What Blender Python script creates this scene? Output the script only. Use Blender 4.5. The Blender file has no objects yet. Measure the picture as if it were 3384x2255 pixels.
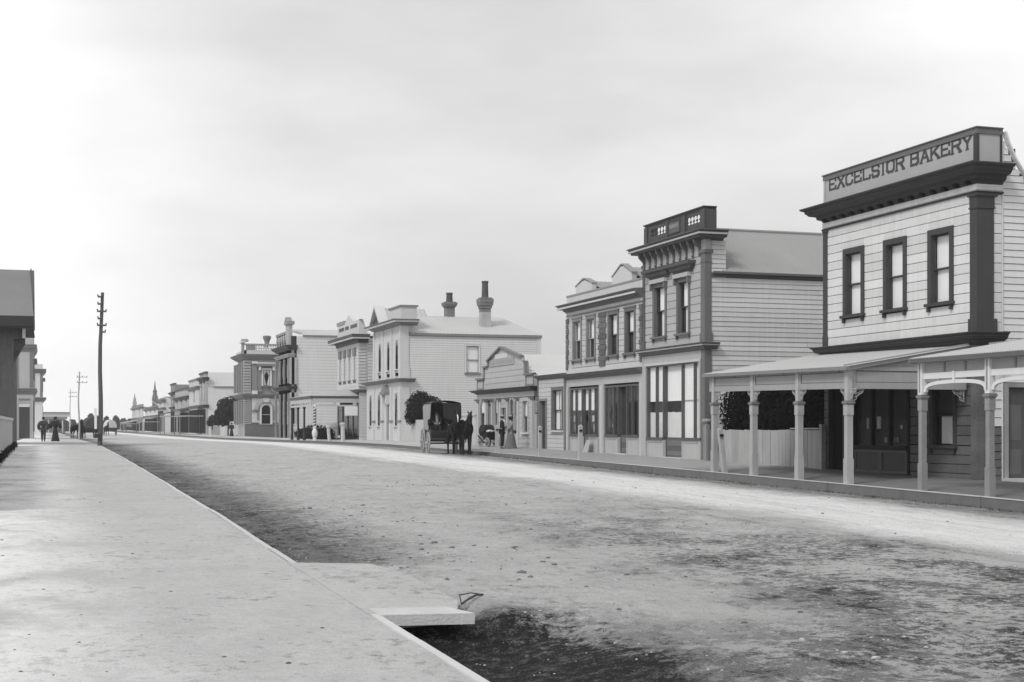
import bpy, bmesh, math, random
from mathutils import Vector, Matrix, noise
random.seed(11)
R = math.radians
sc = bpy.context.scene
COL = sc.collection

# ---------------------------------------------------------------- camera, sky, sun, exposure
# world axes: X runs across the street towards the right hand shops, Y runs along the street, Z up (metres)
FPX, CXP, HY = 4700.0, 1692.0, 1411.0          # lens in pixels of the 3384 wide photograph, its centre and horizon line
YAW = math.asin(0.3117)
CS, SN = math.cos(YAW), math.sin(YAW)
EYE = 1.65
cam = bpy.data.cameras.new('camera')
cam.sensor_width = 36; cam.lens = 36*FPX/3384.0
cam.shift_y = (HY-1127.5)/3384.0
cam.clip_start = 0.1; cam.clip_end = 6000
camo = bpy.data.objects.new('camera', cam); COL.objects.link(camo)
camo.location = (0, 0, EYE); camo.rotation_euler = (R(90), 0, -YAW)
sc.camera = camo

def sAt(px, t):
    q = (px-CXP)/FPX
    return t*(CS-SN*q)/(CS*q+SN)
def tAt(px, s):
    q = (px-CXP)/FPX
    return s*(CS*q+SN)/(CS-SN*q)
def zAt(py, t, s):
    return EYE+(HY-py)*(t*SN+s*CS)/FPX
TF, TK, TL = 24.6, 20.6, 3.1                    # shop fronts, right kerb, left kerb
TW = -1.75                                      # property line on the left
def sF(px): return sAt(px, TF)
def zF(px, py): return zAt(py, TF, sAt(px, TF))

w = bpy.data.worlds.new('World'); sc.world = w; w.use_nodes = True
nt = w.node_tree; nt.nodes.clear()
def nd(t, kind, **kw):
    n = t.nodes.new(kind)
    for k, v in kw.items():
        if k in n.inputs.keys() if isinstance(k, str) else False: n.inputs[k].default_value = v
        else: setattr(n, k, v)
    return n
SUN_AZ, SUN_EL = R(236), R(44)                  # compass style azimuth from +Y clockwise: behind the camera, to its left
out = nt.nodes.new('ShaderNodeOutputWorld'); bg = nt.nodes.new('ShaderNodeBackground')
sky = nt.nodes.new('ShaderNodeTexSky'); sky.sky_type = 'NISHITA'; sky.sun_disc = False
sky.sun_elevation = SUN_EL; sky.sun_rotation = SUN_AZ; sky.dust_density = 6; sky.air_density = 1.5
bw = nt.nodes.new('ShaderNodeRGBToBW'); nt.links.new(sky.outputs[0], bw.inputs[0])
tc = nt.nodes.new('ShaderNodeTexCoord')
mp = nt.nodes.new('ShaderNodeMapping'); mp.inputs['Scale'].default_value = (1.6, 1.6, 5.0); mp.inputs['Rotation'].default_value = (0.12, 0.1, 0.4)
nt.links.new(tc.outputs['Generated'], mp.inputs[0])
no = nt.nodes.new('ShaderNodeTexNoise'); no.inputs['Scale'].default_value = 1.7; no.inputs['Detail'].default_value = 5; no.inputs['Roughness'].default_value = .5
nt.links.new(mp.outputs[0], no.inputs['Vector'])
rp = nt.nodes.new('ShaderNodeMapRange'); rp.inputs[1].default_value = .3; rp.inputs[2].default_value = .7; rp.inputs[3].default_value = .50; rp.inputs[4].default_value = .76
nt.links.new(no.outputs[0], rp.inputs[0])
def wm(op, a, b, c=None):
    n = nt.nodes.new('ShaderNodeMath'); n.operation = op
    for i, v in enumerate((a, b, c)):
        if v is None: continue
        if isinstance(v, (int, float)): n.inputs[i].default_value = v
        else: nt.links.new(v, n.inputs[i])
    return n.outputs[0]
def lobe(az, el, power, amp):                   # broad bright part of the cloud cover
    d = nt.nodes.new('ShaderNodeVectorMath'); d.operation = 'DOT_PRODUCT'
    d.inputs[1].default_value = (math.cos(el)*math.sin(az), math.cos(el)*math.cos(az), math.sin(el))
    nt.links.new(tc.outputs['Generated'], d.inputs[0])
    return wm('MULTIPLY', wm('POWER', wm('MAXIMUM', d.outputs['Value'], 0.0), power), amp)
# thin bright cloud over the far left end of the street and high on the right
tot = wm('ADD', rp.outputs[0], lobe(R(-12), R(8), 30, .62))
tot = wm('ADD', tot, lobe(R(44), R(20), 40, .40))
tot = wm('ADD', wm('MULTIPLY', tot, 1.0), wm('MULTIPLY', bw.outputs[0], .012))
cmb = nt.nodes.new('ShaderNodeCombineColor')
for i in range(3): nt.links.new(tot, cmb.inputs[i])
nt.links.new(cmb.outputs[0], bg.inputs[0]); bg.inputs[1].default_value = 1.0
nt.links.new(bg.outputs[0], out.inputs[0])

sun = bpy.data.lights.new('sun', 'SUN'); sun.energy = 1.5; sun.angle = R(14); sun.color = (1, .99, .98)
so = bpy.data.objects.new('sun', sun); COL.objects.link(so)
sd = Vector((math.cos(SUN_EL)*math.sin(SUN_AZ), math.cos(SUN_EL)*math.cos(SUN_AZ), math.sin(SUN_EL)))
so.rotation_euler = sd.to_track_quat('Z', 'Y').to_euler(); so.location = sd*60
sc.view_settings.view_transform = 'Standard'; sc.view_settings.look = 'None'
sc.view_settings.exposure = 0.15; sc.view_settings.gamma = 1; sc.view_settings.use_curve_mapping = False
sc.render.engine = 'CYCLES'
sc.cycles.max_bounces = 8; sc.cycles.transparent_max_bounces = 16; sc.cycles.volume_bounces = 2

# ---------------------------------------------------------------- materials (all in greys: the photograph is monochrome)
MATS = {}
def mat(name, v, rough=.8, var=.1, scale=6, streak=0, rand=0, bump=0, bscale=40, spec=.3, metal=0):
    if name in MATS: return MATS[name]
    m = bpy.data.materials.new(name); m.use_nodes = True; t = m.node_tree; N = t.nodes; L = t.links
    p = N['Principled BSDF']; p.inputs['Roughness'].default_value = rough
    p.inputs['Specular IOR Level'].default_value = spec; p.inputs['Metallic'].default_value = metal
    def M(op, a, b, clamp=False):
        n = N.new('ShaderNodeMath'); n.operation = op; n.use_clamp = clamp
        for i, x in enumerate((a, b)):
            if isinstance(x, (int, float)): n.inputs[i].default_value = x
            else: L.new(x, n.inputs[i])
        return n.outputs[0]
    g = N.new('ShaderNodeNewGeometry')
    n1 = N.new('ShaderNodeTexNoise'); n1.inputs['Scale'].default_value = scale*.25; n1.inputs['Detail'].default_value = 6; n1.inputs['Roughness'].default_value = .65
    L.new(g.outputs['Position'], n1.inputs['Vector'])
    val = M('ADD', M('MULTIPLY', M('SUBTRACT', n1.outputs[0], .5), var*2.4), 1.0)
    n2 = N.new('ShaderNodeTexNoise'); n2.inputs['Scale'].default_value = scale*5; n2.inputs['Detail'].default_value = 3
    L.new(g.outputs['Position'], n2.inputs['Vector'])
    val = M('ADD', val, M('MULTIPLY', M('SUBTRACT', n2.outputs[0], .5), var*.9))
    if streak:
        ms = N.new('ShaderNodeMapping'); ms.inputs['Scale'].default_value = (5, 5, .35)
        L.new(g.outputs['Position'], ms.inputs[0])
        n3 = N.new('ShaderNodeTexNoise'); n3.inputs['Scale'].default_value = 1.6; n3.inputs['Detail'].default_value = 4
        L.new(ms.outputs[0], n3.inputs['Vector'])
        val = M('ADD', val, M('MULTIPLY', M('SUBTRACT', n3.outputs[0], .52), streak*2))
    if rand:
        oi = N.new('ShaderNodeObjectInfo')
        val = M('ADD', val, M('MULTIPLY', M('SUBTRACT', oi.outputs['Random'], .5), rand*2))
    val = M('MULTIPLY', val, v)
    val = M('MINIMUM', M('MAXIMUM', val, .008), .88)
    c = N.new('ShaderNodeCombineColor')
    for i in range(3): L.new(val, c.inputs[i])
    L.new(c.outputs[0], p.inputs['Base Color'])
    if bump:
        b = N.new('ShaderNodeBump'); b.inputs['Strength'].default_value = bump; b.inputs['Distance'].default_value = .02
        nb = N.new('ShaderNodeTexNoise'); nb.inputs['Scale'].default_value = bscale; nb.inputs['Detail'].default_value = 5
        L.new(g.outputs['Position'], nb.inputs['Vector']); L.new(nb.outputs[0], b.inputs['Height']); L.new(b.outputs[0], p.inputs['Normal'])
    MATS[name] = m
    return m
def glass_mat():
    m = bpy.data.materials.new('window_glass'); m.use_nodes = True; t = m.node_tree; t.nodes.clear()
    o = t.nodes.new('ShaderNodeOutputMaterial'); mx = t.nodes.new('ShaderNodeMixShader'); f = t.nodes.new('ShaderNodeFresnel')
    tr = t.nodes.new('ShaderNodeBsdfTransparent'); gl = t.nodes.new('ShaderNodeBsdfGlossy'); gl.inputs['Roughness'].default_value = .03
    tr.inputs[0].default_value = (1, 1, 1, 1); gl.inputs[0].default_value = (.9, .9, .9, 1); f.inputs[0].default_value = 1.45
    nz = t.nodes.new('ShaderNodeTexNoise'); nz.inputs['Scale'].default_value = 1.3; bp = t.nodes.new('ShaderNodeBump'); bp.inputs['Strength'].default_value = .12; bp.inputs['Distance'].default_value = .05
    g = t.nodes.new('ShaderNodeNewGeometry'); t.links.new(g.outputs['Position'], nz.inputs['Vector'])
    t.links.new(nz.outputs[0], bp.inputs['Height']); t.links.new(bp.outputs[0], gl.inputs['Normal'])
    bk = t.nodes.new('ShaderNodeMath'); bk.operation = 'MULTIPLY'; dm = t.nodes.new('ShaderNodeMath'); dm.operation = 'MULTIPLY'; dm.inputs[1].default_value = .5; iv = t.nodes.new('ShaderNodeMath'); iv.operation = 'SUBTRACT'; iv.inputs[0].default_value = 1
    t.links.new(g.outputs['Backfacing'], iv.inputs[1]); t.links.new(f.outputs[0], bk.inputs[0]); t.links.new(iv.outputs[0], bk.inputs[1]); t.links.new(bk.outputs[0], dm.inputs[0]); t.links.new(dm.outputs[0], mx.inputs[0]); t.links.new(tr.outputs[0], mx.inputs[1]); t.links.new(gl.outputs[0], mx.inputs[2]); t.links.new(mx.outputs[0], o.inputs[0])
    return m
GLASS = glass_mat()
WALLCORE = mat('dark_wall_core', .04, .9, .2)  # dark colour here puts lap shadow into the gaps between boards
DARK = mat('dark_room', .012, .9, .2, spec=.05)
CREAM = mat('cream_board_paint', .68, .7, .09, 4, streak=.13, rand=.10, bump=.2)
WHITE = mat('white_paint', .70, .7, .06, 4, streak=.06, rand=.04, bump=.1)
TRIM = mat('dark_brown_trim_paint', .07, .75, .15, 6, streak=.08, spec=.1)
CLOTH = mat('white_blind_cloth', .84, .9, .05, 3)
CURT = mat('pale_curtain', .66, .9, .1, 10, streak=.12)
IRON = mat('grey_roof_iron', .30, .6, .12, 2, streak=.05)
IRONL = mat('pale_verandah_iron', .46, .55, .08, 2)
WOODG = mat('weathered_grey_wood', .30, .9, .22, 6, streak=.2, rand=.1, bump=.2)

# ---------------------------------------------------------------- mesh helpers
ORG = {}
def uniq_mesh(name, vs, fs, m=None, smooth=False):
    me = bpy.data.meshes.new(name); me.from_pydata(vs, [], fs); me.update()
    if m is not None: me.materials.append(m)
    if smooth:
        for p in me.polygons: p.use_smooth = True
    return me
class MB:
    def __init__(s): s.v = []; s.f = []
    def hexa(s, c):                              # eight corners: bottom ring 0-3, top ring 4-7
        n = len(s.v); s.v += [tuple(p) for p in c]
        s.f += [(n, n+3, n+2, n+1), (n+4, n+5, n+6, n+7), (n, n+1, n+5, n+4), (n+1, n+2, n+6, n+5), (n+2, n+3, n+7, n+6), (n+3, n, n+4, n+7)]
        return s
    def box(s, x0, x1, y0, y1, z0, z1):
        return s.hexa([(x0, y0, z0), (x1, y0, z0), (x1, y1, z0), (x0, y1, z0), (x0, y0, z1), (x1, y0, z1), (x1, y1, z1), (x0, y1, z1)])
    def fb(s, fr, u0, u1, w0, w1, z0, z1):
        a = fr(u0, w0, z0); b = fr(u1, w1, z1)
        return s.box(min(a[0], b[0]), max(a[0], b[0]), min(a[1], b[1]), max(a[1], b[1]), min(z0, z1), max(z0, z1))
    def beam(s, a, b, wd, ht, up=(0, 0, 1)):
        a = Vector(a); b = Vector(b); d = (b-a).normalized(); up = Vector(up)
        r = d.cross(up)
        if r.length < 1e-4: r = d.cross(Vector((0, 1, 0)))
        r.normalize(); n = r.cross(d).normalized()
        r = r*wd/2; n = n*ht/2
        return s.hexa([a-r-n, a+r-n, b+r-n, b-r-n, a-r+n, a+r+n, b+r+n, b-r+n])
    def tube(s, pts, rad, k=8, caps=True):
        pts = [Vector(p) for p in pts]; n0 = len(s.v)
        if not isinstance(rad, (list, tuple)): rad = [rad]*len(pts)
        for i, p in enumerate(pts):
            d = (pts[min(i+1, len(pts)-1)]-pts[max(i-1, 0)]).normalized()
            r = d.cross(Vector((0, 0, 1)))
            if r.length < .05: r = d.cross(Vector((0, 1, 0)))
            r.normalize(); q = r.cross(d).normalized()
            for j in range(k):
                a = 2*math.pi*j/k; s.v.append(tuple(p+r*math.cos(a)*rad[i]+q*math.sin(a)*rad[i]))
        for i in range(len(pts)-1):
            for j in range(k):
                a = n0+i*k+j; b = n0+i*k+(j+1) % k; s.f.append((a, b, b+k, a+k))
        if caps:
            s.f.append(tuple(n0+j for j in range(k))[::-1]); s.f.append(tuple(n0+(len(pts)-1)*k+j for j in range(k)))
        return s
    def lathe(s, prof, x, y, k=12, sx=1, sy=1, rot=0, half=False):
        n0 = len(s.v)
        for r, z in prof:
            for j in range(k):
                a = 2*math.pi*j/k+rot; s.v.append((x+r*sx*math.cos(a), y+r*sy*math.sin(a), z))
        for i in range(len(prof)-1):
            for j in range(k):
                a = n0+i*k+j; b = n0+i*k+(j+1) % k; s.f.append((a, b, b+k, a+k))
        s.f.append(tuple(n0+j for j in range(k))[::-1]); s.f.append(tuple(n0+(len(prof)-1)*k+j for j in range(k)))
        return s
    def prism(s, fr, pts, w0, w1):               # polygon given in (u, z), extruded through the wall
        n = len(pts); n0 = len(s.v)
        for u, z in pts: s.v.append(tuple(fr(u, w0, z)))
        for u, z in pts: s.v.append(tuple(fr(u, w1, z)))
        s.f.append(tuple(range(n0, n0+n))); s.f.append(tuple(range(n0+2*n-1, n0+n-1, -1)))
        for i in range(n):
            j = (i+1) % n; s.f.append((n0+i, n0+n+i, n0+n+j, n0+j))
        return s
    def sweep(s, path, prof, zf=None):           # moulding: profile (out, z) along a plan path, mitred; outward is right of travel
        P = [Vector((p[0], p[1])) for p in path]; n = len(prof); n0 = len(s.v)
        for i, p in enumerate(P):
            ds = []
            if i > 0: ds.append((P[i]-P[i-1]).normalized())
            if i < len(P)-1: ds.append((P[i+1]-P[i]).normalized())
            ns = [Vector((d.y, -d.x)) for d in ds]
            m = ns[0] if len(ns) == 1 else (ns[0]+ns[1])/(1+ns[0].dot(ns[1]))
            for o, z in prof:
                s.v.append((p.x+m.x*o, p.y+m.y*o, z+(zf(i) if zf else 0)))
        for i in range(len(P)-1):
            for j in range(n):
                k = (j+1) % n; s.f.append((n0+i*n+j, n0+i*n+k, n0+(i+1)*n+k, n0+(i+1)*n+j))
        s.f.append(tuple(range(n0, n0+n))[::-1]); s.f.append(tuple(range(n0+(len(P)-1)*n, n0+len(P)*n)))
        return s
    def blob(s, c, r, seg=8, ring=6):
        pr = []
        n0 = len(s.v)
        for i in range(ring+1):
            a = math.pi*i/ring
            for j in range(seg):
                b = 2*math.pi*j/seg
                s.v.append((c[0]+r[0]*math.sin(a)*math.cos(b), c[1]+r[1]*math.sin(a)*math.sin(b), c[2]+r[2]*math.cos(a)))
        for i in range(ring):
            for j in range(seg):
                a = n0+i*seg+j; b = n0+i*seg+(j+1) % seg; s.f.append((a, a+seg, b+seg, b))
        return s
    def build(s, name, m, parent=None, smooth=False, kind=None, label=None):
        o0 = ORG.get(parent.name, Vector()) if parent else Vector()
        me = uniq_mesh(name, [(a[0]-o0[0], a[1]-o0[1], a[2]-o0[2]) for a in s.v], s.f, m, smooth)
        bm = bmesh.new(); bm.from_mesh(me); bmesh.ops.recalc_face_normals(bm, faces=bm.faces); bm.to_mesh(me); bm.free()
        o = bpy.data.objects.new(name, me); COL.objects.link(o)
        if parent: o.parent = parent; ORG[o.name] = o0
        if kind: o['kind'] = kind
        if label: o['label'] = label
        return o
def thing(name, loc, label, cat, group=None, rz=0):
    o = bpy.data.objects.new(name, None); COL.objects.link(o); o.location = loc; o.rotation_euler = (0, 0, rz)
    o.empty_display_size = .3
    o['label'] = label; o['category'] = cat
    if group: o['group'] = group
    ORG[o.name] = Vector(loc)
    return o
def tag(o, label, cat, group=None, kind=None):
    o['label'] = label; o['category'] = cat
    if group: o['group'] = group
    if kind: o['kind'] = kind
    return o
def struct(o): o['kind'] = 'structure'; return o
def copy_tree(o, parent=None):
    c = o.copy(); COL.objects.link(c); c.parent = parent; ORG[c.name] = ORG.get(o.name, Vector())
    for ch in list(o.children): copy_tree(ch, c)
    return c

# facade frames: (u along the wall, w outwards, z)
def FX(T): f = lambda u, w, z: (T-w, u, z); f.kind = 'x'; f.T = T; return f      # faces the street from the right side
def FY(S): f = lambda u, w, z: (u, S-w, z); f.kind = 'y'; f.T = S; return f      # faces the camera
def FL(T): f = lambda u, w, z: (T+w, u, z); f.kind = 'l'; f.T = T; return f      # faces the street from the left side
BM = {}
def board_mesh(fr, m, style):
    key = (fr.kind, m.name, style)
    if key not in BM:
        if style == 'lap': pr = [(-.05, 0), (0.0, 0), (-.004, .1), (-.022, 1), (-.05, 1)]
        elif style == 'rust': pr = [(-.05, 0), (-.012, 0), (0, .04), (0, .95), (-.014, 1), (-.05, 1)]
        else: pr = [(-.04, 0), (0, 0), (0, 1), (-.04, 1)]
        f0 = {'x': lambda u, w, z: (-w, u, z), 'y': lambda u, w, z: (u, -w, z), 'l': lambda u, w, z: (w, u, z)}[fr.kind]
        n = len(pr); vs = [f0(0, w_, z_) for w_, z_ in pr]+[f0(1, w_, z_) for w_, z_ in pr]
        fs = [tuple(range(n)), tuple(range(2*n-1, n-1, -1))]+[(i, i+n, (i+1) % n+n, (i+1) % n) for i in range(n)]
        me = uniq_mesh('board', vs, fs, m)
        bm = bmesh.new(); bm.from_mesh(me); bmesh.ops.recalc_face_normals(bm, faces=bm.faces); bm.to_mesh(me); bm.free()
        BM[key] = me
    return BM[key]
def place_board(fr, parent, m, u0, u1, z0, z1, style='lap', name='board', dw=0):
    o = bpy.data.objects.new(name, board_mesh(fr, m, style)); COL.objects.link(o); o.parent = parent
    p = Vector(fr(u0, dw+random.uniform(-.003, .003), z0))-ORG[parent.name]
    o.location = p
    o.scale = (u1-u0, 1, z1-z0) if fr.kind == 'y' else (1, u1-u0, z1-z0)
    return o
def row_pieces(u0, u1, z0, z1, ops):
    cuts = sorted({u0, u1}|{min(max(c, u0), u1) for o in ops for c in o[:2]})
    res = []
    for a, b in zip(cuts[:-1], cuts[1:]):
        if b-a < .01: continue
        zs = [(z0, z1)]
        for (oa, ob, oz0, oz1) in ops:
            if oa <= a+1e-6 and ob >= b-1e-6:
                nz = []
                for (p, q) in zs:
                    if oz0 > p: nz.append((p, min(q, oz0)))
                    if oz1 < q: nz.append((max(p, oz1), q))
                zs = [x for x in nz if x[1]-x[0] > .012]
        for p, q in zs:
            if res and abs(res[-1][1]-a) < 1e-6 and abs(res[-1][2]-p) < 1e-6 and abs(res[-1][3]-q) < 1e-6: res[-1] = (res[-1][0], b, p, q)
            else: res.append((a, b, p, q))
    return res
def boards(fr, parent, m, u0, u1, z0, z1, pitch, ops=(), style='lap', gap=.016, maxlen=99, topf=None):
    n = max(1, round((z1-z0)/pitch)); pitch = (z1-z0)/n
    for i in range(n):
        a = z0+i*pitch; b = a+pitch-gap
        uu0, uu1 = u0, u1
        if topf: uu1 = min(u1, topf(b))
        if uu1-uu0 < .05: continue
        for (p, q, c, d) in row_pieces(uu0, uu1, a, b, ops):
            segs = [p]
            if q-p > maxlen:
                x = p+random.uniform(.35, .65)*(q-p); segs.append(x)
            segs.append(q)
            for s0, s1 in zip(segs[:-1], segs[1:]):
                place_board(fr, parent, m, s0, s1-(.014 if s1 != q else 0), c, d, style)
def siding(fr, parent, m, u0, u1, z0, z1, pitch, ops=(), gap=.02, depth=.03, name='weatherboards', topf=None):
    mb = MB(); n = max(1, round((z1-z0)/pitch)); pitch = (z1-z0)/n
    for i in range(n):
        a = z0+i*pitch; b = a+pitch-gap
        uu1 = min(u1, topf(b)) if topf else u1
        if uu1-u0 < .05: continue
        for (p, q, c, d) in row_pieces(u0, uu1, a, b, ops):
            n0 = len(mb.v)
            for u in (p, q):
                for (w_, z_) in ((-.06, c), (0, c), (-.02, d), (-.06, d)): mb.v.append(tuple(fr(u, w_, z_)))
            mb.f += [(n0, n0+1, n0+2, n0+3), (n0+7, n0+6, n0+5, n0+4)]+[(n0+k, n0+4+k, n0+4+(k+1) % 4, n0+(k+1) % 4) for k in range(4)]
    return mb.build(name, m, parent, kind='stuff')
def sheet(parent, name, A, B, C, D, m, pitch=.13, amp=.016, th=.03, kind=None, label=None):
    """corrugated iron: A-B along the eave, D-C along the ridge"""
    A, B, C, D = map(Vector, (A, B, C, D)); L = (B-A).length; n = min(900, max(4, int(L/pitch)*4))
    nrm = (B-A).cross(D-A).normalized()
    if nrm.z < 0: nrm = -nrm
    mb = MB()
    for i in range(n+1):
        f = i/n; a = A.lerp(B, f); d = D.lerp(C, f); h = nrm*amp*math.sin(2*math.pi*i/4)
        for p in (a+h, d+h, a+h-nrm*th, d+h-nrm*th): mb.v.append(tuple(p))
    for i in range(n):
        k = i*4
        mb.f += [(k, k+4, k+5, k+1), (k+2, k+3, k+7, k+6), (k, k+2, k+6, k+4), (k+1, k+5, k+7, k+3)]
    mb.f += [(0, 1, 3, 2), (n*4, n*4+2, n*4+3, n*4+1)]
    return mb.build(name, m, parent, label=label)

def window(b, fr, u0, u1, z0, z1, tw=.12, trim=TRIM, sm=None, upper=CLOTH, lower=CLOTH, split=.5, sill=True, rec=.05, blindw=1.0, vbar=0, proud=.045, brk=True, sillm=None, arch=False, lblind=1.0):
    """sash window; u0..u1, z0..z1 is the clear opening"""
    sm = sm or trim; mb = MB(); at = (z1 - (u1-u0)/2) if arch else z1
    mb.fb(fr, u0-tw, u0, -.19, proud, z0, z1+tw); mb.fb(fr, u1, u1+tw, -.19, proud, z0, z1+tw)
    mb.fb(fr, u0, u1, -.19, proud+.004, z1, z1+tw)
    if arch:
        n = 10; c = (u0+u1)/2; r = (u1-u0)/2
        for i in range(n):
            a0 = math.pi*i/n; a1 = math.pi*(i+1)/n
            mb.prism(fr, [(c+r*math.cos(a0), at+r*math.sin(a0)), (c+r*math.cos(a1), at+r*math.sin(a1)), (c+r*math.cos(a1), z1+.001), (c+r*math.cos(a0), z1+.001)], -.15, proud-.01)
    wo = mb.build('window', trim, b)
    if sill:
        s = MB(); s.fb(fr, u0-tw-.05, u1+tw+.05, -.19, proud+.09, z0-.09, z0-.002)
        if brk:
            for uu in (u0-tw+.03, u1+tw-.11): s.fb(fr, uu, uu+.08, -.02, proud+.05, z0-.24, z0-.092)
        s.build('sill', sillm or trim, wo)
    zm = z0+(z1-z0)*split; bw_ = .045
    for (a, c, wz) in ((zm-.02, z1, -rec), (z0, zm+.02, -rec-.045)):
        s = MB(); s.fb(fr, u0, u0+bw_, wz-.035, wz, a, c); s.fb(fr, u1-bw_, u1, wz-.035, wz, a, c)
        s.fb(fr, u0+bw_, u1-bw_, wz-.034, wz-.001, a, a+bw_); s.fb(fr, u0+bw_, u1-bw_, wz-.034, wz-.001, c-bw_, c)
        if vbar:
            for k in range(1, vbar+1):
                x = u0+(u1-u0)*k/(vbar+1); s.fb(fr, x-.014, x+.014, wz-.03, wz-.004, a+bw_, c-bw_)
        s.build('sash', sm, wo)
        g = MB(); g.fb(fr, u0+bw_, u1-bw_, wz-.020, wz-.016, a+bw_, c-bw_); g.build('pane', GLASS, wo)
    if upper is not None:
        s = MB(); s.fb(fr, u0+.01, u0+(u1-u0)*blindw-.01, -rec-.105, -rec-.095, zm, z1); s.build('blind', upper, wo)
    if lower is not None:
        s = MB(); s.fb(fr, u0+.01, u0+(u1-u0)*lblind-.01, -rec-.117, -rec-.107, z0, zm); s.build('blind', lower, wo)
    return wo
def flat_panel(fr, b, name, m, u0, u1, z0, z1, w0=0, th=.03, rim=.05, rimm=None):
    """a framed recessed panel: rim boards standing proud of a field"""
    s = MB(); s.fb(fr, u0, u1, w0-th, w0, z0, z1); o = s.build(name, m, b)
    r = MB(); r.fb(fr, u0, u1, w0+.001, w0+.03, z0, z0+rim); r.fb(fr, u0, u1, w0+.001, w0+.03, z1-rim, z1)
    r.fb(fr, u0, u0+rim, w0+.001, w0+.031, z0+rim, z1-rim); r.fb(fr, u1-rim, u1, w0+.001, w0+.031, z0+rim, z1-rim)
    r.build('panel_rim', rimm or m, o)
    return o
def cornice_prof(z0, z1, p, steps=4):
    """stepped classical profile from the wall (bottom) out to projection p at the top"""
    h = z1-z0
    return [(-.05, z0), (.04, z0), (.06, z0+.12*h), (p*.30, z0+.22*h), (p*.34, z0+.40*h), (p*.62, z0+.48*h), (p*.72, z0+.62*h), (p*.78, z0+.66*h), (p*.80, z0+.80*h), (p*.93, z0+.86*h), (p, z0+.93*h), (p, z1), (-.05, z1+.03)]
LET = {  # block capitals as strokes on a 4 x 6 grid
 'E': [(0, 0, 0, 6), (0, 6, 4, 6), (0, 3, 2.9, 3), (0, 0, 4, 0), (4, 0, 4, 1.3), (4, 6, 4, 4.7)], 'X': [(0, 0, 4, 6), (0, 6, 4, 0)],
 'C': [(4, 4.4, 4, 5.2), (4, 5.2, 3, 6), (3, 6, 1, 6), (1, 6, 0, 5), (0, 5, 0, 1), (0, 1, 1, 0), (1, 0, 3, 0), (3, 0, 4, .8), (4, .8, 4, 1.6)],
 'L': [(0, 0, 0, 6), (0, 0, 4, 0), (4, 0, 4, 1.4)], 'I': [(0, 0, 0, 6)],
 'S': [(4, 4.7, 3.4, 6), (3.4, 6, .8, 6), (.8, 6, 0, 5.2), (0, 5.2, 0, 4), (0, 4, .8, 3.2), (.8, 3.2, 3.2, 2.8), (3.2, 2.8, 4, 2), (4, 2, 4, .8), (4, .8, 3.2, 0), (3.2, 0, .6, 0), (.6, 0, 0, 1.3)],
 'O': [(1, 6, 3, 6), (3, 6, 4, 5), (4, 5, 4, 1), (4, 1, 3, 0), (3, 0, 1, 0), (1, 0, 0, 1), (0, 1, 0, 5), (0, 5, 1, 6)],
 'R': [(0, 0, 0, 6), (0, 6, 3.2, 6), (3.2, 6, 4, 5.2), (4, 5.2, 4, 4), (4, 4, 3.2, 3.1), (3.2, 3.1, 0, 3.1), (2.2, 3.1, 4, 0)],
 'B': [(0, 0, 0, 6), (0, 6, 3.1, 6), (3.1, 6, 3.8, 5.2), (3.8, 5.2, 3.8, 4), (3.8, 4, 3.1, 3.2), (0, 3.2, 3.1, 3.2), (3.1, 3.2, 4, 2.4), (4, 2.4, 4, .9), (4, .9, 3.1, 0), (3.1, 0, 0, 0)],
 'A': [(0, 0, 2, 6), (2, 6, 4, 0), (.8, 2, 3.2, 2)], 'K': [(0, 0, 0, 6), (0, 2.2, 4, 6), (1.4, 3.5, 4, 0)],
 'Y': [(2, 0, 2, 2.8), (2, 2.8, 0, 6), (2, 2.8, 4, 6)], 'G': [(4, 4.6, 3, 6), (3, 6, 1, 6), (1, 6, 0, 5), (0, 5, 0, 1), (0, 1, 1, 0), (1, 0, 3, 0), (3, 0, 4, 1), (4, 1, 4, 2.8), (4, 2.8, 2.3, 2.8)],
 'N': [(0, 0, 0, 6), (0, 6, 4, 0), (4, 0, 4, 6)], 'D': [(0, 0, 0, 6), (0, 6, 2.6, 6), (2.6, 6, 4, 4.6), (4, 4.6, 4, 1.4), (4, 1.4, 2.6, 0), (2.6, 0, 0, 0)],
 'M': [(0, 0, 0, 6), (0, 6, 2, 2), (2, 2, 4, 6), (4, 6, 4, 0)], 'T': [(2, 0, 2, 6), (0, 6, 4, 6)], 'H': [(0, 0, 0, 6), (4, 0, 4, 6), (0, 3, 4, 3)],
 'U': [(0, 6, 0, 1), (0, 1, 1, 0), (1, 0, 3, 0), (3, 0, 4, 1), (4, 1, 4, 6)], 'P': [(0, 0, 0, 6), (0, 6, 3.2, 6), (3.2, 6, 4, 5.2), (4, 5.2, 4, 4), (4, 4, 3.2, 3), (3.2, 3, 0, 3)]}
FEET = {'X': [(0, 0), (4, 0), (0, 6), (4, 6)], 'I': [(0, 0), (0, 6)], 'R': [(0, 0), (4, 0), (-.1, 6)], 'A': [(0, 0), (4, 0)], 'K': [(0, 0), (4, 0), (0, 6), (4, 6)], 'Y': [(2, 0), (0, 6), (4, 6)], 'L': [(0, 6)], 'B': [], 'E': []}
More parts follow.
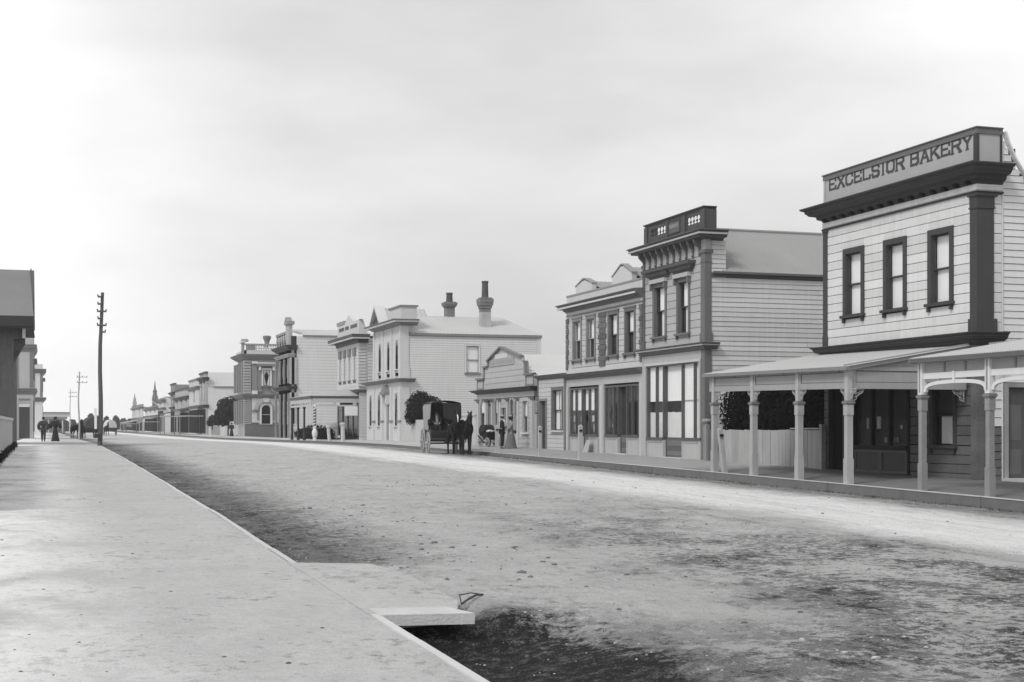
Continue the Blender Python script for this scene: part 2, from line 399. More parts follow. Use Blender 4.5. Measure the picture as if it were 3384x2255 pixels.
def lettering(fr, parent, text, u_left, u_right, z0, z1, m, w=0, stroke=.2, widths=None):
    """painted capitals; u_left is where the reader's left is"""
    sgn = 1 if u_right > u_left else -1; total = sum(widths[i] if widths else 1 for i in range(len(text)))
    L = abs(u_right-u_left)/total; x = 0; h = z1-z0
    for i, ch in enumerate(text):
        cw = (widths[i] if widths else 1)*L
        if ch != ' ':
            mb = MB(); wd = cw*.72; sw = stroke*h; x0 = x+cw*.14; k = 0
            if ch == 'I': wd = 0; x0 = x+cw*.5
            gx = lambda a: x0+a/4*wd
            gz = lambda a: z0+sw/2+a/6*(h-sw)
            for (a, c, d, e) in LET[ch]:
                p = Vector((gx(a), gz(c))); q = Vector((gx(d), gz(e))); dr = (q-p).normalized(); nn = Vector((-dr.y, dr.x))*sw/2*(1 if abs(dr.y) > .5 else .72)
                p = p-dr*sw*.36; q = q+dr*sw*.36
                mb.prism(fr, [(u_left+sgn*v.x, v.y) for v in (p-nn, q-nn, q+nn, p+nn)], w-.004, w+.006+.0012*k); k += 1
            for (a, c) in FEET.get(ch, []):
                p = Vector((gx(a), gz(c)+(-sw*.3 if c < 3 else sw*.3)))
                mb.prism(fr, [(u_left+sgn*vx, vy) for vx, vy in ((p.x-sw*.85, p.y-sw*.2), (p.x+sw*.85, p.y-sw*.2), (p.x+sw*.85, p.y+sw*.2), (p.x-sw*.85, p.y+sw*.2))], w-.004, w+.006+.0012*k); k += 1
            mb.build('letter', m, parent)
        x += cw
def foliage(name, parent, m, lumps, n, size, seed=1, org=None, kind=None, flat=.6):
    """leaf clumps spread through a set of ellipsoid lumps [(centre, radii)]"""
    rn = random.Random(seed); mb = MB(); vol = [l[1][0]*l[1][1]*l[1][2] for l in lumps]; tv = sum(vol)
    for (c, r), vv in zip(lumps, vol):
        for _ in range(int(n*vv/tv)):
            d = Vector((rn.gauss(0, 1), rn.gauss(0, 1), rn.gauss(0, 1))).normalized(); k = rn.random()**.33
            k *= 1+.18*noise.noise(Vector((d.x*2.3+seed, d.y*2.3, d.z*2.3)))+.1*noise.noise(Vector((d.x*7, d.y*7+seed, d.z*7)))
            p = Vector((c[0]+d.x*r[0]*k, c[1]+d.y*r[1]*k, c[2]+d.z*r[2]*k))
            nn = (d+Vector((rn.uniform(-1, 1), rn.uniform(-1, 1), rn.uniform(-1, 1)))*flat).normalized()
            a = nn.cross(Vector((rn.uniform(-1, 1), rn.uniform(-1, 1), rn.uniform(-1, 1)))).normalized(); b = nn.cross(a)
            s = size*rn.uniform(.5, 1.3); k0 = len(mb.v)
            mb.v += [tuple(p-a*s), tuple(p-b*s*.55), tuple(p+a*s), tuple(p+b*s*.55)]; mb.f.append((k0, k0+1, k0+2, k0+3))
    o0 = ORG.get(parent.name, Vector()) if parent else Vector()
    me = uniq_mesh(name, [(a[0]-o0[0], a[1]-o0[1], a[2]-o0[2]) for a in mb.v], mb.f, m)
    o = bpy.data.objects.new(name, me); COL.objects.link(o)
    if parent: o.parent = parent; ORG[o.name] = o0
    return o
# ground height of the kerb tops along the street
GT = [(-60, -.7), (-20, -.42), (10.2, -.23), (18.3, -.13), (26.2, 0), (42.9, .18), (57.3, .32), (67.7, .41), (88.3, .55), (106, .54), (124, .47), (174, .31), (300, .30), (900, .30)]
def G(s):
    if s <= GT[0][0]: return GT[0][1]
    for (a, x), (b, y) in zip(GT[:-1], GT[1:]):
        if s <= b:
            f = (s-a)/(b-a); return x+(y-x)*f
    return GT[-1][1]
def GF(s, t): return G(s)+.022*max(0, min(t-TK, 4.2))      # right hand footpath
# ---------------------------------------------------------------- ground materials
def ground_mat(name, kind):
    m = bpy.data.materials.new(name); m.use_nodes = True; t = m.node_tree; N = t.nodes; L = t.links
    p = N['Principled BSDF']; p.inputs['Roughness'].default_value = .93; p.inputs['Specular IOR Level'].default_value = .15
    def M(op, a, b=0.0, c=None, clamp=False):
        n = N.new('ShaderNodeMath'); n.operation = op; n.use_clamp = clamp
        for i, x in enumerate((a, b, c)):
            if x is None: continue
            if isinstance(x, (int, float)): n.inputs[i].default_value = x
            else: L.new(x, n.inputs[i])
        return n.outputs[0]
    def MR(v, a, b, c=0.0, d=1.0, smooth=True):
        n = N.new('ShaderNodeMapRange'); n.interpolation_type = 'SMOOTHSTEP' if smooth else 'LINEAR'
        L.new(v, n.inputs[0])
        for i, x in enumerate((a, b, c, d)): n.inputs[i+1].default_value = x
        return n.outputs[0]
    g = N.new('ShaderNodeNewGeometry'); sp = N.new('ShaderNodeSeparateXYZ'); L.new(g.outputs['Position'], sp.inputs[0])
    X, Y = sp.outputs[0], sp.outputs[1]
    def noise_(scale, detail=5, rough=.6, stretch=None, off=0):
        mp_ = N.new('ShaderNodeMapping'); mp_.inputs['Scale'].default_value = stretch or (1, 1, 1); mp_.inputs['Location'].default_value = (off, off*.7, 0)
        L.new(g.outputs['Position'], mp_.inputs[0])
        n = N.new('ShaderNodeTexNoise'); n.inputs['Scale'].default_value = scale; n.inputs['Detail'].default_value = detail; n.inputs['Roughness'].default_value = rough
        L.new(mp_.outputs[0], n.inputs['Vector']); return n.outputs[0]
    big = noise_(.22, 4, .6); mid = noise_(1.3, 5, .65, (1, .8, 1)); fine = noise_(7, 6, .8); grit = noise_(48, 3, .7); patch = noise_(.55, 6, .7, (1, .7, 1), 13)
    if kind == 'road':
        wob = M('ADD', X, M('MULTIPLY', M('SUBTRACT', big, .5), 2.6))
        v = M('ADD', .52, M('MULTIPLY', M('SUBTRACT', mid, .5), .30))
        track = M('MULTIPLY', MR(wob, 12.6, 14.4), MR(wob, 18.4, 16.6))            # the worn pale wheel way
        v = M('ADD', v, M('MULTIPLY', track, M('ADD', .30, M('MULTIPLY', M('SUBTRACT', mid, .5), -.15))))
        edge = M('ADD', MR(wob, 17.4, 19.6), M('MULTIPLY', MR(M('ADD', X, M('MULTIPLY', M('ADD', M('SUBTRACT', patch, .5), M('MULTIPLY', M('SUBTRACT', fine, .5), .7)), 3.4)), 6.0, 3.8), 1.7))  # darker weedy gutters
        edge = M('MULTIPLY', edge, M('SUBTRACT', 1.0, M('MULTIPLY', MR(X, 9, 7), M('MULTIPLY', MR(Y, 13.3, 14.2), MR(Y, 19.8, 18.2)))))
        v = M('SUBTRACT', v, M('MULTIPLY', edge, M('ADD', .10, M('MULTIPLY', patch, .22))))
        # trampled grass and horse dirt between the wheel way and the near kerb, thickest close by
        zone = M('MULTIPLY', M('MULTIPLY', MR(wob, 13.6, 11.6), MR(wob, 6.2, 9.0)), MR(Y, 33, 17))
        grass = M('MULTIPLY', zone, MR(M('ADD', patch, M('MULTIPLY', M('SUBTRACT', fine, .5), 1.5)), .40, .60))
        v = M('SUBTRACT', v, M('MULTIPLY', grass, .36))
        z2 = M('MULTIPLY', MR(M('ADD', Y, M('MULTIPLY', M('SUBTRACT', patch, .5), 5)), 13.6, 11.0), MR(wob, 10.5, 6.4))
        d2 = M('MULTIPLY', z2, MR(M('ADD', mid, M('MULTIPLY', M('SUBTRACT', fine, .5), 1.3)), .32, .54))
        v = M('SUBTRACT', v, M('MULTIPLY', d2, .33))
        ditch_dark = M('MULTIPLY', MR(M('ADD', X, M('MULTIPLY', M('SUBTRACT', fine, .5), 2.2)), 5.4, 4.0), MR(Y, 15.0, 13.2))  # road darker in the ditch before the crossing
        v = M('SUBTRACT', v, M('MULTIPLY', ditch_dark, .40))
        hoof = MR(M('ADD', noise_(4.2, 6, .8, (1, .75, 1), 51), M('MULTIPLY', M('SUBTRACT', patch, .5), .5)), .52, .66)   # scuffs and hoof marks
        v = M('SUBTRACT', v, M('MULTIPLY', hoof, M('ADD', .07, M('MULTIPLY', M('SUBTRACT', 1.0, track), .10))))
        hoof2 = MR(noise_(13, 5, .8, None, 77), .55, .68); v = M('SUBTRACT', v, M('MULTIPLY', hoof2, .10))
        rut = M('MULTIPLY', MR(noise_(1.0, 4, .6, (3.2, .07, 1), 21), .52, .60), M('MULTIPLY', MR(X, 11.5, 13.0), MR(X, 20, 18))); v = M('SUBTRACT', v, M('MULTIPLY', rut, .09))   # wheel ruts
        spots = MR(noise_(3.1, 4, .75, (1, .6, 1), 31), .66, .75)
        v = M('SUBTRACT', v, M('MULTIPLY', spots, .16))
        v = M('ADD', v, M('MULTIPLY', M('SUBTRACT', fine, .5), .40)); v = M('ADD', v, M('MULTIPLY', M('SUBTRACT', grit, .5), .40))
        v = M('MAXIMUM', v, M('ADD', .022, M('MULTIPLY', M('MAXIMUM', M('SUBTRACT', M('ADD', fine, M('MULTIPLY', M('SUBTRACT', grit, .5), .6)), .5), 0.0), .75)))
    elif kind == 'path':
        v = M('ADD', .48, M('MULTIPLY', M('SUBTRACT', mid, .5), .18))
        pale = M('MULTIPLY', MR(M('ADD', X, M('MULTIPLY', M('SUBTRACT', big, .5), 1.6)), 1.6, -1.2), MR(patch, .34, .56))   # paler patches towards the wall
        v = M('ADD', v, M('MULTIPLY', pale, .34))
        scf = MR(M('ADD', noise_(5.5, 6, .8, (1, .8, 1), 61), M('MULTIPLY', M('SUBTRACT', patch, .5), .5)), .54, .68); v = M('SUBTRACT', v, M('MULTIPLY', scf, .19))
        st = MR(noise_(2.4, 4, .75, (1, .7, 1), 5), .66, .76); v = M('SUBTRACT', v, M('MULTIPLY', st, .14))
        v = M('ADD', v, M('MULTIPLY', M('SUBTRACT', fine, .5), .24)); v = M('ADD', v, M('MULTIPLY', M('SUBTRACT', grit, .5), .30))
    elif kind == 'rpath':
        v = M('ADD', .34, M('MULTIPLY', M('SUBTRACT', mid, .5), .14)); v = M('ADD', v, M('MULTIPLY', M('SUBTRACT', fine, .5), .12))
        v = M('SUBTRACT', v, M('MULTIPLY', MR(Y, 47, 42), .14))  # shade under the verandah put into the path's colour
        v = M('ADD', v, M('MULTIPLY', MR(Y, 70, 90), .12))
    else:
        v = M('ADD', .17, M('MULTIPLY', M('SUBTRACT', mid, .5), .16)); v = M('ADD', v, M('MULTIPLY', M('SUBTRACT', big, .5), .12))
    c = N.new('ShaderNodeCombineColor')
    for i in range(3): L.new(v, c.inputs[i])
    L.new(c.outputs[0], p.inputs['Base Color'])
    b = N.new('ShaderNodeBump'); b.inputs['Strength'].default_value = .9; b.inputs['Distance'].default_value = .06 if kind == 'road' else .02
    L.new(M('ADD', M('ADD', fine, M('MULTIPLY', grit, .5)), mid), b.inputs['Height']); L.new(b.outputs[0], p.inputs['Normal'])
    MATS[name] = m
    return m
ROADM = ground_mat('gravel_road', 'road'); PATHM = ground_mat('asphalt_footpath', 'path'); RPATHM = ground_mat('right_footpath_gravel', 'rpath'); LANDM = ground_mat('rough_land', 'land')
KERBM = mat('timber_kerb', .17, .9, .22, 7, streak=.1, rand=.08, bump=.3)
KERBL = mat('pale_kerb_edge', .58, .85, .12, 9, rand=.06, bump=.2)
def smooth(a, b, x):
    f = max(0, min(1, (x-a)/(b-a))); return f*f*(3-2*f)
def road_z(t, s):
    g = G(s); z = g-.16+.13*math.sin(math.pi*(t-TL)/(TK-TL))
    hr = .25-.08*smooth(45, 65, s)
    z = z*smooth(0, 2.6, TK-t)+(g-hr)*(1-smooth(0, 2.6, TK-t))
    lz = g-.17; k = smooth(0, 1.9, t-TL); z = z*k+lz*(1-k)
    ditch = smooth(14.2, 13.5, s)*smooth(5.6, 3.7, t); z -= .24*ditch
    ramp = smooth(13.1, 13.9, s)*smooth(19.6, 17.6, s)*smooth(8.5, 4.6, t); z = z*(1-ramp)+(g-.02-.1*smooth(4.35, 4.1, t))*ramp
    if s < 90:
        a = noise.fractal(Vector((t*.9, s*.8, 1.3)), 1.0, 2.0, 4)*.024+noise.noise(Vector((t*6, s*5, 4)))*.014*(1 if s < 35 else .4)
        a += noise.noise(Vector((t*2.6, s*2.2, 9)))*.018
        z += a*smooth(0, .4, min(t-TL, TK-t)+.12)*(1-.75*smooth(13.2, 14, s)*smooth(19, 18, s)*smooth(6, 4.6, t))
    return z
def svals(a, b, f, mn):
    r = [a]
    while r[-1] < b: r.append(r[-1]+max(mn, abs(r[-1])*f))
    r[-1] = b; return r
def grid(name, ts, ss, zf, m, smooth_=True):
    vs = [(t, s, zf(t, s)) for s in ss for t in ts]; n = len(ts)
    fs = [(i*n+j, i*n+j+1, (i+1)*n+j+1, (i+1)*n+j) for i in range(len(ss)-1) for j in range(n-1)]
    me = uniq_mesh(name, vs, fs, m, smooth_); o = bpy.data.objects.new(name, me); COL.objects.link(o); return struct(o)
ss = [-14, -10, -6, -3, 0, 2, 3.5]+svals(4.2, 900, .0085, .075)
grid('road', [TL+(TK-TL)*i/150 for i in range(151)], ss, road_z, ROADM)
sp = [-14, -8, -3, 0, 2]+svals(3.5, 900, .012, .12)
def lp_z(t, s): return G(s)+.02*(TL-t)*.5+noise.noise(Vector((t*1.1, s*.9, 3)))*.012+noise.noise(Vector((t*4, s*4, 7)))*.004
grid('footpath_left', [TW-.4+(TL-.09-TW+.4)*i/34 for i in range(35)], sp, lp_z, PATHM)
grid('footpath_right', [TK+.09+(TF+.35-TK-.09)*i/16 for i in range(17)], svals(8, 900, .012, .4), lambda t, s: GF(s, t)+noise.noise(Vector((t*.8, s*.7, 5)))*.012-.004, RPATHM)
def land_z(t, s):
    if -2.0 <= t <= 24.8: return G(s)-.7
    return G(s)-.02 if abs(t) < 90 else G(s)-.1
ts = [-900, -400, -120, -40, -12, -2.15, -1.95, 10, 24.75, 24.9, 40, 80, 160, 400, 900]
grid('ground', ts, [-300, -60, -20, 0, 20, 40, 60, 80, 100, 125, 150, 180, 220, 300, 400, 600, 900, 1500], land_z, LANDM, False)
# timber kerb on the right, laid in long boards; thin pale edging on the left
kr = thing('kerb', (TK, 10, 0), 'x', 'x'); del kr['label'], kr['category']; kr['kind'] = 'structure'
s = 9.0
while s < 330:
    L_ = random.uniform(3.3, 4.2) if s < 110 else 14
    e = s+L_; h = .42; d = random.uniform(-.012, .012); mb = MB(); za, zb = G(s), G(e)
    x0, x1 = TK-.02+d, TK+.10
    mb.hexa([(x0, s, za-h), (x1, s, za-h), (x1, e-.012, zb-h), (x0, e-.012, zb-h), (x0+.01, s, za+.004), (x1, s, za+.004), (x1, e-.012, zb+.004), (x0+.01, e-.012, zb+.004)])
    k = mb.build('kerb_board', KERBM, kr)
    mb = MB(); mb.hexa([(x0-.006, s, za+.005), (x1+.02, s, za+.005), (x1+.02, e-.012, zb+.005), (x0-.006, e-.012, zb+.005), (x0-.006, s, za+.03), (x1+.02, s, za+.022), (x1+.02, e-.012, zb+.022), (x0-.006, e-.012, zb+.03)]); mb.build('kerb_lit_edge', KERBL, k)  # pale strip added for the light on the kerb's top edge
    s = e
kl = thing('kerb', (TL, 3, 0), 'x', 'x'); del kl['label'], kl['category']; kl['kind'] = 'structure'
s = 2.0
while s < 260:
    L_ = random.uniform(2.2, 3.4) if s < 70 else 9
    e = s+L_; d = random.uniform(-.016, .016); mb = MB(); za, zb = G(s), G(e)
    mb.hexa([(TL-.085+d, s, za-.6), (TL+d, s, za-.6), (TL+d, e-.01, zb-.6), (TL-.085+d, e-.01, zb-.6), (TL-.085+d, s, za+.016), (TL+d, s, za+.01), (TL+d, e-.01, zb+.01), (TL-.085+d, e-.01, zb+.016)])
    if not (s > 13.3 and e < 19.2 or s < 13.6 < e or s < 18.3 < e): mb.build('kerb_stone', KERBL, kl)
    else:
        for (p_, q_) in ((s, min(e, 13.6)), (max(s, 18.4), e)):
            if q_-p_ > .1:
                mb = MB(); za, zb = G(p_), G(q_); mb.hexa([(TL-.085+d, p_, za-.6), (TL+d, p_, za-.6), (TL+d, q_-.01, zb-.6), (TL-.085+d, q_-.01, zb-.6), (TL-.085+d, p_, za+.016), (TL+d, p_, za+.01), (TL+d, q_-.01, zb+.01), (TL-.085+d, q_-.01, zb+.016)]); mb.build('kerb_stone', KERBL, kl)
    s = e
# footway crossing over the gutter
cr = MB(); n0 = 0
pts = [(TL-.1, 13.5), (TL-.1, 18.5), (4.02, 18.15), (4.2, 17.0), (4.12, 14.4), (3.95, 13.8)]
g0 = lambda s: G(s)+.012
n = len(pts); cr.v = [(t, s, g0(s)-.012*max(0, t-TL)) for t, s in pts]+[(t, s, g0(s)-.15) for t, s in pts]
cr.f = [tuple(range(n)), tuple(range(2*n-1, n-1, -1))]+[(i, n+i, n+(i+1) % n, (i+1) % n) for i in range(n)]
struct(cr.build('footway_crossing', PATHM))
cb = MB(); zc = G(13.6)
cb.hexa([(TL-.03, 13.42, zc-.085), (4.0, 13.36, zc-.095), (3.86, 13.95, zc-.09), (TL-.03, 13.98, zc-.09), (TL-.03, 13.42, zc+.022), (4.0, 13.36, zc+.012), (3.86, 13.95, zc+.014), (TL-.03, 13.98, zc+.022)])
struct(cb.build('crossing_edge_slab', mat('worn_concrete', .55, .9, .28, 7, streak=.1, bump=.5)))
# loose stones and clods on the road
def rocks(name, m, n, area, smin, smax, seed, zf):
    rn = random.Random(seed); mb = MB()
    for _ in range(n):
        t, s = area(rn); z = zf(t, s); r = rn.uniform(smin, smax)*(rn.random()**1.5*.8+.35)
        k0 = len(mb.v); a0 = rn.random()*6.3; st = rn.uniform(.6, 1.5)
        for (rr, zz) in ((1, -.2), (.85, .35)):
            for j in range(5):
                a = a0+j*1.2566; q = rn.uniform(.75, 1.2)
                mb.v.append((t+r*rr*q*math.cos(a)*st, s+r*rr*q*math.sin(a), z+r*zz*rn.uniform(.8, 1.2)))
        mb.v.append((t, s, z+r*.62))
        mb.f += [(k0+j, k0+(j+1) % 5, k0+5+(j+1) % 5, k0+5+j) for j in range(5)]+[(k0+5+j, k0+5+(j+1) % 5, k0+10) for j in range(5)]
    o = mb.build(name, m); return o
def ar_road(rn):
    s = 6+38*rn.random()**1.7; return (rn.uniform(TL+.1, TK-.3), s)
o = rocks('loose_gravel', mat('gravel_stone', .46, .9, .3, 20, rand=0), 3600, ar_road, .010, .021, 3, road_z)
tag(o, 'loose gravel scattered over the road surface', 'gravel', kind='stuff')
o = rocks('dirt_clods', mat('dark_clod', .16, .95, .3, 20), 420, lambda rn: (rn.uniform(TL+.3, 12.5) if rn.random() < .75 else rn.uniform(12, TK-.2), 7+34*rn.random()**1.4), .015, .04, 5, road_z)
tag(o, 'dark clods of dirt and dung lying on the road', 'dirt', kind='stuff')
o = rocks('pale_stones', mat('pale_stone', .48, .9, .2, 20), 60, lambda rn: (TL+.4+3.5*rn.random()**1.5, 7.0+6*rn.random()), .012, .03, 8, road_z)
tag(o, 'pale stones lying in the dark gutter and nearby road', 'stones', kind='stuff')
o = rocks('gutter_clods', mat('dark_clod', .16), 150, lambda rn: (TL+.15+3.6*rn.random()**1.3, rn.uniform(16, 30)), .02, .055, 15, road_z)
tag(o, 'dark clods gathered along the left gutter beyond the crossing', 'dirt', kind='stuff')
o = rocks('path_litter', mat('dark_litter', .10, .9, .4, 20), 170, lambda rn: (rn.uniform(TW+.3, TL-.2), 6.2+26*rn.random()**1.3), .008, .028, 17, lambda t, s: lp_z(t, s)-.004)
tag(o, 'small dark bits of dirt and leaves on the left footpath', 'litter', kind='stuff')
GRASSM = mat('dark_weeds', .05, .9, .4, 9)
def tufts(name, n, area, seed, h, zf, label):
    rn = random.Random(seed); mb = MB()
    for _ in range(n):
        t, s = area(rn); z = zf(t, s)-.01
        for _b in range(7):
            a = rn.random()*6.28; l = h*rn.uniform(.4, 1.2); x = t+rn.gauss(0, .03); y = s+rn.gauss(0, .03); k0 = len(mb.v)
            dx, dy = math.cos(a), math.sin(a); wd = .006
            mb.v += [(x-dy*wd, y+dx*wd, z), (x+dy*wd, y-dx*wd, z), (x+dx*l*.7, y+dy*l*.7, z+l)]
            mb.f.append((k0, k0+1, k0+2))
    o = mb.build(name, GRASSM); return tag(o, label, 'weeds', kind='stuff')
def ar_g(rn):
    while True:
        s = 7+24*rn.random()**1.2; t = rn.uniform(4, 13.5)
        if 12.8 < s < 20 and t < 9: continue
        dens = noise.noise(Vector((t*.55*1.0, s*.45, 2)))+.25
        if rn.random() < dens: return t, s
tufts('road_weeds', 1300, ar_g, 4, .02, road_z, 'short trampled weeds in patches on the near side of the road')
tufts('kerb_weeds', 500, lambda rn: (TL+abs(rn.gauss(.12, .12)), rn.uniform(19.5, 60)), 6, .06, road_z, 'weeds along the left kerb edge')
tufts('kerb_weeds', 420, lambda rn: (TK-.04-abs(rn.gauss(.05, .09)), rn.uniform(22, 70)), 7, .07, road_z, 'weeds at the foot of the timber kerb on the right')
# litter by the crossing: bent strips of iron hoop
hz = G(14.5)
mb = MB(); mb.tube([(4.12, 14.25, hz-.02), (4.25, 14.45, hz+.0), (4.42, 14.7, hz+.015), (4.55, 14.9, hz-.01)], .012, 6)
mb.tube([(4.12, 14.25, hz-.02), (4.2, 14.6, hz+.03), (4.4, 14.85, hz+.02), (4.55, 14.9, hz-.01)], .007, 6)
tag(mb.build('broken_stick', mat('old_iron', .06, .8, .2)), 'dark bent stick lying beside the pale gutter crossing', 'stick')
# ================================================================ the bakery on the right
fr = FX(TF); sr = sF(3229); sl = sF(2724); fy = FY(sr); gb = GF(sr, TF)
b = thing('bakery', (TF, sr, gb), 'two storey pale boarded bakery with dark brown trim and a long lettered parapet', 'shop')
D_ = 11.0; ZT = zF(3229, 418); zcor = 1.65+(HY-528)*38.7/FPX
def zz(x, y): return zF(2500+.5101*x, 380+.5101*y)
zcb = zz(1430, 447); zfr = zz(1430, 497); zm1 = zz(1430, 1407)-.0; zm0 = zm1-.36
TP = 25.4*1.0*1.0
TP = tAt(3312, sr)
mb = MB(); mb.box(TF+.21, TP+.6, sr+.21, sl-.21, gb-.7, ZT-.5); mb.box(TP+.6, TF+D_, sr+.21, sl-.21, gb-.7, 6.2); mb.build('wall', WALLCORE, b)
z_low = gb+.05
ops = []
wins = []
for (xl, xr, yt, yb) in ((565, 700, 835, 1290), (826, 975, 775, 1258), (1114, 1278, 712, 1218)):
    a, c = sF(2500+.5101*xr), sF(2500+.5101*xl); zt = zz(xr, yt); zb = zz(xr, yb-10); wins.append((a+.17, c-.17, zb, zt-.2))
zt_ = sum(w_[3] for w_ in wins)/3; zb_ = sum(w_[2] for w_ in wins)/3
for a, c, _, _ in wins:
    window(b, fr, a, c, zb_, zt_, tw=.17, trim=TRIM, upper=CLOTH, lower=CLOTH, split=.5, rec=.08)
    ops.append((a-.16, c+.16, zb_-.1, zt_+.17))
boards(fr, b, CREAM, sr+.02, sl, zm1+.02, zfr, .285, ops, 'rust', gap=.015, maxlen=3.2)
# ground floor front: boards, a dark entry, the shop window and a sash window with a small curtain
z2 = lambda x, y: zF(2300+.4607*x, 1080+.4607*y); s2 = lambda x: sF(2300+.4607*x)
door = (s2(1062), s2(948)); shop = (s2(1535), s2(1128)); win = (s2(1850), s2(1700))
ztop = z2(1700, 560)+.1
opsg = [(door[0], door[1], -1, 3.0), (shop[0], shop[1], -1, 3.05), (win[0]-.14, win[1]+.14, 1.02, 2.95)]
LOWGREY = mat('grey_low_board', .13, .8, .2, 4, streak=.1, rand=.06)  # grey boards along the foot of the front and side walls
BKG = mat('shaded_verandah_board', .11, .8, .6, 3, streak=.14, rand=.06)  # cream boards darkened in colour to deepen the shade under the verandah
boards(fr, b, LOWGREY, sr+.02, sl, gb-.1, gb+.95, .285, opsg, 'rust', gap=.015)
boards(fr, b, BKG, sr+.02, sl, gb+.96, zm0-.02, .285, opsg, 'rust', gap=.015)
window(b, fr, win[0], win[1], 1.12, 2.83, tw=.13, trim=TRIM, sm=mat('black_sash', .03), upper=None, lower=CURT, split=.5, lblind=.8)
mb = MB(); mb.fb(fr, door[0], door[1], -.9, -.19, gb-.1, 3.0); 
e = MB(); e.fb(fr, door[0], door[0]+.07, -.18, .02, gb, 2.98); e.fb(fr, door[1]-.07, door[1], -.18, .02, gb, 2.98); e.fb(fr, door[0], door[1], -.18, .02, 2.99, 3.1)
dd = e.build('door', TRIM, b); e = MB(); e.fb(fr, door[0]+.07, door[1]-.07, -.17, -.13, gb+.02, 2.97); e.build('door_leaf', DARK, dd)
# shop window with thin mullions over a panelled stall riser
sh = MB(); mt = mat('dark_shop_timber', .02, .6, .15, spec=.1)
sh.fb(fr, shop[0], shop[0]+.1, -.19, .05, gb, 3.05); sh.fb(fr, shop[1]-.1, shop[1], -.19, .05, gb, 3.05); sh.fb(fr, shop[0]+.1, shop[1]-.1, -.19, .05, 2.93, 3.05)
sh.fb(fr, shop[0]+.1, shop[1]-.1, -.19, .09, gb+.78, gb+.9)
so_ = sh.build('shop_window', mt, b); L_ = (shop[1]-shop[0]-.2)/3
for k in range(1, 3):
    e = MB(); x = shop[0]+.1+L_*k; e.fb(fr, x-.04, x+.04, -.12, .03, gb+.9, 2.93); e.build('mullion', mt, so_)
for k in range(3):
    x = shop[0]+.1+L_*k; e = MB(); e.fb(fr, x+.04, x+L_-.04, -.04, -.036, gb+.9, 2.93); e.build('pane', GLASS, so_)
for k in range(2):
    x = shop[0]+.1+(shop[1]-shop[0]-.2)/2*k; flat_panel(fr, b, 'stall_riser_panel', mat('brown_riser', .07, .6, .15), x+.01, x+(shop[1]-shop[0]-.2)/2-.01, gb+.05, gb+.77, 0, .04, .08, mat('worn_riser_rim', .13, .7, .2))
rn = random.Random(5)
for k in range(7):                               # goods on show behind the glass
    x = rn.uniform(shop[0]+.3, shop[1]-.3); zq = gb+1.0+rn.choice([0, .42]); e = MB(); ww = rn.uniform(.1, .22)
    e.fb(fr, x-ww/2, x+ww/2, -.16, -.13, zq, zq+rn.uniform(.12, .4)); e.build('display_card', mat('shop_goods', .3, .8, .3, rand=.8), so_)
# mouldings, cornice and parapet
pth = lambda o=0: [(TP-.003, sl+o), (TF, sl+o), (TF, sr), (TP, sr)]
MB().sweep(pth(), cornice_prof(zm0, zm1, .36)).build('string_moulding', TRIM, b)
MB().sweep(pth(), cornice_prof(zcb+.02, zcor, .60)).build('cornice', TRIM, b)
MB().sweep(pth(), [(-.05, zfr+.02), (.02, zfr+.02), (.05, zfr+.06), (.05, zcb), (-.05, zcb)]).build('frieze', CREAM, b)
MB().sweep(pth(), [(-.05, zfr-.03), (.05, zfr-.03), (.08, zfr+.0), (.08, zfr+.018), (-.05, zfr+.018)]).build('picture_mould', TRIM, b)
for k in range(15):                              # small brackets under the cornice
    x = sr+.25+(sl-sr-.5)*k/14; e = MB(); e.fb(fr, x-.06, x+.06, .041, .2, zcb+.02, zcb+.12); e.build('bracket', mat('black_bracket_paint', .02, .8, .1, spec=.05), b)
SIGNM = mat('sign_board_paint', .43, .75, .08, 3, streak=.05)
LETM = mat('faded_black_lettering', .075, .8, .2)
pz0 = zcor-.1
mb = MB(); mb.box(TF, TP, sr, sl, pz0, ZT-.1)
mb.build('parapet_sign', SIGNM, b)
MB().sweep([(TP, sl), (TF, sl), (TF, sr), (TP, sr)], [(-.02, ZT-.19), (.035, ZT-.19), (.035, ZT-.035), (.07, ZT-.03), (.07, ZT), (-.02, ZT+.01)]).build('parapet_cap', mat('brown_cap_paint', .15, .6, .12), b)
e = MB(); e.box(TF-.03, TF+.05, sr-.028, sr+.13, pz0, ZT-.19); e.build('corner_strip', TRIM, b); e = MB(); e.fb(fy, TP-.08, TP, 0, .028, pz0, ZT-.19); e.build('corner_strip', TRIM, b)
e = MB(); e.fb(fr, sl-.1, sl, .0, .03, pz0, ZT-.19); e.build('corner_strip', SIGNM, b)
lz = lambda x, y: zF(2700+x/4.278, 430+y/4.278)
wd = [1 if c not in 'I ' else .62 for c in 'EXCELSIOR BAKERY']; wd[9] = .5
lettering(fr, b, 'EXCELSIOR BAKERY', sF(2700+165/4.278), sF(2700+2205/4.278), lz(215, 860)-.0, lz(215, 672), LETM, .0, .215, wd)
